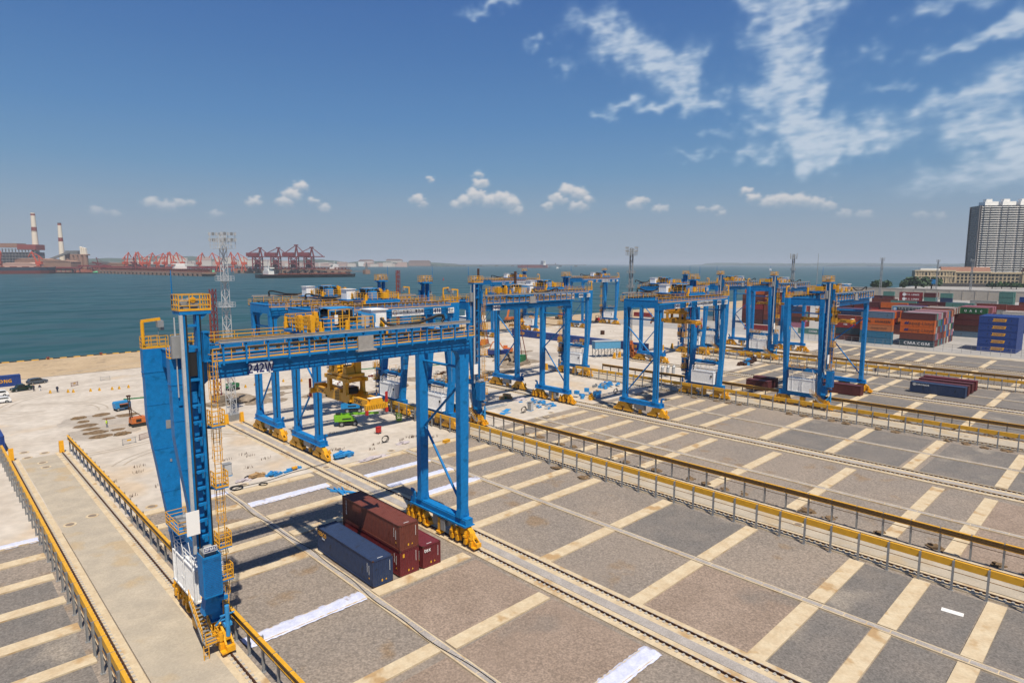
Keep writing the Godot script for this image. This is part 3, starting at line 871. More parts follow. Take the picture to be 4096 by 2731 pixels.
	# slender legs, sill and braces
	for s in [1.0, -1.0]:
		b = MB.new()
		b.prism([Vector2(L - 0.66, 4.5), Vector2(L - 0.8, 3.42), Vector2(L + 0.62, 3.42), Vector2(L + 0.46, 4.5), Vector2(L + 0.68, 23.0), Vector2(L + 0.68, 23.76), Vector2(L - 2.0, 23.76), Vector2(L - 1.3, 23.62), Vector2(L - 0.9, 23.3), Vector2(L - 0.68, 22.8)], s * 4.0 - 0.43, s * 4.0 + 0.43)
		var sl := part("slender_leg", b, M.blue, t)
		b = MB.new()
		b.bx(L - 0.02, L + 0.16, 4.4, 23.4, -4.52 if s < 0 else 3.5, -4.44 if s < 0 else 3.56)
		part("cable_tray", b, M.black, sl)
	b = MB.new()
	b.bx(L - 0.5, L + 0.5, 2.62, 3.42, -5.5, 5.2)
	b.bx(L - 0.85, L + 0.72, 2.5, 2.62, -5.9, 5.3)
	b.bx(L - 0.85, L - 0.5, 2.62, 2.7, -5.9, 5.3)
	b.bx(L - 0.62, L - 0.5, 2.7, 3.3, -5.5, 5.2)
	b.prism([Vector2(-5.9, 2.7), Vector2(-5.0, 2.7), Vector2(-5.0, 4.1), Vector2(-5.35, 4.5), Vector2(-5.9, 4.5), Vector2(-5.9, 4.2), Vector2(-5.45, 4.05), Vector2(-5.45, 3.4), Vector2(-5.9, 3.4)], -0.1, 0.1, Transform3D(Basis(Vector3.UP, -PI / 2), Vector3(L - 0.6, 0, 0)))
	part("sill_beam", b, M.blue, t)
	b = MB.new()
	b.tube(Vector3(L, 21.5, -3.55), Vector3(L, 21.5, 3.55), 0.17, 10)
	part("brace", b, M.blue, t)
	for q in [[5.0, 13.2], [19.5, 13.2]]:
		b = MB.new()
		b.tube(Vector3(L, q[0], 3.5), Vector3(L, q[1], -3.5), 0.16, 10)
		part("brace", b, M.blue, t)
	b = MB.new()
	b.tube(Vector3(-0.6, 22.3, -3.5), Vector3(-0.6, 22.3, 3.5), 0.17, 10)
	part("brace", b, M.blue, t)
	# under the sills
	for q in [[0.0, -4.5, -1.0], [0.0, 4.5, -1.0], [L, -4.9, -1.0], [L, 4.3, -1.0]]:
		make_bogie(t, q[0], q[1], q[2])
	b = MB.new()
	b.box(Vector3(L - 0.45, 1.7, -0.9), Vector3(0.12, 1.3, 1.0))
	b.box(Vector3(L - 0.7, 1.6, 0.9), Vector3(0.14, 1.5, 0.8))
	b.box(Vector3(L, 1.9, 0.0), Vector3(0.5, 1.1, 2.6))
	part("control_box", b, M.galv, t)
	b = MB.new()
	b.box(Vector3(L - 0.4, 1.3, 0.05), Vector3(0.5, 1.9, 0.55))
	b.box(Vector3(L - 0.5, 0.4, 0.05), Vector3(0.7, 0.25, 0.8))
	b.box(Vector3(-0.4, 1.4, 0.2), Vector3(0.8, 1.9, 1.1))
	b.box(Vector3(-0.75, 0.7, 0.9), Vector3(0.7, 0.7, 1.0))
	part("storm_anchor", b, M.yellow, t)
	b = MB.new()
	b.bx(-0.2, 0.45, 2.3, 2.6, 5.2, 6.3)
	b.tube(Vector3(0.1, 1.4, 6.2), Vector3(0.1, 4.2, 6.2), 0.2, 8)
	b.beam(Vector3(0.1, 3.6, 6.2), Vector3(-0.7, 2.4, 5.6), 0.14, 0.14)
	b.beam(Vector3(-0.5, 3.4, 6.2), Vector3(0.7, 3.4, 6.2), 0.1, 0.1)
	part("cable_guide", b, M.blue_light, t)
	# cable tower
	b = MB.new()
	for x in [-1.62, -0.55]:
		b.bx(x - 0.12, x + 0.12, 9.6, 29.5, 5.0, 5.25)
	b.bx(-1.7, -1.4, 22.5, 29.5, 4.3, 5.0)
	b.bx(-0.7, -0.45, 22.5, 29.5, 4.5, 5.0)
	var y := 10.4
	while y < 22.6:
		b.bx(-1.5, -0.67, y, y + 0.14, 4.9, 5.18)
		b.bx(-1.36, -0.8, y + 0.25, y + 1.2, 4.6, 4.72)
		y += 1.42
	b.bx(-1.3, -0.9, 9.6, 23.0, 4.44, 4.62)
	b.bx(-1.5, -0.67, 23.9, 24.1, 4.9, 5.18)
	b.bx(-1.5, -0.67, 26.6, 26.8, 4.9, 5.18)
	b.bx(-1.5, -0.67, 28.4, 28.6, 4.9, 5.18)
	b.bx(-1.95, 0.45, 29.42, 29.72, 3.5, 5.3)
	b.prism([Vector2(-0.45, 28.8), Vector2(-0.45, 29.42), Vector2(0.2, 29.42)], 4.9, 5.2)
	var tw := part("cable_tower", b, M.blue, t)
	b = MB.new()
	b.bx(-1.98, -1.74, 9.2, 29.4, 5.12, 5.36)
	b.bx(-2.2, -2.12, 22.6, 29.2, 4.5, 4.6)
	part("guide_rail", b, M.galv_pale, tw)
	b = MB.new()
	for x in [-1.48, -0.42]:
		b.bx(x - 0.05, x + 0.05, 9.4, 29.4, 5.26, 5.36)
	b.bx(-1.35, -0.75, 24.3, 26.3, 4.9, 5.0)
	part("cable_track", b, M.black, tw)
	b = MB.new()
	b.bx(-1.99, 0.49, 29.72, 29.9, 5.27, 5.33)
	b.bx(-1.99, -1.93, 29.72, 29.9, 3.47, 5.27)
	b.rail([Vector3(-1.96, 29.72, 3.5), Vector3(-1.96, 29.72, 5.3), Vector3(0.46, 29.72, 5.3), Vector3(0.46, 29.72, 3.5), Vector3(-1.96, 29.72, 3.5)], 1.3, 0.7, 0.036)
	part("handrail", b, M.rail_yellow, tw)
	b = MB.new()
	b.tube(Vector3(-0.8, 30.35, 4.2), Vector3(-0.8, 30.35, 5.0), 0.42, 16)
	b.tube(Vector3(-1.3, 30.3, 4.2), Vector3(-1.3, 30.3, 4.8), 0.35, 12)
	b.bx(-1.5, -0.3, 29.72, 30.0, 4.0, 4.9)
	part("sheave", b, M.galv, tw)
	b = MB.new()
	b.tube(Vector3(-0.8, 30.6, 5.0), Vector3(-0.8, 30.6, 5.06), 0.24, 14)
	part("beacon_disc", b, M.yellow, tw)
	b = MB.new()
	b.tube(Vector3(-1.9, 30.6, 3.5), Vector3(-1.9, 33.0, 3.5), 0.07, 6, 0.03)
	part("antenna", b, M.blue, tw)
	b = MB.new()
	b.bx(-2.55, -1.75, 25.9, 27.7, 4.5, 4.95)
	part("tower_cabinet", b, M.galv, t)
	rail_part([Vector3(-1.7, 25.82, 4.4), Vector3(-2.62, 25.82, 4.4), Vector3(-2.62, 25.82, 3.6)], t, "handrail", null, 0.8)
	rail_part([Vector3(-0.5, 25.82, -3.6), Vector3(-2.62, 25.82, -3.6), Vector3(-2.62, 25.82, -4.4), Vector3(-0.5, 25.82, -4.4)], t, "handrail", null, 0.8)
	b = MB.new()
	for i in 5:
		b.bx(-0.42 + i * 0.11, -0.36 + i * 0.11, 25.6, 28.0, 5.1 + 0.02 * i, 5.9 - 0.05 * i)
	b.bx(-0.44, 0.1, 25.5, 25.62, 5.0, 5.9)
	b.bx(-0.44, 0.1, 27.9, 28.0, 5.0, 5.9)
	part("maintenance_gate", b, M.blue, t)
	# basket at the foot of the tower
	b = MB.new()
	b.bx(-1.8, -0.4, 5.75, 9.35, 6.86, 6.92)
	b.bx(-1.85, -1.79, 5.75, 9.45, 5.6, 6.9)
	b.bx(-0.41, -0.35, 5.75, 9.35, 5.6, 6.9)
	b.bx(-1.8, -0.4, 5.7, 5.78, 5.6, 6.9)
	b.prism([Vector2(-1.6, 3.6), Vector2(-0.2, 3.6), Vector2(-0.2, 5.7), Vector2(-1.2, 5.7)], 4.6, 5.6)
	b.bx(-0.5, 0.2, 4.9, 5.2, 5.4, 6.4)
	var bk := part("cable_basket", b, M.blue, t)
	b = MB.new()
	y = 5.95
	while y < 9.2:
		var k := 0
		while k < 13:
			b.box(Vector3(-1.72 + k * 0.102 + (0.05 if int(y * 10) % 2 == 0 else 0.0), y, 6.925), Vector3(0.05, 0.075, 0.012))
			k += 1
		y += 0.15
	stuff(part("perforation", b, M.navy_ink, bk))
	b = MB.new()
	b.bx(-1.6, -0.6, 8.9, 9.6, 5.4, 6.5)
	b.tube(Vector3(-1.4, 9.7, 5.9), Vector3(-0.8, 9.7, 5.9), 0.26, 10)
	part("cable_anchor", b, M.galv, bk)
	b = MB.new()
	b.bx(-1.6, -0.62, 9.68, 10.08, 6.7, 6.74)
	var zp := part("maker_sign", b, M.navy_ink, bk)
	b = MB.new()
	b.bx(-1.64, -0.58, 10.08, 10.12, 6.69, 6.75)
	b.bx(-1.64, -0.58, 9.64, 9.68, 6.69, 6.75)
	b.bx(-1.64, -1.6, 9.68, 10.08, 6.69, 6.75)
	b.bx(-0.62, -0.58, 9.68, 10.08, 6.69, 6.75)
	part("sign_border", b, M.sign_white, bk)
	part("maker_letters", lettering("ZPMC", 0.24, 0.02), M.sign_white, bk, Vector3(-1.11, 9.89, 6.75))
	b = MB.new()
	b.bx(-2.6, -1.58, 11.15, 13.2, 5.92, 5.97)
	part("white_panel", b, M.plate_white, t)
	b = MB.new()
	b.beam(Vector3(-2.1, 12.6, 5.9), Vector3(-1.7, 12.6, 5.2), 0.06, 0.06)
	b.beam(Vector3(-2.1, 11.6, 5.9), Vector3(-1.7, 11.6, 5.2), 0.06, 0.06)
	part("panel_bracket", b, M.galv, t)
	# caged ladder with landings
	b = MB.new()
	for q in [[3.0, 6.6], [6.6, 9.5], [9.5, 14.8], [14.8, 20.1], [20.1, 25.3]]:
		ladder_run(b, 0.28, q[0], q[1], 5.5)
	var ld := part("ladder", b, M.rail_yellow, t)
	b = MB.new()
	for q in [6.6, 9.5, 14.8, 20.1]:
		b.bx(-0.3, 0.75, q - 0.12, q, 5.2, 6.4)
		b.beam(Vector3(0.0, q - 0.3, 5.3), Vector3(-0.7, q - 0.3, 4.5), 0.12, 0.2)
	part("landing", b, M.blue, ld)
	b = MB.new()
	for q in [6.6, 9.5, 14.8, 20.1]:
		b.rail([Vector3(-0.28, q, 5.3), Vector3(-0.28, q, 6.38), Vector3(0.73, q, 6.38), Vector3(0.73, q, 5.3)], 1.3, 0.55, 0.035, true)
	part("handrail", b, M.rail_yellow, ld)
	# stair at the foot
	b = MB.new()
	for i in 11:
		var f := i / 10.0
		b.box(Vector3(-1.35, 1.3 + f * 2.3, 5.3 - f * 3.0), Vector3(0.75, 0.05, 0.26))
	for x in [-1.75, -0.95]:
		b.beam(Vector3(x, 1.2, 5.4), Vector3(x, 3.6, 2.2), 0.06, 0.22)
	b.bx(-1.75, -0.7, 1.15, 1.22, 5.3, 6.2)
	var st := part("stair", b, M.galv, t)
	b = MB.new()
	for x in [-1.75, -0.95]:
		b.beam(Vector3(x, 2.3, 5.4), Vector3(x, 4.7, 2.2), 0.06, 0.06)
		b.beam(Vector3(x, 1.8, 5.4), Vector3(x, 4.2, 2.2), 0.05, 0.05)
		for i in 4:
			var f := i / 3.0
			b.beam(Vector3(x, 1.3 + f * 2.4, 5.4 - f * 3.2), Vector3(x, 2.35 + f * 2.4, 5.4 - f * 3.2), 0.06, 0.06)
	b.rail([Vector3(-1.75, 1.22, 6.2), Vector3(-0.7, 1.22, 6.2), Vector3(-0.7, 1.22, 5.3)], 1.1, 0.7, 0.035, true)
	ladder_run(b, -1.75, 0.0, 1.3, 6.2, 0.4, false)
	part("handrail", b, M.rail_yellow, st)
	# service jib on the back corner
	b = MB.new()
	b.tube(Vector3(-2.4, 25.8, -4.2), Vector3(-2.4, 28.25, -4.2), 0.16, 10)
	b.beam(Vector3(-2.5, 28.3, -4.2), Vector3(-0.9, 28.45, -4.2), 0.2, 0.26)
	var jb := part("service_jib", b, M.yellow, t)
	b = MB.new()
	b.box(Vector3(-0.95, 28.0, -4.2), Vector3(0.5, 0.6, 0.7))
	b.box(Vector3(-0.8, 27.6, -4.2), Vector3(0.3, 0.4, 0.4))
	b.beam(Vector3(-1.1, 27.7, -4.2), Vector3(-1.15, 26.2, -4.2), 0.04, 0.04)
	part("hoist_box", b, M.galv, jb)
	return t

func make_trolley(parent: Node3D, x: float) -> void:
	var b := MB.new()
	for s in [-1.0, 1.0]:
		b.bx(-3.6, 3.6, 26.35, 26.95, s * 4.0 - 0.3, s * 4.0 + 0.3)
		b.bx(s * 2.9 - 0.3, s * 2.9 + 0.3, 26.4, 27.05, -4.2, 4.2)
	for z in [-1.4, 1.0, 2.6]:
		b.bx(-3.4, 3.4, 26.9, 27.04, z - 0.2, z + 0.2)
	b.bx(3.0, 4.6, 26.7, 26.95, 0.6, 4.2)
	b.bx(-4.3, -3.4, 26.6, 26.9, -2.5, 4.3)
	var t := part("trolley", b, M.blue, parent, Vector3(x, 0, 0))
	for q in [[-3.4, 3.9], [3.4, 3.9], [-3.4, -3.9], [3.4, -3.9], [-0.7, 4.0], [3.2, 1.2]]:
		b = MB.new()
		b.tube(Vector3(q[0], 26.3, q[1]), Vector3(q[0], 27.4, q[1]), 0.28, 10)
		b.tube(Vector3(q[0], 27.4, q[1]), Vector3(q[0], 28.0, q[1]), 0.22, 10)
		b.box(Vector3(q[0] + 0.3, 26.6, q[1]), Vector3(0.5, 0.6, 0.5))
		part("drive_motor", b, M.yellow, t)
	for q in [[-1.6, 27.6, 1.9, 1.0, 1.0, 1.5], [-1.6, 27.6, -1.9, 1.0, 1.0, 1.5], [-3.2, 28.0, 2.2, 0.4, 1.5, 0.5], [-4.1, 27.7, 3.2, 0.5, 1.6, 0.6], [-4.1, 27.7, 0.8, 0.5, 1.4, 0.5]]:
		b = MB.new()
		b.box(Vector3(q[0], q[1], q[2]), Vector3(q[3], q[4], q[5]))
		b.box(Vector3(q[0], q[1] + q[4] * 0.5, q[2]), Vector3(q[3] * 0.7, 0.2, q[5] * 0.7))
		part("gear_case", b, M.blue if q[3] > 0.9 and q[2] > 0 else M.yellow, t)
	b = MB.new()
	b.tube(Vector3(1.0, 27.4, -2.4), Vector3(2.2, 27.4, -2.4), 0.34, 12)
	part("brake_motor", b, M.yellow, t)
	b = MB.new()
	b.tube(Vector3(-0.2, 27.95, -1.6), Vector3(-0.2, 27.95, 1.7), 0.62, 20)
	b.tube(Vector3(-0.2, 27.95, 1.7), Vector3(-0.2, 27.95, 1.8), 0.85, 20)
	b.tube(Vector3(-0.2, 27.95, -1.7), Vector3(-0.2, 27.95, -1.6), 0.85, 20)
	b.box(Vector3(0.9, 28.2, 1.6), Vector3(0.5, 1.2, 0.5))
	b.tube(Vector3(1.2, 27.7, 0.4), Vector3(2.4, 27.7, 0.4), 0.4, 14)
	part("hoist_drum", b, M.black, t)
	b = MB.new()
	b.bx(2.45, 4.25, 26.95, 28.75, 1.4, 3.4)
	b.bx(2.35, 4.4, 28.75, 28.85, 1.25, 3.55)
	b.box(Vector3(-1.2, 28.0, 2.75), Vector3(0.35, 0.9, 0.1))
	part("electrical_cabinet", b, M.white, t)
	b = MB.new()
	b.bx(-0.9, 2.0, 28.9, 28.98, -1.6, 0.8)
	for q in [[-0.8, -1.5], [1.9, -1.5], [1.9, 0.7], [-0.8, 0.7]]:
		b.beam(Vector3(q[0], 27.0, q[1]), Vector3(q[0], 28.9, q[1]), 0.1, 0.1)
	b.box(Vector3(1.5, 27.8, -3.0), Vector3(1.3, 1.5, 1.0))
	b.box(Vector3(2.4, 28.0, 3.7), Vector3(0.5, 0.9, 0.4))
	b.beam(Vector3(2.3, 28.3, 3.8), Vector3(1.2, 28.6, 2.9), 0.2, 0.2)
	part("canopy", b, M.blue_light, t)
	b = MB.new()
	b.rail([Vector3(-3.4, 27.05, 4.1), Vector3(2.2, 27.05, 4.1), Vector3(2.2, 27.05, 3.6)], 1.2, 1.0, 0.04)
	b.rail([Vector3(-3.4, 27.05, 4.1), Vector3(-3.4, 27.05, -4.1), Vector3(3.4, 27.05, -4.1), Vector3(3.4, 27.05, 1.0)], 1.2, 1.1, 0.04)
	b.rail([Vector3(-4.6, 26.9, 4.2), Vector3(-4.6, 26.9, 0.2)], 1.3, 0.8, 0.045)
	b.rail([Vector3(-1.9, 27.05, 2.5), Vector3(0.4, 27.05, 2.5)], 1.9, 0.8, 0.04)
	part("handrail", b, M.rail_yellow, t)
	b = MB.new()
	b.path([Vector3(4.4, 27.15, 5.2), Vector3(7.0, 27.3, 5.2), Vector3(9.6, 27.95, 5.2), Vector3(10.3, 27.95, 5.2), Vector3(10.5, 27.6, 5.2), Vector3(10.2, 27.25, 5.2)], 0.16, 6)
	b.path([Vector3(3.0, 28.0, 4.3), Vector3(3.3, 27.4, 4.9), Vector3(4.4, 27.15, 5.2)], 0.14, 6)
	part("cable_chain", b, M.black, t)

func make_spreader(label: String, at: Vector3, up: float, m: Material) -> Node3D:
	var t := thing("container_spreader", label, "spreader", at, 0.0, "spreaders hanging below the crane trolleys")
	var b := MB.new()
	for s in [-1.0, 1.0]: # telescopic arms and end beams
		for x in [-0.72, 0.72]:
			b.bx(x - 0.14, x + 0.14, 0.35, 1.05, minf(s * 2.2, s * 5.7), maxf(s * 2.2, s * 5.7))
		b.prism([Vector2(-1.25, 0.1), Vector2(1.25, 0.1), Vector2(1.25, 0.65), Vector2(0.75, 0.7), Vector2(0.6, 1.15), Vector2(-0.6, 1.15), Vector2(-0.75, 0.7), Vector2(-1.25, 0.65)], minf(s * 5.7, s * 6.1), maxf(s * 5.7, s * 6.1))
	var e := part("telescopic_arm", b, m, t)
	b = MB.new()
	for s in [-1.0, 1.0]:
		for k in 12:
			var x := -1.15 + k * 0.2
			b.beam(Vector3(x, 0.16, s * 6.11), Vector3(x + (0.1 if k < 6 else -0.1), 0.58, s * 6.11), 0.06, 0.02)
	for k in 7:
		b.beam(Vector3(-1.13, 0.25 + k * 0.16, -0.4), Vector3(-1.13, 0.4 + k * 0.16, 0.5), 0.02, 0.07)
	stuff(part("warning_stripe", b, M.black, e))
	for q in [[-0.87, -3.9, -PI / 2, "ZPMC"], [-0.87, 3.9, -PI / 2, "ZPMC"]]:
		part("maker_letters", lettering(q[3], 0.42, 0.02), M.ink, e, Vector3(q[0], 0.7, q[1]), q[2])
	b = MB.new() # middle box
	b.bx(-1.1, -0.85, 0.2, 1.2, -2.6, 2.6)
	b.bx(0.85, 1.1, 0.2, 1.2, -2.6, 2.6)
	b.bx(-1.1, 1.1, 0.2, 0.4, -2.6, -2.2)
	b.bx(-1.1, 1.1, 0.2, 0.4, 2.2, 2.6)
	b.bx(-1.12, 1.12, 0.2, 1.5, -0.6, 0.7)
	for z in [-1.7, 1.7]: # frame that carries the head block
		for x in [-1.0, 1.0]:
			b.prism([Vector2(-0.35, 1.0), Vector2(0.35, 1.0), Vector2(0.25, 1.6), Vector2(0.25, 2.2), Vector2(0.45, 2.8), Vector2(-0.45, 2.8), Vector2(-0.25, 2.2), Vector2(-0.25, 1.6)], -0.18, 0.18, Transform3D(Basis(Vector3.UP, PI / 2), Vector3(x, 0, z)))
		b.bx(-1.15, 1.15, 2.3, 2.75, z - 0.2, z + 0.2)
	b.bx(-1.15, -0.85, 2.4, 2.8, -2.6, 2.6)
	b.bx(0.85, 1.15, 2.4, 2.8, -2.6, 2.6)
	part("spreader_frame", b, m, t)
	b = MB.new()
	b.bx(-1.0, 1.0, 2.9, 3.2, -2.2, 2.2)
	for z in [-1.6, -0.5, 1.3]:
		b.prism([Vector2(-0.5, 3.2), Vector2(0.5, 3.2), Vector2(0.3, 3.9), Vector2(-0.3, 3.9)], -0.5, 0.5, Transform3D(Basis(Vector3.UP, PI / 2), Vector3(-0.4, 0, z)))
	b.bx(0.2, 0.9, 3.2, 4.4, 0.9, 1.7)
	b.bx(-0.2, 0.2, 3.0, 3.5, -3.0, -1.8)
	part("head_block", b, m, t)
	b = MB.new()
	b.bx(-0.6, 0.5, 0.5, 1.0, -2.0, -0.7)
	b.tube(Vector3(-0.5, 1.3, 1.3), Vector3(0.5, 1.3, 1.3), 0.4, 12)
	b.bx(-0.3, 0.6, 3.2, 3.9, 0.0, 0.8)
	part("hydraulic_pack", b, M.black, t)
	for q in [[-1.15, 6.05], [1.15, 6.05], [-1.15, -6.05], [1.15, -6.05]]:
		b = MB.new()
		b.bx(q[0] - 0.12, q[0] + 0.12, -0.35, 0.12, q[1] - 0.15, q[1] + 0.1)
		if q[0] > 0 or q[1] < 0:
			b.prism([Vector2(-0.16, 0.7), Vector2(0.16, 0.7), Vector2(0.16, 1.75), Vector2(-0.16, 1.75)], -0.05, 0.05, Transform3D(Basis(Vector3.UP, 0.4), Vector3(q[0], 0, q[1])))
		part("corner_guide", b, M.red, t)
	b = MB.new()
	for s in [-1.0, 1.0]:
		b.bx(-0.75, 0.75, 1.2, 1.26, s * 5.7 - 0.25, s * 5.7 + 0.25)
	b.bx(-0.8, -0.3, 3.3, 3.5, -2.7, -2.2)
	part("light_bracket", b, M.plate_white, t)
	b = MB.new()
	for q in [[-0.5, -1.6], [-0.5, 1.2], [0.5, -1.2], [0.6, 1.5]]:
		b.beam(Vector3(q[0], 3.8, q[1]), Vector3(q[0] * 3.0 - 1.0, up, q[1] * 1.6), 0.06, 0.06)
		b.beam(Vector3(q[0], 3.8, q[1]), Vector3(-q[0] * 2.0 - 1.0, up, q[1] * 1.3), 0.06, 0.06)
	part("rope", b, M.steel_dark, t)
	return t

# ---- signs on the cranes ------------------------------------------------------
func stroke(b: MB, q: Array, ox: float, oy: float, s: float, z: float) -> void:
	for l in q:
		b.beam(Vector3(ox + l[0] * s, oy + l[1] * s, z), Vector3(ox + l[2] * s, oy + l[3] * s, z), 0.01, 0.085 * s + 0.02)

func number_plate(crane: Node3D, text: String, x: float, z: float, turn: float) -> void:
	var b := MB.new()
	b.box(Vector3.ZERO, Vector3(2.1, 1.02, 0.03))
	var o := part("number_plate", b, M.plate_white, crane, Vector3(x, 24.36, z), turn)
	var br := MB.new()
	for k in [-0.7, 0.7]:
		br.beam(Vector3(k, 0.3, -0.02), Vector3(k, 0.3, -0.52), 0.06, 0.06)
	part("plate_bracket", br, M.blue, o)
	part("crane_number", lettering(text, 0.8, 0.012), M.navy_ink, o, Vector3(0, 0, 0.022)).scale = Vector3(0.84, 1, 1)

func name_board(crane: Node3D, px: float) -> void: # boards on the sign side, looking towards -z of the crane
	var z := -4.95
	var b := MB.new()
	b.box(Vector3.ZERO, Vector3(7.2, 1.3, 0.03))
	var o := part("name_board", b, M.sign_white, crane, Vector3(px, 24.5, z), PI)
	var t := MB.new()
	var han := [
		[[0.1, 0.1, 0.1, 0.6], [0.5, 0.1, 0.5, 0.95], [0.9, 0.1, 0.9, 0.6], [0.1, 0.1, 0.9, 0.1]],
		[[0.1, 0.8, 0.9, 0.8], [0.4, 0.98, 0.2, 0.5], [0.2, 0.5, 0.85, 0.5], [0.52, 0.62, 0.52, 0.05], [0.3, 0.38, 0.12, 0.15], [0.72, 0.38, 0.9, 0.15]],
		[[0.08, 0.9, 0.2, 0.8], [0.05, 0.62, 0.17, 0.52], [0.05, 0.1, 0.2, 0.35], [0.3, 0.78, 0.98, 0.78], [0.48, 0.95, 0.48, 0.58], [0.78, 0.95, 0.78, 0.58], [0.28, 0.58, 1.0, 0.58], [0.42, 0.42, 0.82, 0.42], [0.82, 0.42, 0.82, 0.26], [0.42, 0.26, 0.82, 0.26], [0.42, 0.42, 0.42, 0.06], [0.42, 0.06, 0.95, 0.06]],
		[[0.15, 0.15, 0.15, 0.85], [0.15, 0.85, 0.85, 0.85], [0.85, 0.85, 0.85, 0.15], [0.15, 0.15, 0.85, 0.15]],
		[[0.15, 0.88, 0.85, 0.88], [0.2, 0.74, 0.8, 0.74], [0.08, 0.6, 0.92, 0.6], [0.5, 1.0, 0.5, 0.6], [0.25, 0.46, 0.25, 0.02], [0.25, 0.46, 0.75, 0.46], [0.75, 0.46, 0.75, 0.02], [0.25, 0.3, 0.75, 0.3], [0.25, 0.16, 0.75, 0.16]],
		[[0.45, 1.0, 0.35, 0.88], [0.25, 0.86, 0.75, 0.86], [0.75, 0.86, 0.75, 0.55], [0.25, 0.86, 0.25, 0.45], [0.25, 0.68, 0.75, 0.68], [0.25, 0.45, 0.9, 0.45], [0.9, 0.45, 0.85, 0.05], [0.2, 0.32, 0.2, 0.1], [0.2, 0.1, 0.62, 0.1], [0.42, 0.38, 0.42, 0.1]]]
	han.append(han[2])
	var xs := [-1.95, -1.25, -0.55, 0.15, 1.5, 2.15, 2.8]
	for i in 7:
		stroke(t, han[i], xs[i], -0.18, 0.62, 0.02)
	part("board_characters", t, M.ink, o)
	part("board_small_print", lettering("SHANDONG PORT GROUP  QINGDAO PORT", 0.15, 0.01, false), M.ink, o, Vector3(0.8, -0.42, 0.02))
	t = MB.new()
	for k in 11:
		var a0 := 0.5 + k * 0.46
		var a1 := a0 + 0.46
		t.beam(Vector3(-2.9 + cos(a0) * 0.42, 0.0 + sin(a0) * 0.46, 0.02), Vector3(-2.9 + cos(a1) * 0.42, 0.0 + sin(a1) * 0.46, 0.02), 0.01, 0.1)
	t.beam(Vector3(-2.85, -0.02, 0.02), Vector3(-2.5, -0.02, 0.02), 0.01, 0.09)
	t.beam(Vector3(-2.5, -0.02, 0.02), Vector3(-2.55, -0.3, 0.02), 0.01, 0.09)
	part("board_emblem", t, M.bronze, o)
	b = MB.new()
	for k in 9:
		b.beam(Vector3(px + 8.0 - k * 2.3, 24.9, -4.44), Vector3(px + 8.0 - k * 2.3, 24.9, -4.95), 0.06, 0.06)
	part("board_bracket", b, M.blue, crane)
	b = MB.new()
	b.box(Vector3.ZERO, Vector3(1.9, 1.1, 0.03))
	o = part("load_plate", b, M.plate_white, crane, Vector3(px - 6.75, 24.42, z), PI)
	part("load_figure", lettering("41t", 0.8, 0.012), M.navy_ink, o, Vector3(0, 0, 0.022))
	b = MB.new()
	b.box(Vector3.ZERO, Vector3(1.5, 1.05, 0.03))
	o = part("maker_plate", b, M.plate_white, crane, Vector3(px - 10.2, 24.36, z), PI)
	part("maker_letters", lettering("CRP", 0.46, 0.012), M.ink, o, Vector3(0, 0.1, 0.022))
	b = MB.new()
	for k in 4:
		b.box(Vector3(-0.48 + k * 0.32, -0.33, 0.02), Vector3(0.2, 0.2, 0.01))
	part("maker_small_print", b, M.ink, o)
	b = MB.new()
	b.box(Vector3.ZERO, Vector3(2.3, 1.16, 0.03))
	o = part("emblem_plate", b, M.plate_white, crane, Vector3(px + 7.35, 24.45, z), PI)
	b = MB.new()
	b.prism([Vector2(-1.08, 0.52), Vector2(0.05, 0.52), Vector2(-0.55, -0.52), Vector2(-1.08, -0.52)], 0.016, 0.024)
	part("emblem_gold", b, M.yellow, o)
	b = MB.new()
	b.prism([Vector2(0.25, 0.52), Vector2(1.08, 0.52), Vector2(1.08, -0.52), Vector2(-0.35, -0.52), Vector2(-0.05, 0.0), Vector2(0.4, 0.2)], 0.016, 0.024)
	part("emblem_blue", b, M.blue, o)

# ---- containers -----------------------------------------------------------------
var box_mesh := {}

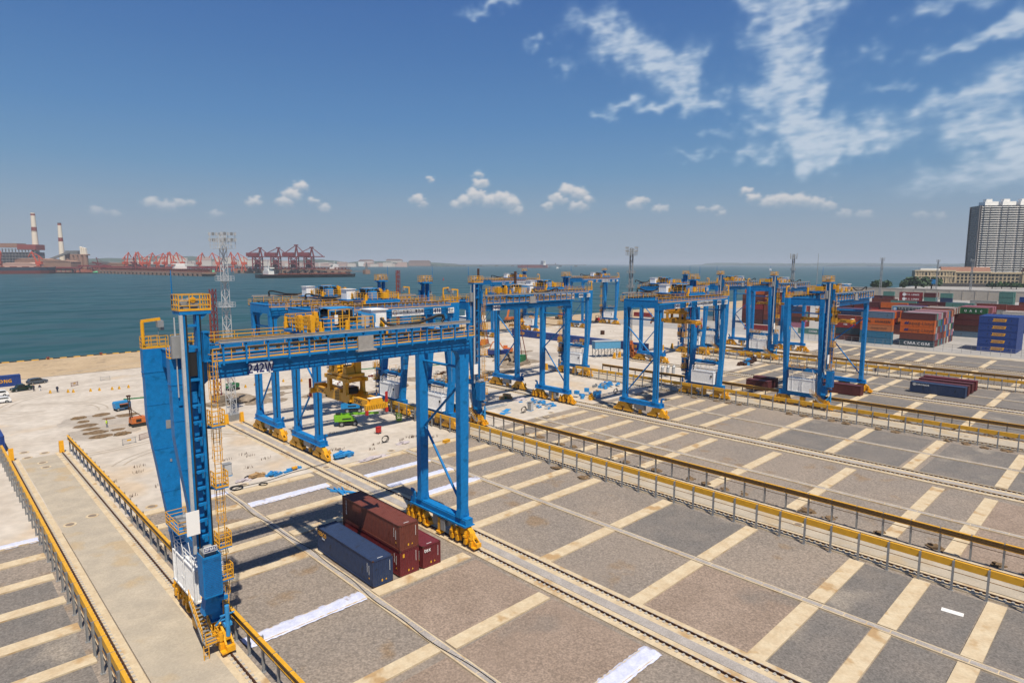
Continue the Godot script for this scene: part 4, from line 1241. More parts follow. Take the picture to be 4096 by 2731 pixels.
func container_meshes(len_: float, h: float, fine: bool) -> Array:
	var key := "%.2f %.2f %s" % [len_, h, fine]
	if box_mesh.has(key):
		return box_mesh[key]
	var hl := len_ / 2
	var w := 1.219
	var a := MB.new()
	if fine:
		corrugated(a, 2, -hl + 0.12, hl - 0.12, 0.16, h - 0.1, -w + 0.03, -1.0, 0.28, 0.04)
		corrugated(a, 2, -hl + 0.12, hl - 0.12, 0.16, h - 0.1, w - 0.03, 1.0, 0.28, 0.04)
		corrugated(a, 0, -w + 0.12, w - 0.12, 0.16, h - 0.1, hl - 0.03, 1.0, 0.25, 0.045)
		corrugated(a, 0, -w + 0.12, w - 0.12, 0.16, h - 0.1, -hl + 0.03, -1.0, 0.25, 0.045)
	else:
		a.bx(-w + 0.05, w - 0.05, 0.1, h - 0.06, -hl + 0.05, hl - 0.05)
	var r := MB.new()
	if fine:
		var k := roundi(len_ / 0.21)
		for i in k:
			var z := -hl + 0.15 + (len_ - 0.3) * i / k
			var st := (len_ - 0.3) / k
			r.quad(Vector3(-w + 0.1, h - 0.05, z + st * 0.5), Vector3(w - 0.1, h - 0.05, z + st * 0.5), Vector3(w - 0.1, h - 0.025, z + st * 0.2), Vector3(-w + 0.1, h - 0.025, z + st * 0.2))
			r.quad(Vector3(-w + 0.1, h - 0.025, z + st), Vector3(w - 0.1, h - 0.025, z + st), Vector3(w - 0.1, h - 0.05, z + st * 0.5), Vector3(-w + 0.1, h - 0.05, z + st * 0.5))
			r.quad(Vector3(-w + 0.1, h - 0.025, z + st * 0.2), Vector3(w - 0.1, h - 0.025, z + st * 0.2), Vector3(w - 0.1, h - 0.025, z), Vector3(-w + 0.1, h - 0.025, z))
		r.bx(-w + 0.08, w - 0.08, h - 0.09, h - 0.06, -hl + 0.1, hl - 0.1)
	else:
		r.bx(-w + 0.06, w - 0.06, h - 0.05, h - 0.03, -hl + 0.06, hl - 0.06)
	var f := MB.new()
	for x in [-w, w]:
		var x0 := minf(x, x - signf(x) * 0.12)
		for z in [-hl, hl]:
			var z0 := minf(z, z - signf(z) * 0.14)
			f.bx(x0, x0 + 0.12, 0.0, h, z0, z0 + 0.14)
		f.bx(x0, x0 + 0.12, 0.02, 0.17, -hl + 0.14, hl - 0.14)
		f.bx(minf(x, x - signf(x) * 0.1), minf(x, x - signf(x) * 0.1) + 0.1, h - 0.12, h - 0.01, -hl + 0.14, hl - 0.14)
	for z in [-hl, hl]:
		var z0 := minf(z, z - signf(z) * 0.1)
		f.bx(-w + 0.12, w - 0.12, 0.02, 0.17, z0, z0 + 0.1)
		f.bx(-w + 0.12, w - 0.12, h - 0.13, h - 0.01, z0, z0 + 0.1)
	var spots := []
	for x in [-w + 0.08, w - 0.08]:
		for z in [-hl + 0.08, hl - 0.08]:
			for y in [0.055, h - 0.055]:
				spots.append(Vector3(x, y, z))
	var c := MB.new()
	c.box(Vector3.ZERO, Vector3(0.178, 0.125, 0.178))
	box_mesh[key] = [a.mesh(), r.mesh(), f.mesh(), spots, c.mesh()]
	return box_mesh[key]

func container(colour: String, at: Vector3, len_: float, h: float, label: String, group := "", fine := false, turn := 0.0) -> Node3D:
	var t := thing("shipping_container", label, "container", at, turn, group)
	var m := container_meshes(len_, h, fine)
	var c: Material = M["c_" + colour]
	part("shell", m[0], c, t)
	part("roof", m[1], c, t)
	part("frame", m[2], c, t)
	if fine:
		for q in m[3]:
			part("corner_casting", m[4], M.rust, t, q)
	return t

func side_text(t: Node3D, s: String, h: float, m: Material, y: float, z: float, bold := true, stretch := 1.0) -> void: # on the -x long side
	part("lettering", lettering(s, h, 0.012, bold), m, t, Vector3(-1.235, y, z), -PI / 2).scale = Vector3(stretch, 1, 1)

func yellow_badge(t: Node3D, y: float, z: float) -> void:
	var b := MB.new()
	b.prism([Vector2(-2.3, -0.55), Vector2(2.0, -0.55), Vector2(2.3, 0.55), Vector2(-2.0, 0.55), Vector2(-1.75, 0.0)], 0.0, 0.012)
	var o := part("emblem", b, M.yellow, t, Vector3(-1.228, y, z), -PI / 2)
	part("emblem_letters", lettering("HUADONG", 0.66, 0.01), M.navy_ink, o, Vector3(0.05, 0, 0.018)).scale = Vector3(0.72, 1, 1)

func end_marks(t: Node3D, len_: float, h: float) -> void: # number rows and warning triangles on a near box
	var b := MB.new()
	var hl := len_ / 2
	for i in 9:
		b.box(Vector3(0.86, h - 0.5 - i * 0.13, hl - 0.02), Vector3(0.045, 0.09, 0.02))
	for i in 8:
		b.box(Vector3(-1.225, h - 0.55 - i * 0.13, hl - 1.1), Vector3(0.02, 0.08, 0.05))
		b.box(Vector3(-1.225, h - 0.75 - i * 0.13, hl - 0.75), Vector3(0.02, 0.08, 0.06))
	for i in 5:
		b.box(Vector3(-0.35 + i * 0.13, h + 0.0, hl - 0.4), Vector3(0.09, 0.012, 0.1))
	stuff(part("serial_marks", b, M.sign_white, t))
	b = MB.new()
	b.prism([Vector2(0.3, 0.42), Vector2(0.5, 0.42), Vector2(0.4, 0.62)], hl - 0.03, hl - 0.01)
	b.prism([Vector2(-0.1, 0.75), Vector2(0.1, 0.75), Vector2(0.0, 0.95)], -0.006, 0.006, Transform3D(Basis(Vector3.UP, -PI / 2), Vector3(-1.225, 0, hl - 0.75)))
	b.box(Vector3(-0.1, 0.5, hl - 0.02), Vector3(0.16, 0.24, 0.02))
	stuff(part("warning_mark", b, M.cover_yellow, t))

func containers() -> void:
	var L := 12.192
	var c := container("navy", Vector3(33.66, 0.0, -60.32), L, 2.896, "navy blue container with orange and white lettering, beside the stacked brown pair", "", true)
	part("lettering", lettering("FESCO", 0.5, 0.012), M.yellow, c, Vector3(-1.235, 2.3, -4.9), -PI / 2)
	part("lettering", lettering("lines", 0.22, 0.012), M.sign_white, c, Vector3(-1.235, 1.85, -4.6), -PI / 2)
	end_marks(c, L, 2.896)
	c = container("wine", Vector3(36.96, 0.0, -60.22), L, 2.896, "dark red container under the brown one, next to the navy container", "", true)
	end_marks(c, L, 2.896)
	var y := MB.new()
	y.box(Vector3(-0.75, 2.3, 6.09), Vector3(0.22, 0.4, 0.02))
	part("placard", y, M.cover_yellow, c)
	c = container("brown", Vector3(36.96, 2.9, -60.22), L, 2.896, "brown container on top of the dark red one, with upright white letters", "", true)
	end_marks(c, L, 2.896)
	var tr := "TRITON"
	for i in 6:
		part("lettering", lettering(tr[i], 0.26, 0.012), M.sign_white, c, Vector3(-1.235, 2.45 - i * 0.29, -5.15), -PI / 2)
	c = container("wine", Vector3(39.83, 0.0, -60.05), L, 2.591, "wine red container with the white word tex on its end", "", true)
	end_marks(c, L, 2.591)
	part("lettering", lettering("tex", 0.42, 0.012), M.sign_white, c, Vector3(-0.6, 2.02, 6.1))
	c = container("navy", Vector3(192.0, 0.0, -38.1), L, 2.7, "navy container with a white globe emblem, first of four in a row", "", true)
	side_text(c, "CRONOS", 0.4, M.sign_white, 2.15, -3.2, true, 1.3)
	var e := MB.new()
	for k in 4:
		e.beam(Vector3(-1.232, 1.85 + k * 0.2, -5.6 + 0.15 * absf(k - 1.5)), Vector3(-1.232, 1.85 + k * 0.2, -4.6 - 0.15 * absf(k - 1.5)), 0.012, 0.1)
	e.tube(Vector3(-1.238, 2.15, -5.1), Vector3(-1.226, 2.15, -5.1), 0.3, 12)
	part("emblem", e, M.sign_white, c)
	for q in [[195.6, "maroon", "next to the navy globe-emblem container"], [200.4, "maroon", "standing between two other maroon ones in the globe-emblem row"], [205.2, "wine", "last of the row begun by the globe-emblem container"]]:
		container(q[1], Vector3(q[0], 0.0, -38.1), L, 2.6, "maroon container " + q[2], "", true)
	container("maroon", Vector3(175.1, 0.0, -57.2), L, 2.6, "lone maroon container beside the sill of the far crane with a white house", "", true)
	container("maroon", Vector3(164.0, 0.0, -73.3), 6.06, 2.6, "short dark red container nearer the brown busbar fence", "", true)
	container("maroon", Vector3(169.6, 0.0, -74.0), 6.06, 2.6, "short dark red container beside the crane rail, behind its twin", "", true)
	for i in 6:
		c = container("blue_c", Vector3(204.2, 0.0, -203.8 + i * 12.35), L, 2.9, "dark blue container with yellow badge in the long single row", "dark blue containers in one long row")
		yellow_badge(c, 1.6, 0.0)
	c = container("blue_c", Vector3(14.6, 0.0, -216.6), L, 2.9, "blue container with yellow and white lettering behind the parked cars", "", true, PI / 2)
	part("lettering", lettering("HUADONG", 0.9, 0.012), M.yellow, c, Vector3(-1.235, 1.5, 1.0), -PI / 2)
	container("blue_c", Vector3(9.2, 0.0, -146.7), L, 2.9, "blue container beside the end of the service road", "", true)
	container("redbox", Vector3(313.0, 0.0, -142.5), L, 2.6, "red container on the ground before the tall red container wall")
	c = container("seagreen", Vector3(315.0, 0.0, -116.0), L, 2.6, "sea green container with the white word CHINA")
	side_text(c, "CHINA", 0.9, M.sign_white, 1.4, 1.0)
	container("redbox", Vector3(338.0, 0.0, -229.0), L, 2.6, "red container by the quay beyond the building site")
	stacks()

func column(x: float, zc: float, tiers: Array, where: String, len_ := 12.192, from := 0, h := 2.75, row := 0) -> Array:
	var nth := ["first", "second", "third", "fourth", "fifth", "sixth", "seventh", "eighth", "ninth", "tenth", "eleventh", "twelfth", "thirteenth", "fourteenth"]
	var words := {"navy": "navy", "blue_c": "royal blue", "maroon": "maroon", "brown": "brown", "redbox": "bright red", "wine": "wine red", "teal": "teal blue", "slate": "slate blue", "orange_c": "bright orange", "orange_pale": "pale orange", "grey_c": "light grey", "green_c": "dark green", "seagreen": "sea green", "dark_teal": "dark teal", "magenta": "magenta", "cream": "cream white", "pink": "faded pink", "dkbrown": "dark brown", "rustred": "rust red"}
	var out := []
	for i in tiers.size():
		out.append(container(tiers[i], Vector3(x, (from + i) * h, zc), len_, h - 0.02, "%s container %s, %s%s tier" % [words[tiers[i]], where, ("row %s, " % nth[row]) if row > 0 else "", nth[from + i]], "containers " + where))
	return out

func stacks() -> void:
	var pal := ["maroon", "brown", "grey_c", "navy", "teal", "orange_c", "seagreen", "rustred", "cream", "slate", "wine", "pink", "green_c", "blue_c", "orange_pale"]
	var w := "fronting the stack with two bright orange tiers"
	var q := column(300.3, -68.5, ["dark_teal", "brown", "orange_c", "orange_c", "maroon"], w)
	side_text(q[0], "CMA CGM", 1.15, M.sign_white, 1.2, 0.3, true, 1.25)
	for i in [2, 3]:
		side_text(q[i], "Hapag-Lloyd", 1.15, M.ink, 1.25, 0.9, false, 1.15)
		var e := MB.new()
		for s in [0.0, 0.75]:
			e.prism([Vector2(-0.1 + s, -0.6), Vector2(0.75 + s, -0.6), Vector2(0.65 + s, -0.15), Vector2(0.35 + s, 0.0), Vector2(0.9 + s, 0.15), Vector2(0.75 + s, 0.6), Vector2(0.1 + s, 0.1)], 0.0, 0.012)
		part("emblem", e, M.navy_ink, q[i], Vector3(-1.235, 1.35, -4.6), -PI / 2)
	for r in range(1, 13):
		var tiers := []
		for k in 5:
			tiers.append(pal[rng.randi() % pal.size()])
		column(300.3 + r * 2.62, -68.5, tiers, "in the block behind two orange tiers", 12.192, 0, 2.75, r)
	w = "fronting the stack with one bright orange tier"
	q = column(297.4, -82.9, ["teal", "teal", "orange_pale", "orange_c", "slate"], w)
	side_text(q[3], "BAL - HUAXIN", 1.0, M.ink, 1.3, 0.4, true, 1.1)
	side_text(q[2], "Hapag-Lloyd", 0.7, M.ink, 1.3, 1.0, false, 1.1)
	for r in range(1, 6):
		column(297.4 + r * 2.62, -82.9, [pal[rng.randi() % pal.size()], pal[(r * 5) % pal.size()]], "in the stack with one orange tier", 12.192, 3, 2.75, r)
	q = column(302.2, -96.6, ["maroon", "dark_teal", "redbox", "rustred"], "fronting the mostly red and maroon stack")
	side_text(q[2], "TEX", 0.7, M.sign_white, 1.5, 0.0)
	for r in range(1, 6):
		column(302.2 + r * 2.62, -96.6, [["navy", "blue_c", "brown", "navy", "maroon"][r - 1]], "on the mostly red and maroon stack", 12.192, 4, 2.75, r)
	q = column(345.0, -84.0, ["brown", "maroon", "brown", "green_c", "grey_c"], "in the stack topped by black-lettered grey")
	side_text(q[4], "MAERSK", 1.5, M.ink, 1.3, 1.0, true, 1.2)
	var st := MB.new()
	st.bx(-1.24, -1.226, 0.5, 2.3, -5.4, -3.7)
	part("emblem", st, M.lift_blue, q[4])
	st = MB.new()
	for k in 7:
		var a := TAU * k / 14
		st.beam(Vector3(-1.245, 1.4 + sin(a) * 0.7, -4.55 + cos(a) * 0.7), Vector3(-1.245, 1.4 - sin(a) * 0.7, -4.55 - cos(a) * 0.7), 0.02, 0.14)
	part("emblem_star", st, M.sign_white, q[4])
	for r in range(1, 5):
		column(345.0 + r * 2.62, -84.0, [pal[(r * 3 + 1) % pal.size()]], "behind the black-lettered light grey one", 12.192, 4, 2.75, r)
	for r in range(0, 6):
		column(342.0 + r * 2.62, -70.6, [["brown", "cream", "rustred", "grey_c", "brown", "cream"][r]] if r > 0 else ["brown", "brown", "maroon", "rustred", "brown"], "between the light grey and dark green tops", 12.192, 4 if r > 0 else 0, 2.75, r)
	q = column(356.2, -60.2, ["slate", "dkbrown", "maroon", "maroon", "green_c"], "fronting the stack with a dark green top")
	for k in 4:
		side_text(q[4], "UASC"[k], 1.0, M.sign_white, 1.3, -2.2 + k * 2.0)
	for r in range(1, 9):
		var tt := []
		for k in 5:
			tt.append(["maroon", "brown", "wine", "pink", "grey_c", "rustred"][rng.randi() % 6])
		column(356.2 + r * 2.62, -60.2, tt, "behind the dark green topped front", 12.192, 0, 2.75, r)
	q = column(303.2, -42.3, ["blue_c", "blue_c", "blue_c", "blue_c", "blue_c"], "with yellow badge in the all blue stack")
	for c in q:
		yellow_badge(c, 1.4, 0.3)
	for r in range(1, 6):
		column(303.2 + r * 2.62, -42.3, ["blue_c", "blue_c", "blue_c", "blue_c", "blue_c"], "behind the badged all blue front", 12.192, 0, 2.75, r)
	for r in 4:
		column(338.0 + r * 2.62, -40.0, [["cream", "rustred", "grey_c", "cream"][r]], "beyond the all blue stack", 12.192, 4, 2.75, r + 1)
	# farther rows
	q = column(450.0, -107.7, ["navy", "redbox", "redbox"], "in the far stack with white-lettered red", 12.192, 3)
	for i in [1, 2]:
		side_text(q[i], "T.S. LINES", 1.0, M.sign_white, 1.3, 1.2, true, 1.1)
		st = MB.new()
		st.tube(Vector3(-1.24, 1.35, -3.4), Vector3(-1.226, 1.35, -3.4), 1.0, 16)
		part("emblem", st, M.sign_white, q[i])
	column(452.0, -120.4, ["brown", "maroon", "seagreen"], "beside the far white-lettered red stack", 6.06, 3)
	column(453.0, -127.0, ["maroon", "wine", "maroon"], "beyond the sea green short box", 6.06, 2)
	for r in 3:
		column(450.0 + r * 2.62, -97.5, [["navy", "seagreen", "maroon"], ["grey_c", "slate", "grey_c"], ["cream", "grey_c", "brown"]][r], "between lettered red tiers and green pile", 6.06, 3, 2.75, r + 1)
	column(450.0, -89.0, ["seagreen", "navy", "seagreen"], "in the small far pile before the sea wall", 6.06, 3)
	for r in 3:
		column(420.0 + r * 2.62, -56.5, ["seagreen", "seagreen", "seagreen"], "in the far sea green pile", 6.06, 4 - r % 2, 2.75, r + 1)
	column(432.0, -68.0, ["grey_c"], "alone on top beside the sea green pile", 12.192, 4)
	column(430.0, -46.0, ["maroon", "brown", "blue_c"], "on the stack beyond the sea green pile", 12.192, 3)
	column(400.0, -76.0, ["navy"], "with its dark roof before the far sea wall", 12.192, 4)
	column(440.0, -135.0, ["maroon", "grey_c"], "far back near a lamp mast", 6.06, 3)
	column(415.0, -112.0, ["maroon", "maroon", "brown"], "far back behind the grey walkway", 12.192, 2)
	for k in 5: # rows between the lettered stacks and the wall
		var tt := []
		for j in 5:
			tt.append(["maroon", "brown", "navy", "redbox", "grey_c", "seagreen", "rustred", "teal"][rng.randi() % 8])
		column(396.0 + (k % 2) * 3.0, -98.0 + k * 12.9, tt, "in the long rows before the sea wall, bay %s" % ["one", "two", "three", "four", "five"][k])
	for k in 4:
		column(372.0, -122.0 + k * 12.9, [["maroon", "brown"], ["redbox", "maroon"], ["brown", "orange_c"], ["green_c", "brown"]][k], "on the middle rows, bay %s" % ["one", "two", "three", "four"][k], 12.192, 3)
	# the tall red wall
	column(345.0, -159.6, ["dkbrown", "maroon", "maroon", "redbox", "maroon", "brown"], "in the tall red wall towards the quay", 12.192, 0, 2.8)
	column(345.0, -147.0, ["navy", "brown", "rustred", "rustred", "wine", "redbox", "maroon"], "in the tall red wall's higher half", 12.192, 0, 2.8)
	for r in range(1, 4):
		column(345.0 + r * 2.62, -147.0, [["orange_c", "navy", "brown"][r - 1]], "behind the tall red container wall", 12.192, 6, 2.8, r)
		column(345.0 + r * 2.62, -159.6, [["orange_c", "brown", "orange_pale"][r - 1]], "behind the red wall towards the quay", 12.192, 6, 2.8, r)
	column(343.0, -134.2, ["pink", "dkbrown", "brown", "navy"], "in the short pile ending the red wall", 6.06, 0, 2.8)
	for r in range(1, 4):
		column(343.0 + r * 2.62, -134.2, [["magenta", "magenta", "rustred", "grey_c"], ["brown", "pink", "seagreen", "redbox"], ["wine", "green_c", "maroon", "maroon"]][r - 1], "behind the short pile at the wall", 6.06, 0, 2.8, r)
	column(345.0, -200.0, ["magenta", "magenta", "magenta"], "in the magenta pile by the quay", 12.192, 0, 2.8)
	column(345.0, -187.0, ["grey_c", "teal", "grey_c", "cream"], "in the pale pile next to the magenta one", 6.06, 0, 2.8)
	column(345.0, -179.5, ["redbox", "navy", "brown", "teal", "cream"], "between the pale pile and the tall red wall", 6.06, 0, 2.8)

# ---- lamp masts ---------------------------------------------------------------
func lamp_mast(at: Vector3, h: float, label: String, fine: bool) -> void:
	var th := 0.12 if fine else (0.22 if at.length() < 350 else 0.4)
	var steel: Material = M.galv_pale if fine else M.mast_steel
	var t := thing("lamp_mast", label, "light mast", at, 0.3, "tall lattice lamp masts")
	var b := MB.new()
	var w0 := 0.75
	var w1 := 0.45
	var k := 26 if fine else 13
	for i in k:
		var f0 := float(i) / k
		var f1 := float(i + 1) / k
		var a0 := lerpf(w0, w1, f0)
		var a1 := lerpf(w0, w1, f1)
		var c := [[-1, -1], [1, -1], [1, 1], [-1, 1]]
		for j in 4:
			var p: Array = c[j]
			var q: Array = c[(j + 1) % 4]
			b.beam(Vector3(p[0] * a0, h * f0, p[1] * a0), Vector3(p[0] * a1, h * f1, p[1] * a1), th, th)
			b.beam(Vector3(p[0] * a1, h * f1, p[1] * a1), Vector3(q[0] * a1, h * f1, q[1] * a1), th * 0.55, th * 0.55)
			if (i + j) % 2 == 0:
				b.beam(Vector3(p[0] * a0, h * f0, p[1] * a0), Vector3(q[0] * a1, h * f1, q[1] * a1), 0.08, 0.08)
			else:
				b.beam(Vector3(q[0] * a0, h * f0, q[1] * a0), Vector3(p[0] * a1, h * f1, p[1] * a1), 0.08, 0.08)
	part("lattice", b, steel, t)
	b = MB.new()
	for q in [[h * 0.62, 1.3, 1.0], [h * 0.76, 1.3, 1.0], [h * 0.93, 1.7, 2.0]]:
		b.bx(-q[1], q[1], q[0] - 0.06, q[0], -q[1], q[1])
		b.rail([Vector3(-q[1], q[0], -q[1]), Vector3(q[1], q[0], -q[1]), Vector3(q[1], q[0], q[1]), Vector3(-q[1], q[0], q[1]), Vector3(-q[1], q[0], -q[1])], q[2], 1.0, 0.035)
	for x in [-1.7, 0.0, 1.7]:
		b.beam(Vector3(x, h * 0.93, -1.7), Vector3(x, h + 0.4, -1.7), 0.1, 0.1)
		b.beam(Vector3(x, h * 0.93, 1.7), Vector3(x, h + 0.4, 1.7), 0.1, 0.1)
	part("platform", b, steel, t)
	for s in [-1, 1]:
		for i in 5:
			var l := MB.new()
			for y in [h - 1.0, h + 0.2]:
				l.box(Vector3(-1.6 + i * 0.8, y, s * 1.85), Vector3(0.42, 0.62, 0.35))
			part("floodlight", l, M.galv if i % 2 else M.galv_pale, t)
	b = MB.new()
	b.box(Vector3(0, 0.6, 0), Vector3(2.2, 1.6, 2.2))
	part("base_box", b, M.galv, t)

# ---- people ---------------------------------------------------------------------
func field_mesh(bones: Array, grow: float, cell: float) -> MB: # surface net round tapered capsules joined smoothly
	var lo := Vector3(9, 9, 9)
	var hi := -lo
	for q in bones:
		for k in 2:
			var r: float = q[2 + k] + grow + cell * 2
			lo = lo.min(q[k] - Vector3.ONE * r)
			hi = hi.max(q[k] + Vector3.ONE * r)
	var n := Vector3i(((hi - lo) / cell).ceil()) + Vector3i.ONE
	var val := PackedFloat32Array()
	val.resize(n.x * n.y * n.z)
	var i := 0
	for z in n.z:
		for y in n.y:
			for x in n.x:
				var p := lo + Vector3(x, y, z) * cell
				var s := 0.0
				for q in bones:
					var ab: Vector3 = q[1] - q[0]
					var t: float = clampf((p - q[0]).dot(ab) / maxf(ab.length_squared(), 1e-6), 0.0, 1.0)
					var d: float = p.distance_to(q[0] + ab * t) - lerpf(q[2], q[3], t)
					s += exp(-d * 45.0)
				val[i] = -log(maxf(s, 1e-30)) / 45.0 - grow
				i += 1
	var vert := {}
	var at := func(x: int, y: int, z: int) -> float: return val[(z * n.y + y) * n.x + x]
	for z in n.z - 1:
		for y in n.y - 1:
			for x in n.x - 1:
				var c := Vector3.ZERO
				var k := 0
				for e in [[0, 0, 0, 1, 0, 0], [0, 1, 0, 1, 1, 0], [0, 0, 1, 1, 0, 1], [0, 1, 1, 1, 1, 1], [0, 0, 0, 0, 1, 0], [1, 0, 0, 1, 1, 0], [0, 0, 1, 0, 1, 1], [1, 0, 1, 1, 1, 1], [0, 0, 0, 0, 0, 1], [1, 0, 0, 1, 0, 1], [0, 1, 0, 0, 1, 1], [1, 1, 0, 1, 1, 1]]:
					var a: float = at.call(x + e[0], y + e[1], z + e[2])
					var b: float = at.call(x + e[3], y + e[4], z + e[5])
					if (a < 0) != (b < 0):
						c += Vector3(x + e[0], y + e[1], z + e[2]).lerp(Vector3(x + e[3], y + e[4], z + e[5]), a / (a - b))
						k += 1
				if k > 0:
					vert[Vector3i(x, y, z)] = lo + c / k * cell
	var m := MB.new()
	for z in range(1, n.z - 1):
		for y in range(1, n.y - 1):
			for x in range(1, n.x - 1):
				var a: float = at.call(x, y, z)
				for ax in 3:
					var d := [Vector3i(1, 0, 0), Vector3i(0, 1, 0), Vector3i(0, 0, 1)][ax] as Vector3i
					var b: float = at.call(x + d.x, y + d.y, z + d.z)
					if (a < 0) != (b < 0):
						var u := [Vector3i(0, 1, 0), Vector3i(0, 0, 1), Vector3i(1, 0, 0)][ax] as Vector3i
						var w := [Vector3i(0, 0, 1), Vector3i(1, 0, 0), Vector3i(0, 1, 0)][ax] as Vector3i
						var o := Vector3i(x, y, z)
						var p := [o - u - w, o - w, o, o - u]
						if vert.has(p[0]) and vert.has(p[1]) and vert.has(p[2]) and vert.has(p[3]):
							if a < 0:
								m.quad(vert[p[0]], vert[p[1]], vert[p[2]], vert[p[3]])
							else:
								m.quad(vert[p[3]], vert[p[2]], vert[p[1]], vert[p[0]])
	return m

func make_person(label: String, at: Vector3, turn: float, stride: float, top: Material, legs: Material, hat: Material) -> Node3D:
	var t := thing("person", label, "person", at, turn)
	var hip := 0.92
	var a := [Vector3(0, 1.08, 0), Vector3(0, 1.38, 0.01)]
	var torso := [[Vector3(-0.08, 1.0, 0), Vector3(-0.1, 1.36, 0), 0.115, 0.12], [Vector3(0.08, 1.0, 0), Vector3(0.1, 1.36, 0), 0.115, 0.12]]
	var arms := []
	var low := []
	for s in [-1.0, 1.0]:
		arms += [[Vector3(s * 0.18, 1.38, 0), Vector3(s * 0.25, 1.1, -s * stride * 0.5), 0.06, 0.048], [Vector3(s * 0.25, 1.1, -s * stride * 0.5), Vector3(s * 0.23, 0.86, 0.1 - s * stride * 0.6), 0.046, 0.036]]
		low += [[Vector3(s * 0.09, hip, 0), Vector3(s * 0.1, 0.5, 0.03 + s * stride * 0.6), 0.095, 0.065], [Vector3(s * 0.1, 0.5, 0.03 + s * stride * 0.6), Vector3(s * 0.1, 0.09, s * stride * 1.1), 0.062, 0.045], [Vector3(s * 0.1, 0.05, s * stride * 1.1 - 0.03), Vector3(s * 0.11, 0.045, s * stride * 1.1 + 0.16), 0.05, 0.042]]
	var head := [[Vector3(0, 1.42, 0), Vector3(0, 1.54, 0.02), 0.055, 0.055], [Vector3(0, 1.6, 0.02), Vector3(0, 1.68, 0.01), 0.085, 0.1], [Vector3(0, 1.61, 0.1), Vector3(0, 1.59, 0.12), 0.02, 0.02]]
	var hands := []
	for s in [-1.0, 1.0]:
		hands.append([Vector3(s * 0.23, 0.86, 0.1 - s * stride * 0.6), Vector3(s * 0.22, 0.75, 0.13 - s * stride * 0.6), 0.036, 0.03])
	part("body", field_mesh(torso + arms + low + head + hands, 0.0, 0.045), M.skin, t)
	part("jacket", field_mesh(torso + arms, 0.022, 0.05), top, t)
	part("trousers", field_mesh(low, 0.02, 0.05), legs, t)
	if hat:
		var b := MB.new()
		b.blob(Vector3(0, 1.69, 0.01), Vector3(0.125, 0.13, 0.14), 3, 0.0, 4, 10, true)
		b.tube(Vector3(0, 1.685, 0.02), Vector3(0, 1.70, 0.02), 0.15, 12)
		part("helmet", b, hat, t)
	return t

# ---- machines and clutter on the site ------------------------------------------------
func wheel(parent: Node3D, at: Vector3, r: float, w: float, axis := Vector3(0, 0, 1), rim: Material = null) -> void:
	var b := MB.new()
	b.tube(at - axis * w / 2, at + axis * w / 2, r, 16)
	var o := part("wheel", b, M.rubber, parent)
	b = MB.new()
	b.tube(at - axis * (w / 2 + 0.02), at + axis * (w / 2 + 0.02), r * 0.55, 12)
	part("rim", b, rim if rim else M.galv, o)

func boom_lift(label: String, at: Vector3, turn: float, m: Material, boom: float, stowed: bool) -> void:
	var t := thing("boom_lift", label, "boom lift", at, turn)
	var b := MB.new()
	b.bx(-1.9, 1.9, 0.45, 0.85, -0.9, 0.9)
	b.bx(-1.4, 1.4, 0.85, 1.05, -0.6, 0.6)
	part("chassis", b, M.steel_dark, t)
	for q in [[-1.35, -1.1], [1.35, -1.1], [-1.35, 1.1], [1.35, 1.1]]:
		wheel(t, Vector3(q[0], 0.55, q[1]), 0.55, 0.4)
	b = MB.new()
	b.prism([Vector2(-2.7, 1.1), Vector2(1.3, 1.1), Vector2(1.5, 1.4), Vector2(0.9, 2.1), Vector2(-0.4, 2.3), Vector2(-2.4, 2.35), Vector2(-2.75, 2.0)], 0.35, 1.15)
	b.prism([Vector2(-2.7, 1.1), Vector2(1.1, 1.1), Vector2(1.2, 1.5), Vector2(0.6, 2.0), Vector2(-2.4, 2.3), Vector2(-2.75, 2.0)], -1.15, -0.35)
	b.prism([Vector2(-2.8, 1.15), Vector2(-2.0, 1.15), Vector2(-2.0, 2.4), Vector2(-2.5, 2.4), Vector2(-2.8, 2.1)], -0.35, 0.35)
	part("turret", b, m, t)
	b = MB.new()
	b.bx(-2.4, -1.4, 2.4, 2.75, -0.4, 0.4)
	b.bx(-1.2, 0.6, 1.45, 1.75, 1.15, 1.17)
	part("cowl", b, M.black, t)
	b = MB.new()
	if stowed:
		b.beam(Vector3(-1.8, 2.45, 0), Vector3(boom * 0.6, 2.2, 0), 0.4, 0.45)
	else:
		b.beam(Vector3(-1.8, 2.3, 0), Vector3(1.4, 1.9, 0), 0.4, 0.45)
	var bm := part("boom", b, m, t)
	b = MB.new()
	if stowed:
		b.beam(Vector3(boom * 0.55, 2.2, 0.0), Vector3(boom * 0.86, 1.95, 0), 0.28, 0.32)
		b.tube(Vector3(0.5, 2.0, 0.25), Vector3(boom * 0.7, 1.9, 0.25), 0.06, 6)
		b.beam(Vector3(boom * 0.86, 1.95, 0), Vector3(boom * 0.96, 1.1, 0), 0.2, 0.25)
		part("inner_boom", b, M.galv, bm)
		b = MB.new()
		b.bx(boom - 0.5, boom + 0.5, 0.3, 0.4, -0.9, 0.9)
		b.rail([Vector3(boom - 0.5, 0.4, -0.9), Vector3(boom + 0.5, 0.4, -0.9), Vector3(boom + 0.5, 0.4, 0.9), Vector3(boom - 0.5, 0.4, 0.9), Vector3(boom - 0.5, 0.4, -0.9)], 1.1, 0.6, 0.04)
		part("basket", b, m, t)
	else:
		b.prism([Vector2(0.8, 1.3), Vector2(2.4, 1.1), Vector2(2.6, 1.5), Vector2(1.4, 2.0)], -0.4, 0.4)
		part("inner_boom", b, M.black, bm)

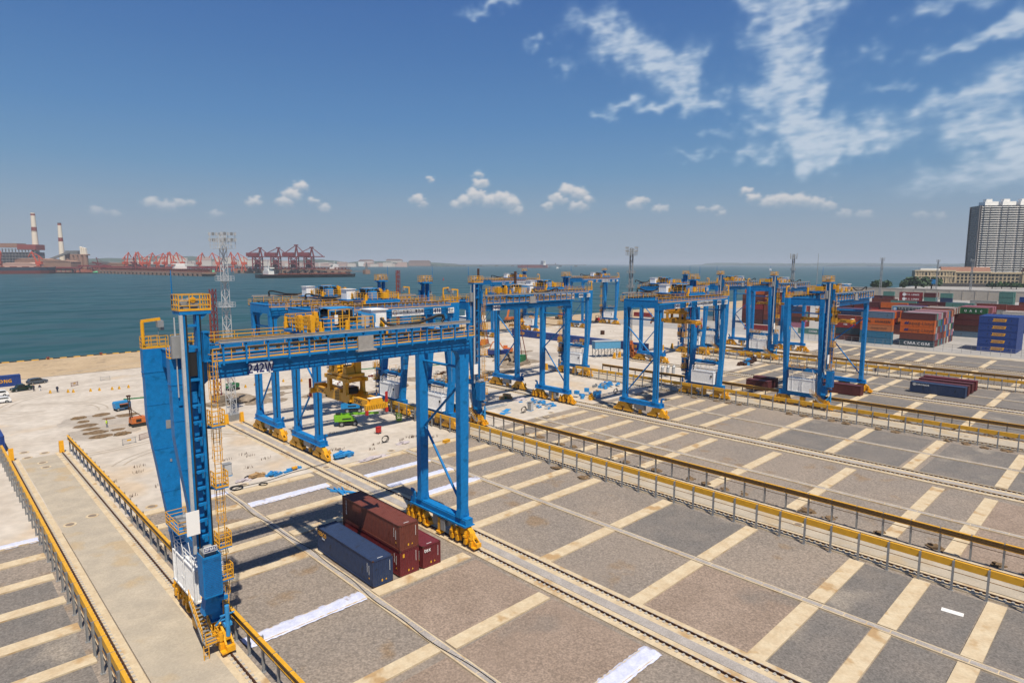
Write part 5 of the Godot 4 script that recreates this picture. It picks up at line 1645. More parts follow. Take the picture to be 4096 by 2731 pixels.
func car(label: String, at: Vector3, turn: float, paint: Material, pick := false, high := 1.65) -> void:
	var t := thing("parked_car", label, "car", at, turn)
	var b := MB.new()
	b.prism([Vector2(-2.3, 0.35), Vector2(2.3, 0.35), Vector2(2.35, 0.7), Vector2(2.2, 0.92), Vector2(1.2, 1.02), Vector2(-2.15, 1.06), Vector2(-2.35, 0.9)], -0.92, 0.92)
	if pick:
		b.prism([Vector2(-0.75, 1.02), Vector2(1.3, 1.0), Vector2(0.75, high - 0.03), Vector2(-0.55, high)], -0.8, 0.8)
		b.prism([Vector2(-2.3, 1.02), Vector2(-0.75, 1.02), Vector2(-0.75, 1.18), Vector2(-2.3, 1.18)], -0.9, -0.8)
		b.prism([Vector2(-2.3, 1.02), Vector2(-0.75, 1.02), Vector2(-0.75, 1.18), Vector2(-2.3, 1.18)], 0.8, 0.9)
	else:
		b.prism([Vector2(-2.2, 1.03), Vector2(1.3, 1.0), Vector2(0.6, high - 0.05), Vector2(-0.5, high), Vector2(-1.75, high - 0.1)], -0.78, 0.78)
	part("body", b, paint, t)
	b = MB.new()
	for z in [-0.8, 0.8]:
		var f := -0.55 if pick else -1.8
		b.prism([Vector2(f - 0.1, 1.08), Vector2(1.05, 1.06), Vector2(0.55, high - 0.13), Vector2(f + 0.15, high - 0.14)], z - 0.012, z + 0.012)
	b.quad(Vector3(1.31, 1.03, 0.68), Vector3(1.31, 1.03, -0.68), Vector3(0.72, high - 0.1, -0.66), Vector3(0.72, high - 0.1, 0.66))
	part("window", b, M.glass_dark, t)
	for q in [[-1.45, -0.85], [1.45, -0.85], [-1.45, 0.85], [1.45, 0.85]]:
		wheel(t, Vector3(q[0], 0.36, q[1]), 0.36, 0.24)
	b = MB.new()
	b.box(Vector3(2.3, 0.75, 0.65), Vector3(0.1, 0.14, 0.35))
	b.box(Vector3(2.3, 0.75, -0.65), Vector3(0.1, 0.14, 0.35))
	part("headlight", b, M.plate_white, t)

func pile_of(called: String, label: String, category: String, at: Vector3, spread: Vector2, n: int, m: Material, size: Vector3, seed_: int, extra: Material = null, group := "") -> void:
	var t := thing(called, label, category, at, 0.0, group)
	var r := RandomNumberGenerator.new()
	r.seed = seed_
	for i in n:
		var b := MB.new()
		var s := Vector3(size.x * r.randf_range(0.4, 1.2), size.y * r.randf_range(0.5, 1.2), size.z * r.randf_range(0.5, 1.3))
		var p := Vector3(r.randf_range(-spread.x, spread.x), s.y / 2 + (0.0 if i < n * 0.6 else size.y * 0.9), r.randf_range(-spread.y, spread.y))
		b.box(Vector3.ZERO, s)
		if s.x > 1.0:
			b.box(Vector3(0, s.y * 0.5, s.z * 0.5), Vector3(s.x, 0.05, 0.12))
			b.box(Vector3(s.x * 0.3, s.y * 0.6, 0), Vector3(0.15, s.y * 0.7, s.z * 0.8))
		part("steel_section", b, extra if extra and i % 4 == 3 else m, t, p, r.randf_range(-0.35, 0.35) + (0.4 if i % 3 == 0 else 0.0))

func coil(label: String, at: Vector3, r: float, upright: bool, group := "") -> void:
	var b := MB.new()
	for k in 4:
		var pts := []
		for i in 17:
			var a := TAU * i / 16 + k
			var rr := r * (0.8 + 0.08 * k + 0.05 * sin(a * 3.0 + k))
			pts.append(Vector3(cos(a) * rr, r + sin(a) * rr * 0.9, 0.1 * k + 0.1 * sin(a)) if upright else Vector3(cos(a) * rr, 0.06 + 0.05 * k, sin(a) * rr))
		b.path(pts, 0.045, 4)
	var o := part("cable_coil", b, M.black, self, at)
	tag(o, label, "cable", group)

func manhole(at: Vector3, r: float, label: String, group: String) -> void:
	var t := thing("manhole_cover", label, "manhole", at, 0.0, group)
	var b := MB.new()
	b.tube(Vector3(0, 0.0, 0), Vector3(0, 0.045, 0), r, 24)
	part("rim", b, M.strip, t)
	b = MB.new()
	b.tube(Vector3(0, 0.0, 0), Vector3(0, 0.055, 0), r * 0.66, 20)
	part("lid", b, M.manhole, t)

func sheet(label: String, x0: float, x1: float, z: float, w: float, seed_: int) -> void: # crumpled film laid over a strip
	var r := RandomNumberGenerator.new()
	r.seed = seed_
	var b := MB.new()
	var k := int((x1 - x0) / 0.35)
	var g := []
	for i in k + 1:
		var x := lerpf(x0, x1, float(i) / k)
		var row := []
		for j in 6:
			var f := j / 5.0 - 0.5
			var e := r.randf_range(-0.09, 0.09) if j == 0 or j == 5 else 0.0
			row.append(Vector3(x + r.randf_range(-0.05, 0.05), (0.03 + r.randf_range(0.0, 0.05)) if j > 0 and j < 5 else -0.1 + r.randf_range(0.0, 0.06), z + f * w + e))
		g.append(row)
	for i in k:
		for j in 5:
			b.quad(g[i][j + 1], g[i + 1][j + 1], g[i + 1][j], g[i][j])
	tag(part("plastic_sheet", b, M.tarp, self), label, "sheet")

func tracked_rig(label: String, at: Vector3, turn: float, body: Material, mast: Material, h: float) -> void:
	var t := thing("drilling_rig", label, "drilling rig", at, turn)
	var b := MB.new()
	for z in [-0.8, 0.8]:
		b.prism([Vector2(-1.4, 0.0), Vector2(1.4, 0.0), Vector2(1.6, 0.35), Vector2(1.4, 0.65), Vector2(-1.4, 0.65), Vector2(-1.6, 0.35)], z - 0.25, z + 0.25)
	b.bx(-1.0, 1.0, 0.4, 0.75, -0.6, 0.6)
	part("track", b, M.rubber, t)
	b = MB.new()
	b.prism([Vector2(-1.5, 0.75), Vector2(1.5, 0.75), Vector2(1.6, 1.7), Vector2(1.2, 1.9), Vector2(-1.4, 1.9)], -0.95, 0.95)
	part("engine_housing", b, body, t)
	b = MB.new()
	b.bx(-0.7, 0.3, 0.95, 1.6, 0.95, 0.97)
	part("radiator_grille", b, M.black, t)
	b = MB.new()
	for q in [[-0.16, -0.16], [0.16, -0.16], [-0.16, 0.16], [0.16, 0.16]]:
		b.beam(Vector3(-1.2 + q[0], 0.6, q[1]), Vector3(-1.5 + q[0], h, q[1]), 0.08, 0.08)
	var y := 1.0
	while y < h:
		b.beam(Vector3(-1.4, y, -0.16), Vector3(-1.4, y + 0.4, 0.16), 0.06, 0.06)
		y += 0.7
	b.beam(Vector3(0.8, 1.8, 0), Vector3(-1.4, h * 0.6, 0), 0.12, 0.12)
	b.box(Vector3(-1.5, h + 0.1, 0), Vector3(0.7, 0.3, 0.5))
	part("drill_mast", b, mast, t)

func pile_driver(label: String, at: Vector3, h: float, m: Material, body: Material) -> void:
	var t := thing("pile_driver", label, "pile driver", at, 0.4)
	var b := MB.new()
	b.tube(Vector3(-0.35, 0.5, 0), Vector3(-0.35, h, 0), 0.3, 10)
	b.tube(Vector3(0.35, 0.5, 0), Vector3(0.35, h, 0), 0.3, 10)
	var y := 2.0
	while y < h:
		b.box(Vector3(0, y, 0), Vector3(0.9, 0.2, 0.4))
		y += 2.5
	part("leader", b, m, t)
	b = MB.new()
	b.tube(Vector3(0, h * 0.65, 0.3), Vector3(3.6, 0.8, 3.0), 0.14, 6)
	b.tube(Vector3(0, h * 0.65, 0.3), Vector3(5.0, 0.8, 0.6), 0.14, 6)
	part("stay", b, M.rust_red, t)
	b = MB.new()
	b.bx(-3.2, 5.4, 0.1, 0.6, -1.6, 3.4)
	b.bx(-3.0, 5.0, 0.6, 0.9, -1.2, -0.6)
	b.bx(-3.0, 5.0, 0.6, 0.9, 2.4, 3.0)
	part("skid_frame", b, M.mud, t)
	b = MB.new()
	b.bx(1.5, 4.6, 0.9, 2.8, 0.2, 2.2)
	b.prism([Vector2(-1.0, 0.9), Vector2(1.2, 0.9), Vector2(1.2, 2.4), Vector2(-0.6, 2.4)], 0.8, 2.4)
	part("winch_house", b, body, t)

func site() -> void:
	boom_lift("lime green boom lift with its boom lowered, black lettering on the side", Vector3(64.1, 0.0, -115.5), -0.43, M.green, 10.6, true)
	boom_lift("bright blue boom lift parked behind the lime green one", Vector3(70.9, 0.0, -125.1), -0.5, M.lift_blue, 6.0, false)
	car("dark grey sport utility car beside the blue container on the quay", Vector3(24.2, 0.0, -215.4), 0.25, M.car_grey)
	car("dark green pickup truck in front of the grey car", Vector3(19.7, 0.0, -206.0), PI + 0.25, M.car_green, true, 1.75)
	car("white car parked nearer the dark green pickup", Vector3(14.2, 0.0, -200.6), PI, M.car_white)
	car("white car parked with its rear towards the building site, farther from the pickup", Vector3(13.8, 0.0, -191.2), PI, M.car_white, false, 1.5)
	make_person("person in dark clothes standing behind the dark green pickup", Vector3(22.0, 0.0, -203.4), 0.6, 0.05, M.cloth_dark, M.cloth_dark, null)
	make_person("person in a dark top and pale trousers walking away from the pickup", Vector3(23.2, 0.0, -202.6), 2.2, 0.22, M.cloth_dark, M.cloth_white, null)
	make_person("person with a white helmet standing among the yellow cones", Vector3(26.2, 0.0, -197.3), 2.8, 0.06, M.cloth_dark, M.cloth_dark, M.plate_white)
	make_person("person in a yellow reflective vest beside the spoil heaps", Vector3(27.3, 0.0, -147.6), 0.9, 0.04, M.vest, M.cloth_grey, M.rust_red)
	make_person("person in dark clothes walking along the far service road", Vector3(215.6, 0.01, -59.6), -PI / 2, 0.25, M.cloth_dark, M.cloth_dark, null)
	for q in [[24.6, -196.9], [28.1, -194.9], [29.1, -194.0], [32.6, -192.4], [34.5, -192.0], [37.2, -191.1], [38.8, -191.0], [41.0, -191.1], [64, -170], [67, -171], [71, -169], [75, -171], [79, -168], [84, -170], [88, -165], [60, -178]]:
		var t := thing("warning_sign", "yellow folding warning sign standing on the concrete", "warning sign", Vector3(q[0], 0.0, q[1]), 0.4, "yellow folding warning signs on the apron")
		var b := MB.new()
		b.prism([Vector2(-0.28, 0.0), Vector2(0.28, 0.0), Vector2(0.12, 0.85), Vector2(-0.12, 0.85)], 0.0, 0.04, Transform3D(Basis(Vector3.RIGHT, -0.22), Vector3(0, 0, 0.2)))
		b.prism([Vector2(-0.28, 0.0), Vector2(0.28, 0.0), Vector2(0.12, 0.85), Vector2(-0.12, 0.85)], 0.0, 0.04, Transform3D(Basis(Vector3.RIGHT, 0.22), Vector3(0, 0, -0.2)))
		part("panel", b, M.cover_yellow, t)
	# air compressor
	var t := thing("air_compressor", "blue wheeled air compressor with an orange open hatch", "compressor", Vector3(33.4, 0.0, -163.0), 0.15)
	var b := MB.new()
	b.prism([Vector2(-1.6, 0.6), Vector2(1.6, 0.6), Vector2(1.6, 1.9), Vector2(1.3, 2.1), Vector2(-1.5, 2.1), Vector2(-1.7, 1.8)], -0.85, 0.85)
	part("housing", b, M.lift_blue, t)
	b = MB.new()
	b.bx(-0.8, 0.9, 0.75, 1.5, 0.85, 0.88)
	part("engine_bay", b, M.black, t)
	b = MB.new()
	b.box(Vector3(0.05, 1.62, 1.05), Vector3(1.8, 0.06, 0.5))
	part("hatch", b, M.orange, t)
	for q in [[-1.1, 0.75], [1.2, 0.75], [-1.1, -0.75], [1.2, -0.75]]:
		wheel(t, Vector3(q[0], 0.4, q[1]), 0.4, 0.2)
	tracked_rig("orange tracked drilling rig with an upright mast beside the spoil heaps", Vector3(32.4, 0.0, -144.9), 0.1, M.orange, M.rust, 6.4)
	tracked_rig("red and green drilling rig with a tall mast behind the near lamp mast", Vector3(60.2, 0.0, -169.0), 0.4, M.net_green, M.crane_red, 9.0)
	pile_driver("pile driver with tall rust brown leaders on the muddy site", Vector3(145.2, 0.0, -148.6), 31.0, M.rust, M.net_green)
	pile_driver("pile driver with a slim dark leader farther back on the muddy site", Vector3(165.0, 0.0, -190.0), 31.5, M.rust, M.orange)
	# red lattice piling mast behind the near lamp mast, another by crane 244W
	for q in [[51.2, -153.0, 27.5, "red lattice piling mast right behind the near lamp mast"], [131.0, -196.0, 31.0, "red lattice piling mast seen beyond the cable tower of crane 244W"]]:
		t = thing("piling_mast", q[3], "piling mast", Vector3(q[0], 0.0, q[1]), 0.3)
		b = MB.new()
		var h: float = q[2]
		var c := [[-0.5, -0.5], [0.5, -0.5], [0.5, 0.5], [-0.5, 0.5]]
		for i in 18:
			for j in 4:
				var p: Array = c[j]
				var r: Array = c[(j + 1) % 4]
				b.beam(Vector3(p[0], h * i / 18, p[1]), Vector3(p[0], h * (i + 1) / 18, p[1]), 0.13, 0.13)
				b.beam(Vector3(p[0], h * i / 18, p[1]), Vector3(r[0], h * (i + 1) / 18, r[1]), 0.09, 0.09)
		part("lattice", b, M.crane_red, t)
		b = MB.new()
		b.tube(Vector3(-1.0, 0.3, 0), Vector3(-1.0, h - 1.0, 0), 0.22, 8)
		part("leader_tube", b, M.rust_red, t)
		b = MB.new()
		b.bx(-2.5, 2.5, 0.0, 0.7, -2.0, 2.0)
		b.bx(-1.0, 2.2, 0.7, 2.4, -1.4, 1.4)
		part("base_carriage", b, M.mud, t)
	for q in [[24.6, -160.4, 1.5, 0.45], [24.7, -156.2, 1.3, 0.3], [24.4, -152.2, 2.4, 0.12], [24.6, -148.2, 1.6, 0.25], [24.7, -144.6, 2.2, 0.28], [24.8, -140.7, 2.2, 0.25], [28.8, -160.8, 2.0, 0.3], [28.3, -139.7, 1.6, 0.5], [28.5, -144.2, 1.4, 0.2], [29.4, -156.0, 1.4, 0.2], [33.0, -157.0, 2.4, 0.2]]:
		b = MB.new()
		b.blob(Vector3(0, -0.02, 0), Vector3(q[2], q[3], q[2] * 0.7), int(q[0] * 10 + q[1]), 0.2, 4, 14, true)
		tag(part("spoil_heap", b, M.earth, self, Vector3(q[0], 0.0, q[1])), "low round heap of brown drilling spoil on wet concrete", "heap", "heaps of drilling spoil")
	# mounds of earth at the fence feet
	for f in [[86.4, -88, 40], [153.6, -96, 60], [142.0, -80, 60], [75.0, -70, -60]]:
		var z: float = f[1]
		while z < f[2]:
			if rng.randf() < 0.62:
				b = MB.new()
				b.blob(Vector3(0, -0.17, 0), Vector3(rng.randf_range(0.5, 1.0), rng.randf_range(0.2, 0.45), rng.randf_range(0.5, 1.1)), int(z * 7 + f[0]), 0.4, 4, 9, true)
				for k in 3:
					b.blob(Vector3(rng.randf_range(-0.8, 0.8), -0.1, rng.randf_range(-0.9, 0.9)), Vector3(0.16, 0.13, 0.18), k + int(z), 0.3, 3, 6)
				tag(part("earth_mound", b, M.earth, self, Vector3(f[0] + rng.randf_range(-0.4, 0.4), 0.0, z)), "small mound of earth and stones at the foot of a fence post", "mound", "earth mounds at the busbar fences")
			z += 3.0
	# film over fresh strips
	sheet("lavender plastic sheet over the strip beside the stairs of crane 242W", 19.0, 31.0, -53.9, 1.95, 1)
	sheet("lavender plastic sheet over the strip behind the stacked brown containers", 32.0, 43.9, -86.0, 1.9, 2)
	sheet("lavender plastic sheet at the bottom of the picture beside the twin rails, spotted with mud", 33.5, 44.6, -28.15, 1.9, 3)
	sheet("lavender plastic sheet on the first covered strip beyond the twin rails, by the striped cloth", 50.0, 62.4, -85.2, 1.8, 4)
	sheet("lavender plastic sheet on the middle covered strip beyond the twin rails", 50.2, 62.4, -78.9, 1.8, 5)
	sheet("lavender plastic sheet on the covered strip by the slender legs of crane 242W", 50.1, 62.6, -72.4, 1.9, 6)
	sheet("lavender plastic sheet across the service road from crane 242W", 2.0, 9.1, -92.9, 1.5, 7)
	sheet("lavender plastic sheet behind the caged ladder of crane 242W", 26.0, 31.6, -93.0, 1.5, 8)
	# steel and stores
	pile_of("steel_pile", "pile of light blue steel parts in front of the boards by the gravel edge", "steel pile", Vector3(41.4, 0.0, -95.6), Vector2(2.2, 0.6), 8, M.blue_light, Vector3(2.0, 0.35, 0.5), 3, M.yellow)
	pile_of("steel_pile", "pile of light blue steel boxes beside the bogies of the second block", "steel pile", Vector3(52.6, 0.0, -96.6), Vector2(1.5, 1.0), 9, M.blue_light, Vector3(2.0, 0.5, 0.7), 4)
	pile_of("steel_pile", "long blue steel bars lying on the gravel behind the brown container", "steel pile", Vector3(43.9, -0.13, -81.8), Vector2(0.5, 0.3), 6, M.blue_light, Vector3(0.25, 0.2, 4.2), 5)
	pile_of("steel_pile", "wide scatter of wrapped light blue steel parts beside a grey cabinet", "steel pile", Vector3(107.2, 0.0, -101.5), Vector2(2.6, 5.0), 26, M.blue_light, Vector3(1.6, 0.35, 0.6), 6, M.galv_pale)
	pile_of("steel_pile", "stacked light blue steel boxes and yellow frames by crane 245L", "steel pile", Vector3(122.6, 0.0, -98.2), Vector2(3.0, 2.4), 14, M.blue_light, Vector3(1.2, 1.0, 1.0), 7, M.yellow)
	pile_of("steel_pile", "wrapped light blue steel parts in a row farther from crane 245L", "steel pile", Vector3(136.8, 0.0, -103.6), Vector2(4.0, 2.2), 16, M.blue_light, Vector3(1.7, 0.6, 0.9), 8, M.galv)
	pile_of("steel_pile", "bundle of long grey steel lengths near the brown busbar fence", "steel pile", Vector3(96.6, 0.0, -106.0), Vector2(1.6, 0.8), 7, M.galv_pale, Vector3(6.0, 0.25, 0.25), 9)
	pile_of("steel_pile", "flat light blue steel plates beside the long grey lengths", "steel pile", Vector3(96.0, 0.0, -101.2), Vector2(1.6, 1.4), 4, M.blue_light, Vector3(2.2, 0.06, 1.2), 10)
	pile_of("crate_pile", "heap of brown crates and rusty parts on the far apron", "crates", Vector3(203.0, 0.0, -94.6), Vector2(5.0, 1.4), 12, M.rust, Vector3(1.8, 0.9, 1.4), 11, M.blue_light)
	pile_of("crate_pile", "brown boards and dark boxes stacked near the grey cabinet by crane 242W", "crates", Vector3(37.2, 0.0, -96.8), Vector2(1.2, 0.4), 7, M.board, Vector3(1.6, 0.3, 0.7), 12, M.black)
	pile_of("crate_pile", "brown cartons beside a heap of striped cloth", "cartons", Vector3(106.0, 0.0, -110.8), Vector2(1.6, 0.9), 6, M.board, Vector3(1.0, 0.8, 0.9), 13, M.net_green)
	pile_of("crate_pile", "orange steel crates by the dark blue container row", "crates", Vector3(187.8, 0.0, -131.0), Vector2(2.0, 1.8), 5, M.orange, Vector3(2.2, 2.2, 1.8), 14)
	pile_of("bogie_stack", "yellow crane wheel sets lying along the quay edge", "wheel sets", Vector3(272.0, 0.0, -264.5), Vector2(6.0, 1.4), 12, M.yellow, Vector3(1.6, 1.2, 1.0), 15)
	pile_of("rubble", "grey rubble and machine parts scattered on the muddy site", "rubble", Vector3(118.0, 0.0, -148.0), Vector2(9.0, 6.0), 34, M.stone, Vector3(1.3, 0.4, 0.8), 16, M.rust)
	pile_of("rubble", "white and red debris behind the hanging yellow spreader", "rubble", Vector3(92.0, 0.0, -158.0), Vector2(10.0, 5.0), 34, M.plate_white, Vector3(1.4, 0.5, 0.9), 17, M.rust_red)
	for q in [[54.0, -92.2, 3.0, 0.7, "striped cloth spread on the gravel beside the light blue steel boxes"], [107.6, -108.4, 1.9, 1.5, "heap of striped cloth beside brown cartons"], [35.3, -96.2, 1.1, 0.6, "heap of striped cloth by the boards near crane 242W"], [64.8, -96.4, 1.2, 0.6, "crumpled cloth lying behind the slender leg of crane 242W"]]:
		b = MB.new()
		b.blob(Vector3.ZERO, Vector3(q[2], 0.35, q[3]), int(q[0]), 0.45, 5, 16, true)
		tag(part("cloth_heap", b, M.fabric, self, Vector3(q[0] + (1.6 if q[2] > 2 else 0.0), 0.0, q[1])), q[4], "cloth")
	for q in [[34.3, -100.4, 0.0, "upright grey steel cabinet near the boards by crane 242W"], [101.2, -98.4, 0.2, "upright grey steel cabinet among wrapped blue steel parts"]]:
		t = thing("steel_cabinet", q[3], "cabinet", Vector3(q[0], 0.0, q[1]), q[2])
		b = MB.new()
		b.bx(-0.55, 0.55, 0.12, 2.0, -0.45, 0.45)
		b.bx(-0.62, 0.62, 2.0, 2.08, -0.52, 0.52)
		part("housing", b, M.galv, t)
		b = MB.new()
		b.bx(-0.6, 0.6, 0.0, 0.12, -0.5, 0.5)
		part("plinth", b, M.blue_light, t)
		b = MB.new()
		b.bx(-0.5, 0.5, 0.2, 1.9, 0.45, 0.47)
		part("door", b, M.galv_pale, t)
	t = thing("power_box", "red power distribution box on legs on the concrete", "power box", Vector3(65.1, 0.0, -105.3), 0.3)
	b = MB.new()
	b.bx(-0.45, 0.45, 0.35, 1.35, -0.35, 0.35)
	b.bx(-0.5, 0.5, 1.35, 1.42, -0.42, 0.42)
	part("housing", b, M.red, t)
	b = MB.new()
	for q in [[-0.4, -0.3], [0.4, -0.3], [-0.4, 0.3], [0.4, 0.3]]:
		b.beam(Vector3(q[0], 0, q[1]), Vector3(q[0], 0.35, q[1]), 0.06, 0.06)
	part("leg", b, M.steel_dark, t)
	t = thing("tool_box", "small yellow box on a strip behind the slender leg of crane 242W", "box", Vector3(71.2, 0.0, -91.4), 0.2)
	b = MB.new()
	b.bx(-0.7, 0.7, 0.0, 0.45, -0.35, 0.35)
	part("housing", b, M.yellow, t)
	b = MB.new()
	b.bx(-0.74, 0.74, 0.45, 0.52, -0.39, 0.39)
	part("lid", b, M.cover_yellow, t)
	coil("loose upright coil of black cable near the red power box", Vector3(62.6, 0.0, -99.2), 0.75, true)
	coil("upright coil of black cable near the grey cabinet among blue steel", Vector3(98.4, 0.0, -98.0), 0.8, true)
	coil("upright coil of black cable beside wrapped blue parts by crane 245L", Vector3(130.4, 0.0, -96.2), 0.8, true)
	coil("flat coil of black cable on the gravel edge behind the caged ladder", Vector3(33.2, 0.0, -93.6), 0.9, false)
	coil("flat coil of black cable beside the boards near crane 242W", Vector3(36.8, -0.1, -92.6), 0.6, false)
	# long black cable lying down the drain of the first block
	b = MB.new()
	var pts := []
	var z := -93.5
	while z < -22.0:
		pts.append(Vector3(31.5 + 0.3 * sin(z * 0.17) + 0.12 * sin(z * 0.63), 0.05, z))
		z += 0.9
	b.path(pts, 0.04, 5)
	tag(part("power_cable", b, M.black, self), "long black cable lying along the pale drain past the navy container", "cable")
	b = MB.new()
	pts = []
	var x := 33.0
	while x < 50.0:
		pts.append(Vector3(x, 0.2 if x > 45 else 0.06, -93.4 - 0.12 * (x - 33.0) + 0.25 * sin(x * 0.7)))
		x += 0.9
	b.path(pts, 0.055, 5)
	tag(part("power_cable", b, M.black, self), "black cable running from the flat coil to the twin rails", "cable")
	for q in [[15.4, -96.5], [12.7, -95.1], [14.2, -125.3], [14.15, -128.5], [15.3, -135.0], [12.7, -133.6], [12.7, -137.8], [22.0, -94.6], [47.6, -93.4], [34.6, -94.6]]:
		manhole(Vector3(q[0], 0.004, q[1]), 0.75, "round manhole with a pale rim near crane 242W", "manholes round crane 242W")
	for q in [[60.6, -93.9], [103.2, -93.8], [99.6, -92.0], [81.0, -92.0], [147.8, -46.0], [148.0, -33.0], [81.0, -30.0], [148.0, -24.0]]:
		manhole(Vector3(q[0], 0.008, q[1]), 0.7, "round manhole with a pale rim beyond the twin rails", "manholes beyond the twin rails")
	# stubs of reinforcing bar standing out of the slab
	for i in 30:
		b = MB.new()
		for k in 14:
			var px := rng.randf_range(-0.9, 0.9)
			var pz := rng.randf_range(-0.4, 0.4)
			b.beam(Vector3(px, 0.0, pz), Vector3(px, rng.randf_range(0.2, 0.45), pz), 0.035, 0.035)
		var p := Vector3(rng.randf_range(52, 72), 0.0, rng.randf_range(-112, -95))
		if i >= 18:
			p = Vector3(rng.randf_range(20, 44), 0.0, rng.randf_range(-122, -97))
		tag(part("rebar_stubs", b, M.rust, self, p), "small cluster of rusty bar ends standing out of the concrete", "rebar", "clusters of bar ends in the slab")
	for q in [[27.6, -131.2, 0.2, "low metal crowd barrier with a yellow panel beside the busbar fence end"], [30.6, -133.0, 0.5, "low red metal barrier lying by the wide leg of crane 242W"], [39.0, -208.0, 0.0, "white metal barrier near the quay road"], [31.0, -204.0, 0.7, "orange metal barrier near the yellow cones"], [66.0, -134.0, 0.1, "row of red metal barriers behind the blue boom lift"], [62.0, -133.0, 0.1, "row of pale metal barriers left of the blue boom lift"]]:
		t = thing("crowd_barrier", q[3], "barrier", Vector3(q[0], 0.0, q[1]), q[2])
		b = MB.new()
		for k in 13:
			b.beam(Vector3(-1.2 + k * 0.2, 0.15, 0), Vector3(-1.2 + k * 0.2, 1.1, 0), 0.03, 0.03)
		b.beam(Vector3(-1.25, 1.1, 0), Vector3(1.25, 1.1, 0), 0.05, 0.05)
		b.beam(Vector3(-1.25, 0.15, 0), Vector3(1.25, 0.15, 0), 0.05, 0.05)
		part("grille", b, M.rust_red if "red" in q[3] or "orange" in q[3] else M.galv, t)
		b = MB.new()
		for s in [-1.1, 1.1]:
			b.beam(Vector3(s, 0.03, -0.35), Vector3(s, 0.03, 0.35), 0.06, 0.06)
			b.beam(Vector3(s, 0.03, 0), Vector3(s, 1.1, 0), 0.05, 0.05)
		part("foot", b, M.galv, t)
		if "yellow" in q[3]:
			b = MB.new()
			b.bx(-0.35, 0.35, 0.6, 0.9, 0.02, 0.04)
			part("panel", b, M.cover_yellow, t)
	for q in [[36.8, -175.2, 41.0, -174.0], [118.0, -166.0, 128.0, -164.0], [100.0, -175.0, 106.0, -173.0]]:
		b = MB.new()
		for k in 12:
			b.blob(Vector3(lerpf(q[0], q[2], k / 11.0), 0.0, lerpf(q[1], q[3], k / 11.0)), Vector3(0.6, 0.25, 0.35), k, 0.4, 3, 7, true)
		tag(part("dust_net", b, M.net_green, self), "green dust net bunched on the ground" + [" behind the blue compressor", " behind the ladder of crane 244W", " on the muddy site"][[36.8, 118.0, 100.0].find(q[0])], "net")
	for q in [[58, -153, 3.0, 1.5], [73, -147, 2.6, 0.9], [148.5, -156, 5.0, 2.4], [127, -142, 2.4, 0.8], [83, -146, 2.6, 0.7], [96, -143, 2.2, 0.8]]:
		b = MB.new()
		b.blob(Vector3(0, -0.05, 0), Vector3(q[2], q[3], q[2] * 0.8), int(q[0]), 0.22, 5, 14, true)
		tag(part("soil_heap", b, M.mud, self, Vector3(q[0], 0.0, q[1])), "mound of dark wet soil on the muddy site", "heap", "mounds of dark soil")
	# tipper, digger, hopper, fork lift, mobile crane
	t = thing("dump_truck", "dark blue tipper truck on the muddy site", "truck", Vector3(151.4, 0.0, -163.6), -0.9)
	b = MB.new()
	b.prism([Vector2(2.0, 0.8), Vector2(3.8, 0.8), Vector2(3.9, 1.8), Vector2(3.6, 3.0), Vector2(2.0, 3.0)], -1.2, 1.2)
	part("cab", b, M.truck_blue, t)
	b = MB.new()
	b.bx(3.62, 3.8, 1.9, 2.8, -1.0, 1.0)
	part("windscreen", b, M.glass_dark, t)
	b = MB.new()
	b.hexa([Vector3(-3.8, 1.2, 1.1), Vector3(1.8, 1.2, 1.1), Vector3(1.8, 1.2, -1.1), Vector3(-3.8, 1.2, -1.1), Vector3(-4.0, 2.7, 1.25), Vector3(1.8, 2.7, 1.25), Vector3(1.8, 2.7, -1.25), Vector3(-4.0, 2.7, -1.25)])
	b.bx(-3.8, 3.6, 0.7, 1.0, -0.5, 0.5)
	part("tipper_body", b, M.truck_blue, t)
	b = MB.new()
	b.blob(Vector3(-1.0, 2.5, 0), Vector3(2.6, 0.7, 1.1), 5, 0.2, 4, 10, true)
	part("load", b, M.mud, t)
	for q in [[2.8, 1.1], [2.8, -1.1], [-1.4, 1.1], [-1.4, -1.1], [-2.8, 1.1], [-2.8, -1.1]]:
		wheel(t, Vector3(q[0], 0.5, q[1]), 0.5, 0.4)
	t = thing("excavator", "orange excavator behind the tipper truck with its arm folded", "excavator", Vector3(160.0, 0.0, -168.0), 2.4)
	b = MB.new()
	for zz in [-1.1, 1.1]:
		b.prism([Vector2(-1.8, 0.0), Vector2(1.8, 0.0), Vector2(2.1, 0.45), Vector2(1.8, 0.9), Vector2(-1.8, 0.9), Vector2(-2.1, 0.45)], zz - 0.3, zz + 0.3)
	part("track", b, M.rubber, t)
	b = MB.new()
	b.bx(-2.2, 1.2, 1.0, 2.2, -1.3, 1.3)
	b.bx(-0.2, 1.4, 2.2, 3.1, 0.2, 1.3)
	part("house", b, M.orange, t)
	b = MB.new()
	b.path([Vector3(1.0, 1.6, -0.3), Vector3(3.4, 5.0, -0.3), Vector3(5.4, 4.4, -0.3), Vector3(6.6, 1.8, -0.3)], 0.22, 6)
	part("arm", b, M.orange, t)
	b = MB.new()
	b.prism([Vector2(6.1, 1.9), Vector2(7.1, 1.9), Vector2(6.9, 0.9), Vector2(6.1, 1.0)], -0.9, 0.3)
	part("bucket", b, M.steel_dark, t)
	t = thing("aggregate_hopper", "light blue corrugated hopper raised on a grey frame", "hopper", Vector3(181.2, 0.0, -138.0), -0.5)
	b = MB.new()
	corrugated(b, 0, -5.0, 5.0, 3.2, 5.8, 1.5, 1.0, 0.5, 0.07)
	corrugated(b, 0, -5.0, 5.0, 3.2, 5.8, -1.5, -1.0, 0.5, 0.07)
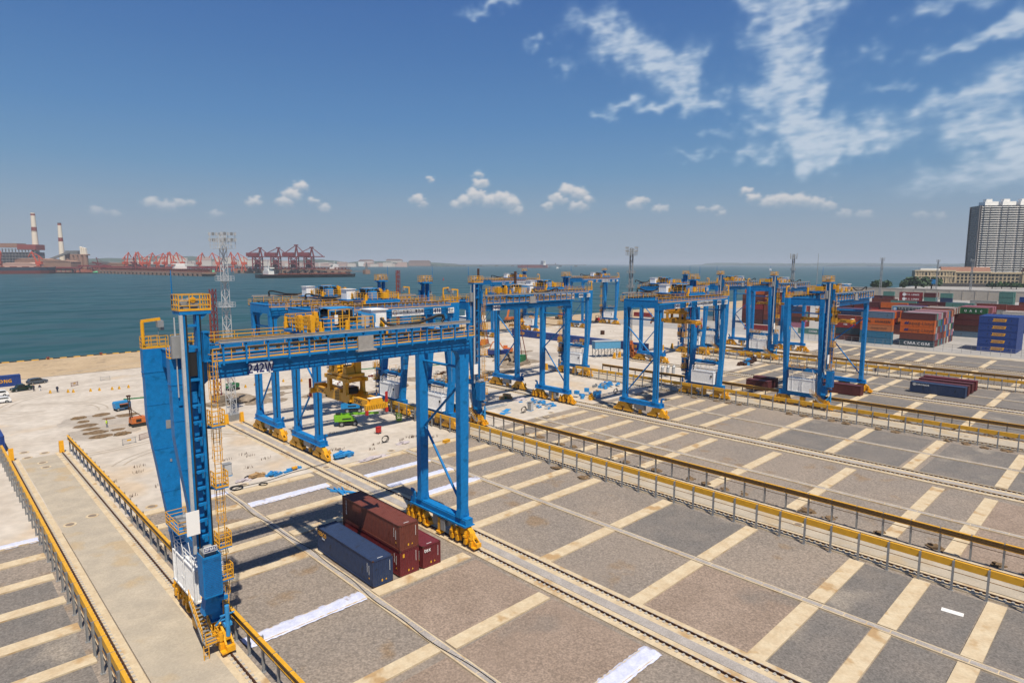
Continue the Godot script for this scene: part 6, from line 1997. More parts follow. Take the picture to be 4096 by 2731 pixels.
	corrugated(b, 2, -1.5, 1.5, 3.2, 5.8, -5.0, -1.0, 0.5, 0.07)
	corrugated(b, 2, -1.5, 1.5, 3.2, 5.8, 5.0, 1.0, 0.5, 0.07)
	part("bin", b, M.hopper_blue, t)
	b = MB.new()
	b.bx(-5.1, 5.1, 5.8, 5.95, -1.6, 1.6)
	part("lid", b, M.galv_pale, t)
	b = MB.new()
	for i in 5:
		for zz in [-1.4, 1.4]:
			b.beam(Vector3(-4.8 + i * 2.4, 0, zz), Vector3(-4.8 + i * 2.4, 3.2, zz), 0.2, 0.2)
			if i < 4:
				b.beam(Vector3(-4.8 + i * 2.4, 0.3, zz), Vector3(-2.4 + i * 2.4, 3.0, zz), 0.12, 0.12)
		b.beam(Vector3(-4.8 + i * 2.4, 3.1, -1.4), Vector3(-4.8 + i * 2.4, 3.1, 1.4), 0.16, 0.16)
	part("frame", b, M.galv, t)
	for q in [[278.4, -228.0, "red fork lift truck with a black mast on the far apron"], [291.0, -228.6, "red loader beside the wheels of the far crane"]]:
		t = thing("fork_lift", q[2], "fork lift", Vector3(q[0], 0.0, q[1]), 0.8)
		b = MB.new()
		b.bx(-2.0, 1.2, 0.5, 1.7, -1.1, 1.1)
		b.bx(-2.2, -1.4, 0.6, 2.2, -1.1, 1.1)
		part("body", b, M.red, t)
		b = MB.new()
		for qq in [[-0.9, -0.9], [0.9, -0.9], [0.9, 0.9], [-0.9, 0.9]]:
			b.beam(Vector3(qq[0], 1.7, qq[1]), Vector3(qq[0], 3.3, qq[1]), 0.12, 0.12)
		b.bx(-1.0, 1.0, 3.3, 3.4, -1.0, 1.0)
		b.bx(1.5, 1.8, 0.3, 5.4 if "mast" in q[2] else 2.4, -0.9, -0.7)
		b.bx(1.5, 1.8, 0.3, 5.4 if "mast" in q[2] else 2.4, 0.7, 0.9)
		part("mast", b, M.black, t)
		for qq in [[-1.4, 1.0], [-1.4, -1.0], [1.0, 1.0], [1.0, -1.0]]:
			wheel(t, Vector3(qq[0], 0.5, qq[1]), 0.5, 0.4)
	for q in [[247.0, -258.5, 0.9, "orange mobile crane with a raised boom at the quay beside the tugboat"], [288.0, -254.5, 0.0, "orange mobile crane with its boom lowered under the far crane"]]:
		t = thing("mobile_crane", q[3], "mobile crane", Vector3(q[0], 0.0, q[1]), 0.3)
		b = MB.new()
		b.bx(-6.0, 6.0, 0.9, 1.6, -1.3, 1.3)
		part("carrier", b, M.steel_dark, t)
		for i in 5:
			for s in [-1.15, 1.15]:
				wheel(t, Vector3(-4.6 + i * 2.3, 0.55, s), 0.55, 0.4)
		b = MB.new()
		b.bx(-2.0, 1.6, 1.6, 3.0, -1.2, 1.2)
		b.bx(4.0, 6.2, 1.6, 2.8, -1.2, 1.2)
		part("cab", b, M.orange, t)
		b = MB.new()
		b.beam(Vector3(-1.0, 2.6, 0), Vector3(4.0 + 5.0 * (1.0 - q[2]), 3.6 + 14.0 * q[2], 0), 0.8, 0.9)
		part("boom", b, M.orange, t)
	t = thing("oil_drum", "rusty brown drum standing alone on the wide apron", "drum", Vector3(237.6, 0.0, -183.4))
	b = MB.new()
	b.tube(Vector3(0, 0, 0), Vector3(0, 1.9, 0), 1.0, 16)
	b.tube(Vector3(0, 0.5, 0), Vector3(0, 0.62, 0), 1.06, 16)
	b.tube(Vector3(0, 1.3, 0), Vector3(0, 1.42, 0), 1.06, 16)
	part("shell", b, M.rust, t)
	for i in 3:
		b = MB.new()
		b.tube(Vector3(0, 0, 0), Vector3(0, 2.6, 0), 0.45, 14)
		b.tube(Vector3(0, 2.6, 0), Vector3(0.5, 3.2, 0), 0.45, 14)
		tag(part("vent_pipe", b, M.pipe, self, Vector3(160.7 + i * 1.6, 0.0, -101.4 + i * 0.9)), "thick grey bent pipe standing on the apron behind the brown bars", "pipe", "grey bent pipes")
	t = thing("speed_bump", "yellow plank lying on the far service road near the walking person", "plank", Vector3(219.3, 0.02, -64.1))
	b = MB.new()
	b.bx(-0.5, 0.5, 0.0, 0.2, -2.6, 2.6)
	part("board", b, M.cover_yellow, t)
	t = thing("white_board", "white board lying flat on the grey gravel", "board", Vector3(71.1, -0.13, -11.3), 0.1)
	b = MB.new()
	b.bx(-0.35, 0.35, 0.0, 0.04, -0.9, 0.9)
	part("board", b, M.plate_white, t)
	t = thing("white_board", "white slab lying on the gravel beyond the walking person", "slab", Vector3(238.6, -0.13, -61.7))
	b = MB.new()
	b.bx(-3.4, 3.4, 0.0, 0.15, -0.8, 0.8)
	part("board", b, M.plate_white, t)
	# quay edge
	for i in 40:
		b = MB.new()
		b.bx(-1.0, 1.0, 0.0, 0.3, -0.18, 0.18)
		for s in 2:
			tag(part("edge_kerb", b, M.cover_yellow if s == 0 else M.black, self, Vector3(2.0 + i * 4.0 + s * 2.0, 0.01, -267.2)), "short %s kerb block on the quay edge" % ["yellow", "black"][s], "kerb", "striped kerb blocks along the quay edge")
	for xx in [33.5, 49.2, 64.9, 80.6]:
		t = thing("bollard", "rust red mooring bollard on the quay edge", "bollard", Vector3(xx, 0.0, -266.3), 0.0, "mooring bollards")
		b = MB.new()
		b.tube(Vector3(0, 0, 0), Vector3(0, 0.7, 0), 0.3, 10)
		b.box(Vector3(0, 0.8, 0), Vector3(1.0, 0.3, 0.6))
		part("head", b, M.rust_red, t)
	b = MB.new()
	b.bx(-40.0, 260.0, 0.0, 0.03, -226.2, -225.9)
	tag(part("trench_cover", b, M.steel_dark, self), "thin dark trench line along the landward side of the quay road", "trench")
	for q in [[254.5, "rusty rail beam under the far crane's slender legs"], [283.0, "rusty rail beam under the far crane's white house"]]:
		b = MB.new()
		b.bx(-0.4, 0.4, 0.0, 0.35, -262.0, -206.0)
		tag(part("loose_rail", b, M.rust, self, Vector3(q[0], 0.0, 0.0)), q[1], "rail")
	# perimeter fence before the container terminal
	t = thing("perimeter_fence", "grey steel post and rail fence before the container stacks", "fence", Vector3(289.5, 0.0, 0.0))
	z = -135.0
	b = MB.new()
	b.bx(-0.05, 0.05, 0.0, 3.0, -0.05, 0.05)
	var pm := b.mesh()
	while z < 30.0:
		part("post", pm, M.galv, t, Vector3(0, 0, z))
		z += 3.0
	b = MB.new()
	for y in [0.9, 1.9, 2.9]:
		b.beam(Vector3(0, y, -135.0), Vector3(0, y, 29.0), 0.07, 0.07)
	part("rail", b, M.galv, t)
	b = MB.new()
	b.tube(Vector3(-5, 0.6, 0), Vector3(-5, 0.6, 0.01), 0.1)
	setting("perimeter_road", slab(279.0, 285.9, -133, 60, 0.004, 0.3), M.road)

# ---- harbour, ships, town -----------------------------------------------------------
func hull(len_: float, w: float, h: float, bow := 0.12) -> MB: # bow towards +x, keel line at y=0
	var b := MB.new()
	var st := [[-0.5, 0.75, 0.25], [-0.46, 0.95, 0.0], [-0.3, 1.0, 0.0], [0.36, 1.0, 0.0], [0.44, 0.7, 0.0], [0.485, 0.25, 0.12], [0.5, 0.02, 0.25]]
	var g := []
	for s in st:
		var x: float = s[0] * len_
		var hw: float = s[1] * w / 2
		g.append([Vector3(x - (len_ * bow * 0.12 if s[0] > 0.4 else 0.0), 0, hw * 0.9), Vector3(x, h + h * s[2], hw), Vector3(x, h + h * s[2], -hw), Vector3(x - (len_ * bow * 0.12 if s[0] > 0.4 else 0.0), 0, -hw * 0.9)])
	for i in g.size() - 1:
		for j in 3:
			b.quad(g[i][j], g[i + 1][j], g[i + 1][j + 1], g[i][j + 1])
	b.quad(g[0][0], g[0][1], g[0][2], g[0][3])
	return b

func ship(label: String, at: Vector3, turn: float, len_: float, low: Material, up: Material, free: float, house_x: float, house: Material) -> Node3D:
	var t := thing("cargo_ship", label, "ship", at, turn)
	part("hull", hull(len_, len_ * 0.15, free * 0.5), low, t)
	var o := part("topsides", hull(len_, len_ * 0.152, free * 0.5), up, t, Vector3(0, free * 0.5, 0))
	var b := MB.new()
	b.bx(-len_ * 0.45, len_ * 0.42, free * 0.98, free + 0.6, -len_ * 0.065, len_ * 0.065)
	part("deck", b, M.ore, t)
	for i in 7:
		b = MB.new()
		b.bx(-len_ * 0.03, len_ * 0.03, 0, 2.4, -len_ * 0.04, len_ * 0.04)
		part("hatch_cover", b, M.ore, t, Vector3(-len_ * 0.26 + i * len_ * 0.1, free + 0.6, 0))
	b = MB.new()
	b.bx(-8, 6, 0, 9, -len_ * 0.06, len_ * 0.06)
	b.bx(-7, 5, 9, 14, -len_ * 0.045, len_ * 0.045)
	b.bx(-5, 6, 14, 17, -len_ * 0.07, len_ * 0.07)
	b.tube(Vector3(0, 17, 0), Vector3(0, 27, 0), 0.6, 6)
	b.beam(Vector3(0, 23, -3), Vector3(0, 23, 3), 0.5, 0.5)
	var hs := part("deckhouse", b, house, t, Vector3(house_x, free + 0.5, 0))
	b = MB.new()
	for y in [4.0, 7.0, 11.5, 15.5]:
		b.bx(6.0 if y < 9 else (5.0 if y < 14 else 6.0), (6.1 if y < 9 else (5.1 if y < 14 else 6.1)), y, y + 1.0, -len_ * 0.04, len_ * 0.04)
	part("windows", b, M.glass_dark, hs)
	return t

func portal_jib_crane(at: Vector3, turn: float, luff: float) -> Node3D:
	var t := thing("portal_crane", "orange red luffing portal crane on the distant ore pier", "harbour crane", at, turn, "orange red portal cranes across the water")
	var b := MB.new()
	for q in [[-5, -5], [5, -5], [5, 5], [-5, 5]]:
		b.beam(Vector3(q[0], 0, q[1]), Vector3(q[0] * 0.5, 16, q[1] * 0.5), 1.8, 1.8)
	b.taper(Vector3(0, 15, 0), Vector2(7, 7), Vector2(6, 6), 3.0)
	part("portal", b, M.crane_orange, t)
	b = MB.new()
	b.bx(-9, 6, 18, 25, -3.5, 3.5)
	part("machine_house", b, M.crane_orange, t)
	b = MB.new()
	var tip := Vector3(8 + 12 * luff, 52 - 4 * luff, 0)
	b.beam(Vector3(4, 22, 0), tip, 2.2, 2.8)
	b.beam(Vector3(-3, 25, 0), Vector3(-1, 40, 0), 1.8, 1.8)
	b.beam(Vector3(-1, 40, 0), tip * 0.96, 1.1, 1.3)
	b.beam(Vector3(-1, 40, 0), Vector3(-11, 30, 0), 1.5, 1.8)
	b.beam(tip, tip + Vector3(9, -14, 0), 1.4, 1.8)
	part("jib", b, M.crane_orange, t)
	return t

func ship_unloader(at: Vector3, turn: float, tall: float, says: String) -> void:
	var t := thing("ship_unloader", says, "ship unloader", at, turn, "dark red ship unloaders")
	var b := MB.new()
	for x in [-13.0, 13.0]:
		for z in [-11.0, 11.0]:
			b.beam(Vector3(x, 0, z), Vector3(x, 44, z), 3.0, 3.0)
		b.beam(Vector3(x, 14, -11), Vector3(x, 14, 11), 1.6, 1.6)
		b.beam(Vector3(x, 0, -11), Vector3(x, 14, 11), 1.0, 1.0)
	for z in [-11.0, 11.0]:
		b.beam(Vector3(-13, 15, z), Vector3(13, 40, z), 1.8, 1.8)
		b.beam(Vector3(13, 15, z), Vector3(-13, 40, z), 1.8, 1.8)
		b.beam(Vector3(-13, 20, z), Vector3(13, 20, z), 2.6, 2.6)
		b.beam(Vector3(-13, 41, z), Vector3(13, 41, z), 2.6, 2.6)
	part("portal_frame", b, M.crane_red, t)
	b = MB.new()
	b.bx(-32, 52, 42, 45, -4, -2)
	b.bx(-32, 52, 42, 45, 2, 4)
	b.bx(-36, 2, 45, 57, -8, 8)
	b.bx(-6, 6, 20, 32, -7, 7)
	part("boom_girder", b, M.crane_red, t)
	b = MB.new()
	b.bx(-14, -3, 50.5, 52.8, 6.0, 6.2)
	part("sign_panel", b, M.plate_white, t)
	b = MB.new()
	for z in [-4.0, 4.0]:
		b.beam(Vector3(4, 45, z), Vector3(10, tall, z * 0.5), 2.4, 2.4)
		b.beam(Vector3(16, 45, z), Vector3(10, tall, z * 0.5), 2.2, 2.2)
		b.beam(Vector3(10, tall, z * 0.5), Vector3(46, 45, z), 1.3, 1.3)
		b.beam(Vector3(10, tall, z * 0.5), Vector3(-28, 56, z), 1.3, 1.3)
	b.bx(4, 16, tall - 2, tall + 1.5, -4, 4)
	part("apex_frame", b, M.crane_red, t)
	b = MB.new()
	b.bx(-9, 9, 6, 15, -6, 6)
	b.taper(Vector3(0, 14, 0), Vector2(8, 8), Vector2(16, 12), 8)
	part("ore_hopper", b, M.crane_red, t)

func pier(label: String, a: Vector3, b_: Vector3, w: float, top: float) -> Node3D:
	var t := thing("pier", label, "pier", (a + b_) / 2, atan2(-(b_ - a).z, (b_ - a).x))
	var l := a.distance_to(b_)
	var b := MB.new()
	b.bx(-l / 2, l / 2, top - 4.5, top, -w / 2, w / 2)
	part("deck", b, M.far_concrete, t)
	var k := int(l / 26.0)
	for i in k:
		b = MB.new()
		b.bx(-7, 7, -4.0, top - 4.4, -w / 2 - 0.5, w / 2 + 0.5)
		part("caisson", b, M.far_concrete, t, Vector3(-l / 2 + (i + 0.5) * l / k, 0, 0))
	b = MB.new()
	b.bx(-l / 2, l / 2, top, top + 3.0, -w * 0.1, w * 0.3)
	b.bx(-l / 2, l / 2, top + 6.0, top + 8.0, -w * 0.3, -w * 0.1)
	for i in k * 2:
		b.bx(-l / 2 + i * 13.0, -l / 2 + i * 13.0 + 1.2, top, top + 6.0, -w * 0.3, -w * 0.1)
	part("conveyor", b, M.ore, t)
	return t

func harbour() -> void:
	var s := -3.5
	# power station
	var fw := Vector3(0.6955, 0, -0.7186)
	for q in [[335, -2712, 200.0, 12.0, "taller white and red banded chimney rising behind the boiler house", 0], [397, -2640, 166.0, 10.0, "shorter banded chimney beside the conveyor tower", 1]]:
		var t := thing("power_station_chimney", q[4], "chimney", Vector3(q[0], 0, q[1]))
		var h: float = q[2]
		var r: float = q[3]
		var bands := [[0.0, 0.70, "chimney_white"], [0.70 - 0.02, 0.76, "plant_maroon"], [0.76, 0.955, "chimney_white"], [0.955, 0.985, "plant_maroon"], [0.985, 1.0, "chimney_white"]]
		if q[5] == 1:
			bands = [[0.0, 0.62, "chimney_white"], [0.62, 0.7, "plant_maroon"], [0.7, 0.95, "chimney_white"], [0.95, 0.985, "plant_maroon"], [0.985, 1.0, "base_stone"]]
		for k in bands:
			var b := MB.new()
			b.tube(Vector3(0, h * k[0], 0), Vector3(0, h * k[1], 0), lerpf(r, r * 0.55, k[0]), 16, lerpf(r, r * 0.55, k[1]))
			part("band", b, M[k[2]], t)
	var face := atan2(-(-0.6955), 0.7186) # turned towards this quay
	var t := thing("power_station", "grey open steel boiler house with a maroon roof beside the banded chimneys", "power station", Vector3(300, 0, -2740), -0.77)
	var b := MB.new()
	b.bx(-62, 62, 0, 66, -20, 20)
	part("boiler_hall", b, M.plant_grey, t)
	for i in 12:
		b = MB.new()
		b.bx(-62 + i * 11.2 - 0.9, -62 + i * 11.2 + 0.9, 0, 78, 20, 23)
		part("column", b, M.plant_grey, t)
	for i in 8:
		b = MB.new()
		b.bx(-63, 63, 8 + i * 9.5, 9.6 + i * 9.5, 21, 24)
		part("gallery", b, M.galv, t)
	b = MB.new()
	b.bx(-66, 2, 82, 96, -18, 24)
	part("roof_house", b, M.plant_tan, t)
	b = MB.new()
	b.bx(2, 66, 74, 92, -18, 24)
	part("roof_house", b, M.plant_maroon, t)
	t = thing("coal_silos", "row of brown round silos beside the power station", "silos", Vector3(432, 0, -2590), -0.77)
	for i in 5:
		b = MB.new()
		b.tube(Vector3(-32 + i * 15, 0, 0), Vector3(-32 + i * 15, 56, 0), 8.0, 14)
		part("silo", b, M.plant_tan, t)
	b = MB.new()
	b.bx(-45, 40, 56, 60, -7, 7)
	part("top_gallery", b, M.plant_tan, t)
	b = MB.new()
	b.beam(Vector3(-150, 14, 30), Vector3(-20, 66, 10), 7, 7)
	b.bx(-36, 6, 60, 72, -6, 6)
	part("conveyor_gallery", b, M.plant_grey, t)
	b = MB.new()
	for k in 3:
		b.prism([Vector2(14 + k * 7, 60), Vector2(20 + k * 7, 60), Vector2(18 + k * 7, 84 - k * 2), Vector2(13 + k * 7, 86 - k * 2)], -4, 4)
	part("vent_stack", b, M.chimney_white, t)
	for q in [[330, -2640, 56, 40, 30, "plant_tan", "long tan shed in front of the boiler house"], [372, -2560, 60, 34, 24, "plant_tan", "brown panelled store before the silos"], [285, -2600, 60, 26, 22, "town_pink", "pale pink domed store by the boiler house"], [520, -2640, 40, 30, 20, "plant_grey", "grey office block beyond the silos"], [560, -2600, 34, 26, 20, "plant_tan", "brown round-ended tank house beyond the silos"], [640, -2560, 50, 22, 20, "plant_grey", "low dark warehouse left of the portal cranes"]]:
		t = thing("harbour_shed", q[6], "shed", Vector3(q[0], 0, q[1]), -0.77)
		b = MB.new()
		b.bx(-q[2], q[2], 0, q[3], -q[4], q[4])
		part("wall", b, M[q[5]], t)
		b = MB.new()
		b.prism([Vector2(-q[2] - 1, q[3]), Vector2(q[2] + 1, q[3]), Vector2(q[2] * 0.6, q[3] + 5), Vector2(-q[2] * 0.6, q[3] + 5)], -q[4] - 1, q[4] + 1)
		part("roof", b, M[q[5]], t)
	# far shore
	b = MB.new()
	b.bx(-1400, 900, -8, 3, -4200, -2540)
	setting("ore_terminal_ground", b, M.ore)
	for q in [[520, -2480, 70, 9, 40, "cover_green"], [600, -2500, 60, 12, 30, "ore"], [470, -2520, 60, 14, 30, "ore"], [700, -2420, 60, 10, 30, "cover_green"], [760, -2400, 60, 9, 30, "cover_green"], [660, -2470, 50, 14, 26, "ore"]]:
		b = MB.new()
		b.blob(Vector3.ZERO, Vector3(q[2], q[3], q[4]), int(q[0]), 0.1, 4, 16, true)
		var o := part("ore_stockpile", b, M[q[5]], self, Vector3(q[0], -1.0 if q[5] == "ore" else -0.5, q[1]))
		tag(o, ("green covered" if q[5] != "ore" else "bare red") + " ore stockpile behind the distant piers", "stockpile", ("covered" if q[5] != "ore" else "bare") + " ore stockpiles")
	for q in [[520, -2430, 90, 15, 12], [610, -2360, 80, 12, 12], [450, -2500, 70, 18, 12], [700, -2330, 70, 14, 12], [760, -2290, 60, 12, 12], [380, -2520, 60, 12, 14], [800, -2330, 60, 15, 10]]:
		t = thing("ore_conveyor", "long dark red conveyor gallery on trestles among the ore stockpiles", "conveyor", Vector3(q[0], 0, q[1]), -0.77, "conveyor galleries of the ore terminal")
		b = MB.new()
		b.bx(-q[2], q[2], q[3], q[3] + 5, -4, 4)
		part("gallery", b, M.crane_red, t)
		b = MB.new()
		for i in 8:
			var gx: float = -q[2] + (i + 0.5) * q[2] / 4.0
			b.beam(Vector3(gx, -1, -3), Vector3(gx, q[3], 0), 1.6, 1.6)
			b.beam(Vector3(gx, -1, 3), Vector3(gx, q[3], 0), 1.6, 1.6)
		stuff(part("trestle", b, M.crane_red, t))
	pier("low concrete ore jetty on square piers, ending in open water", Vector3(440, s, -2720), Vector3(594, s, -1790), 40.0, 10.5)
	pier("pier with dark openings carrying the dark red ship unloaders", Vector3(850, s, -2290), Vector3(1080, s, -1905), 36.0, 13.5)
	for q in [[552, -2482, 0.6, 0.3], [574, -2461, 0.9, 0.2], [591, -2442, 2.4, 0.0], [629, -2404, 0.2, 0.8], [649, -2385, 0.5, 0.3], [668, -2367, 2.2, 0.0], [780, -2259, 2.6, 0.5], [818, -2223, 2.0, 0.0], [842, -2199, 2.7, 0.4], [310, -2480, 2.4, 0.6], [222, -2560, 1.2, 0.2], [606, -2425, 0.4, 0.6], [690, -2350, 2.5, 0.3], [735, -2310, 0.6, 0.5]]:
		portal_jib_crane(Vector3(q[0], 4.0, q[1]), q[2], q[3]).scale = Vector3.ONE * 1.25
	var us := ["dark red ship unloader at the landward end of the pier", "dark red ship unloader second from the landward end of the pier", "tallest dark red ship unloader, with the big solid machine house", "dark red ship unloader at the seaward end of the pier"]
	var up := [[882, -2176, 74.0], [916, -2106, 74.0], [946, -2034, 82.0], [972, -1976, 74.0]]
	for i in 4:
		ship_unloader(Vector3(up[i][0], 10.0, up[i][1]), -0.77, up[i][2], us[i])
	for q in [[486, -2560, 0.5, "rusty stacker machine nearer the power station on the low jetty"], [520, -2230, 0.8, "rusty stacker machine halfway along the low jetty"]]:
		t = thing("ore_stacker", q[3], "stacker", Vector3(q[0], 7.0, q[1]), q[2])
		b = MB.new()
		for xx in [[-6, -5], [6, -5], [6, 5], [-6, 5]]:
			b.beam(Vector3(xx[0], 0, xx[1]), Vector3(xx[0] * 0.6, 20, xx[1] * 0.6), 1.8, 1.8)
		b.bx(-6, 6, 18, 24, -5, 5)
		part("base_tower", b, M.crane_red, t)
		b = MB.new()
		b.beam(Vector3(0, 22, 0), Vector3(34, 14, 0), 3, 3)
		b.beam(Vector3(0, 24, 0), Vector3(-6, 42, 0), 2, 2)
		b.beam(Vector3(-6, 42, 0), Vector3(32, 16, 0), 0.8, 0.8)
		b.beam(Vector3(0, 22, 0), Vector3(-22, 26, 0), 3, 4)
		part("boom", b, M.crane_red, t)
	ship("long bulk carrier with a blue bow and red lower hull at the left edge", Vector3(204, s, -2484), -0.08, 300, M.hull_red, M.hull_blue, 20.0, -130, M.ship_white)
	ship("black laden bulk carrier sailing past the pier, white house at the stern", Vector3(740, s, -1505), 0.0, 264, M.hull_black, M.hull_black, 8.0, -104, M.ship_white)
	var v := ship("red bulk carrier with white pale lettering moored behind the low jetty", Vector3(580, s, -2190), 1.735, 300, M.hull_red, M.hull_red, 16.0, -125, M.ship_white)
	part("hull_lettering", lettering("BERGEBULK", 9.0, 0.2), M.sign_white, v, Vector3(-40, 9, -23.5), PI)
	ship("dark red bulk carrier with a white house moored behind the unloaders", Vector3(990, s, -2085), PI - 1.03, 320, M.hull_red, M.hull_red, 15.0, -135, M.ship_white)
	ship("distant tanker with a white house, its red hull seen end on", Vector3(3640, s, -3530), 2.75, 260, M.hull_red, M.hull_red, 22.0, -95, M.ship_white).get_node("deckhouse").scale = Vector3(1.6, 2.0, 1.8)
	ship("grey ship faint in the haze beyond the distant tanker", Vector3(6700, s, -6130), -0.75, 220, M.hull_blue, M.hull_blue, 22.0, 70, M.plant_grey)
	t = thing("harbour_tug", "small white boat beside the distant tanker", "boat", Vector3(3760, s, -3490), -0.7)
	part("hull", hull(70, 14, 8), M.hull_blue, t)
	b = MB.new()
	b.bx(-14, 16, 8, 20, -5, 5)
	part("wheelhouse", b, M.ship_white, t)
	for q in [[3420, -3060, "white launch with a wake near the distant pier head"], [3560, -1560, "tiny white boat far out on the open water"]]:
		t = thing("launch", q[2], "boat", Vector3(q[0], s, q[1]), 0.5)
		part("hull", hull(46, 12, 5), M.ship_white, t)
		b = MB.new()
		b.bx(-12, 6, 5, 11, -4, 4)
		part("wheelhouse", b, M.ship_white, t)
	t = thing("tugboat", "tugboat with a white wheelhouse and tyre fenders moored at the quay", "tugboat", Vector3(233, s, -275), -0.05)
	part("hull", hull(34, 11, 3.6), M.hull_black, t)
	b = MB.new()
	b.bx(-6, 8, 3.6, 7.0, -4, 4)
	b.bx(-2, 6, 7.0, 10.0, -3, 3)
	b.tube(Vector3(0, 10, 0), Vector3(0, 18, 0), 0.2, 6)
	var wh := part("wheelhouse", b, M.ship_white, t)
	b = MB.new()
	b.bx(-1.6, 5.6, 7.7, 9.2, 3.0, 3.06)
	b.bx(-1.6, 5.6, 7.7, 9.2, -3.06, -3.0)
	part("window", b, M.glass_dark, wh)
	b = MB.new()
	for i in 9:
		b.tube(Vector3(-14 + i * 3.2, 2.4, 5.3), Vector3(-14 + i * 3.2, 2.4, 6.0), 0.9, 10)
	part("tyre_fender", b, M.rubber, t)
	t = thing("navigation_dolphin", "square concrete dolphin with a twisted grey beacon", "beacon", Vector3(1117, s, -1858))
	b = MB.new()
	b.bx(-9, 9, -4, 14, -9, 9)
	part("base", b, M.far_concrete, t)
	b = MB.new()
	b.tube(Vector3(0, 14, 0), Vector3(1, 30, 0), 4.5, 8, 3.0)
	b.tube(Vector3(1, 30, 0), Vector3(0, 40, 0), 3.0, 8, 0.6)
	part("beacon", b, M.plant_grey, t)
	b = MB.new()
	b.bx(-110, -9, 8, 9.5, -1, 1)
	part("catwalk", b, M.far_concrete, t)
	t = thing("buoy", "small red channel buoy on the open water", "buoy", Vector3(841, s, -1084))
	b = MB.new()
	b.tube(Vector3(0, 0, 0), Vector3(0, 1.6, 0), 1.4, 10)
	b.tube(Vector3(0, 1.6, 0), Vector3(0, 6.5, 0), 0.9, 8, 0.3)
	part("float", b, M.red, t)
	# town on the far shore
	b = MB.new()
	b.bx(900, 4600, -8, 1, -8000, -5600)
	b.bx(4000, 5400, -8, 2, -7500, -5200)
	setting("far_shore_ground", b, M.hill)
	b = MB.new()
	for q in [[1900, -6700, 500, 88], [2200, -6600, 420, 66], [2650, -6250, 380, 60], [3050, -6050, 360, 66], [3500, -5700, 360, 50], [1500, -6900, 500, 70], [4500, -6200, 500, 40]]:
		b.blob(Vector3(q[0], 0, q[1]), Vector3(q[2], q[3], q[2] * 0.7), int(q[0]), 0.12, 5, 20, true)
	setting("far_hills", b, M.hill)
	var r := RandomNumberGenerator.new()
	r.seed = 77
	for i in 110:
		var f := r.randf()
		var p := Vector3(lerpf(1500, 3400, f), 0, lerpf(-6650, -5150, f) + r.randf_range(-60, 260))
		var hgt := r.randf_range(18, 40)
		var lift := r.randf_range(0, 70) * maxf(0.0, 1.0 - absf(f - 0.22) * 2.5)
		t = thing("town_house", "pale town house with a flat roof on the far shore", "house", p + Vector3(0, lift, 0), -0.77, "houses of the far town")
		b = MB.new()
		var w := r.randf_range(18, 60)
		b.bx(-w, w, -20, hgt, -10, 10)
		part("wall", b, M.town_pink if r.randf() < 0.5 else M.town_pale, t)
		b = MB.new()
		b.bx(-w - 1, w + 1, hgt, hgt + 3, -11, 11)
		part("roof", b, M.roof_red if r.randf() < 0.5 else M.town_pale, t)
	for q in [[3960, -5990, 90, 62, "town_pale", "long pale shed with a red roof at the far headland"], [4160, -5790, 120, 48, "plant_tan", "long brown shed at the end of the far headland"], [3200, -5320, 70, 50, "ship_white", "white office block with a dark band on the far shore"]]:
		t = thing("far_shed", q[5], "shed", Vector3(q[0], 0, q[1]), -0.77)
		b = MB.new()
		b.bx(-q[2], q[2], 0, q[3], -30, 30)
		part("wall", b, M[q[4]], t)
		b = MB.new()
		b.prism([Vector2(-q[2] - 3, q[3]), Vector2(q[2] + 3, q[3]), Vector2(q[2] - 20, q[3] + 14), Vector2(-q[2] + 20, q[3] + 14)], -33, 33)
		part("roof", b, M.roof_red, t)
	t = thing("far_causeway", "low grey causeway on piers reaching out from the far headland", "causeway", Vector3(4900, s, -5000), -0.62)
	b = MB.new()
	b.bx(-800, 800, 14, 22, -10, 10)
	part("deck", b, M.plant_grey, t)
	for i in 9:
		b = MB.new()
		b.bx(-16, 16, -2, 14, -8, 8)
		part("support", b, M.base_stone, t, Vector3(-760 + i * 180, 0, 0))
	b = MB.new()
	for i in 26:
		var a := lerpf(62.0, 84.0, i / 25.0)
		var d := 13500.0
		b.blob(Vector3(sin(deg_to_rad(a)) * d, -5, -cos(deg_to_rad(a)) * d), Vector3(500, 24 + 36 * absf(sin(i * 1.7)), 500), i, 0.15, 4, 12, true)
	setting("distant_coast_hills", b, M.hill)

func block_windows(parent: Node3D, rects: Array, frame: Material) -> void:
	for q in rects:
		var b := MB.new()
		b.box(Vector3.ZERO, Vector3(0.5, q[3], q[2]))
		part("window", b, M.glass_dark, parent, Vector3(-0.2, q[1], q[0]))

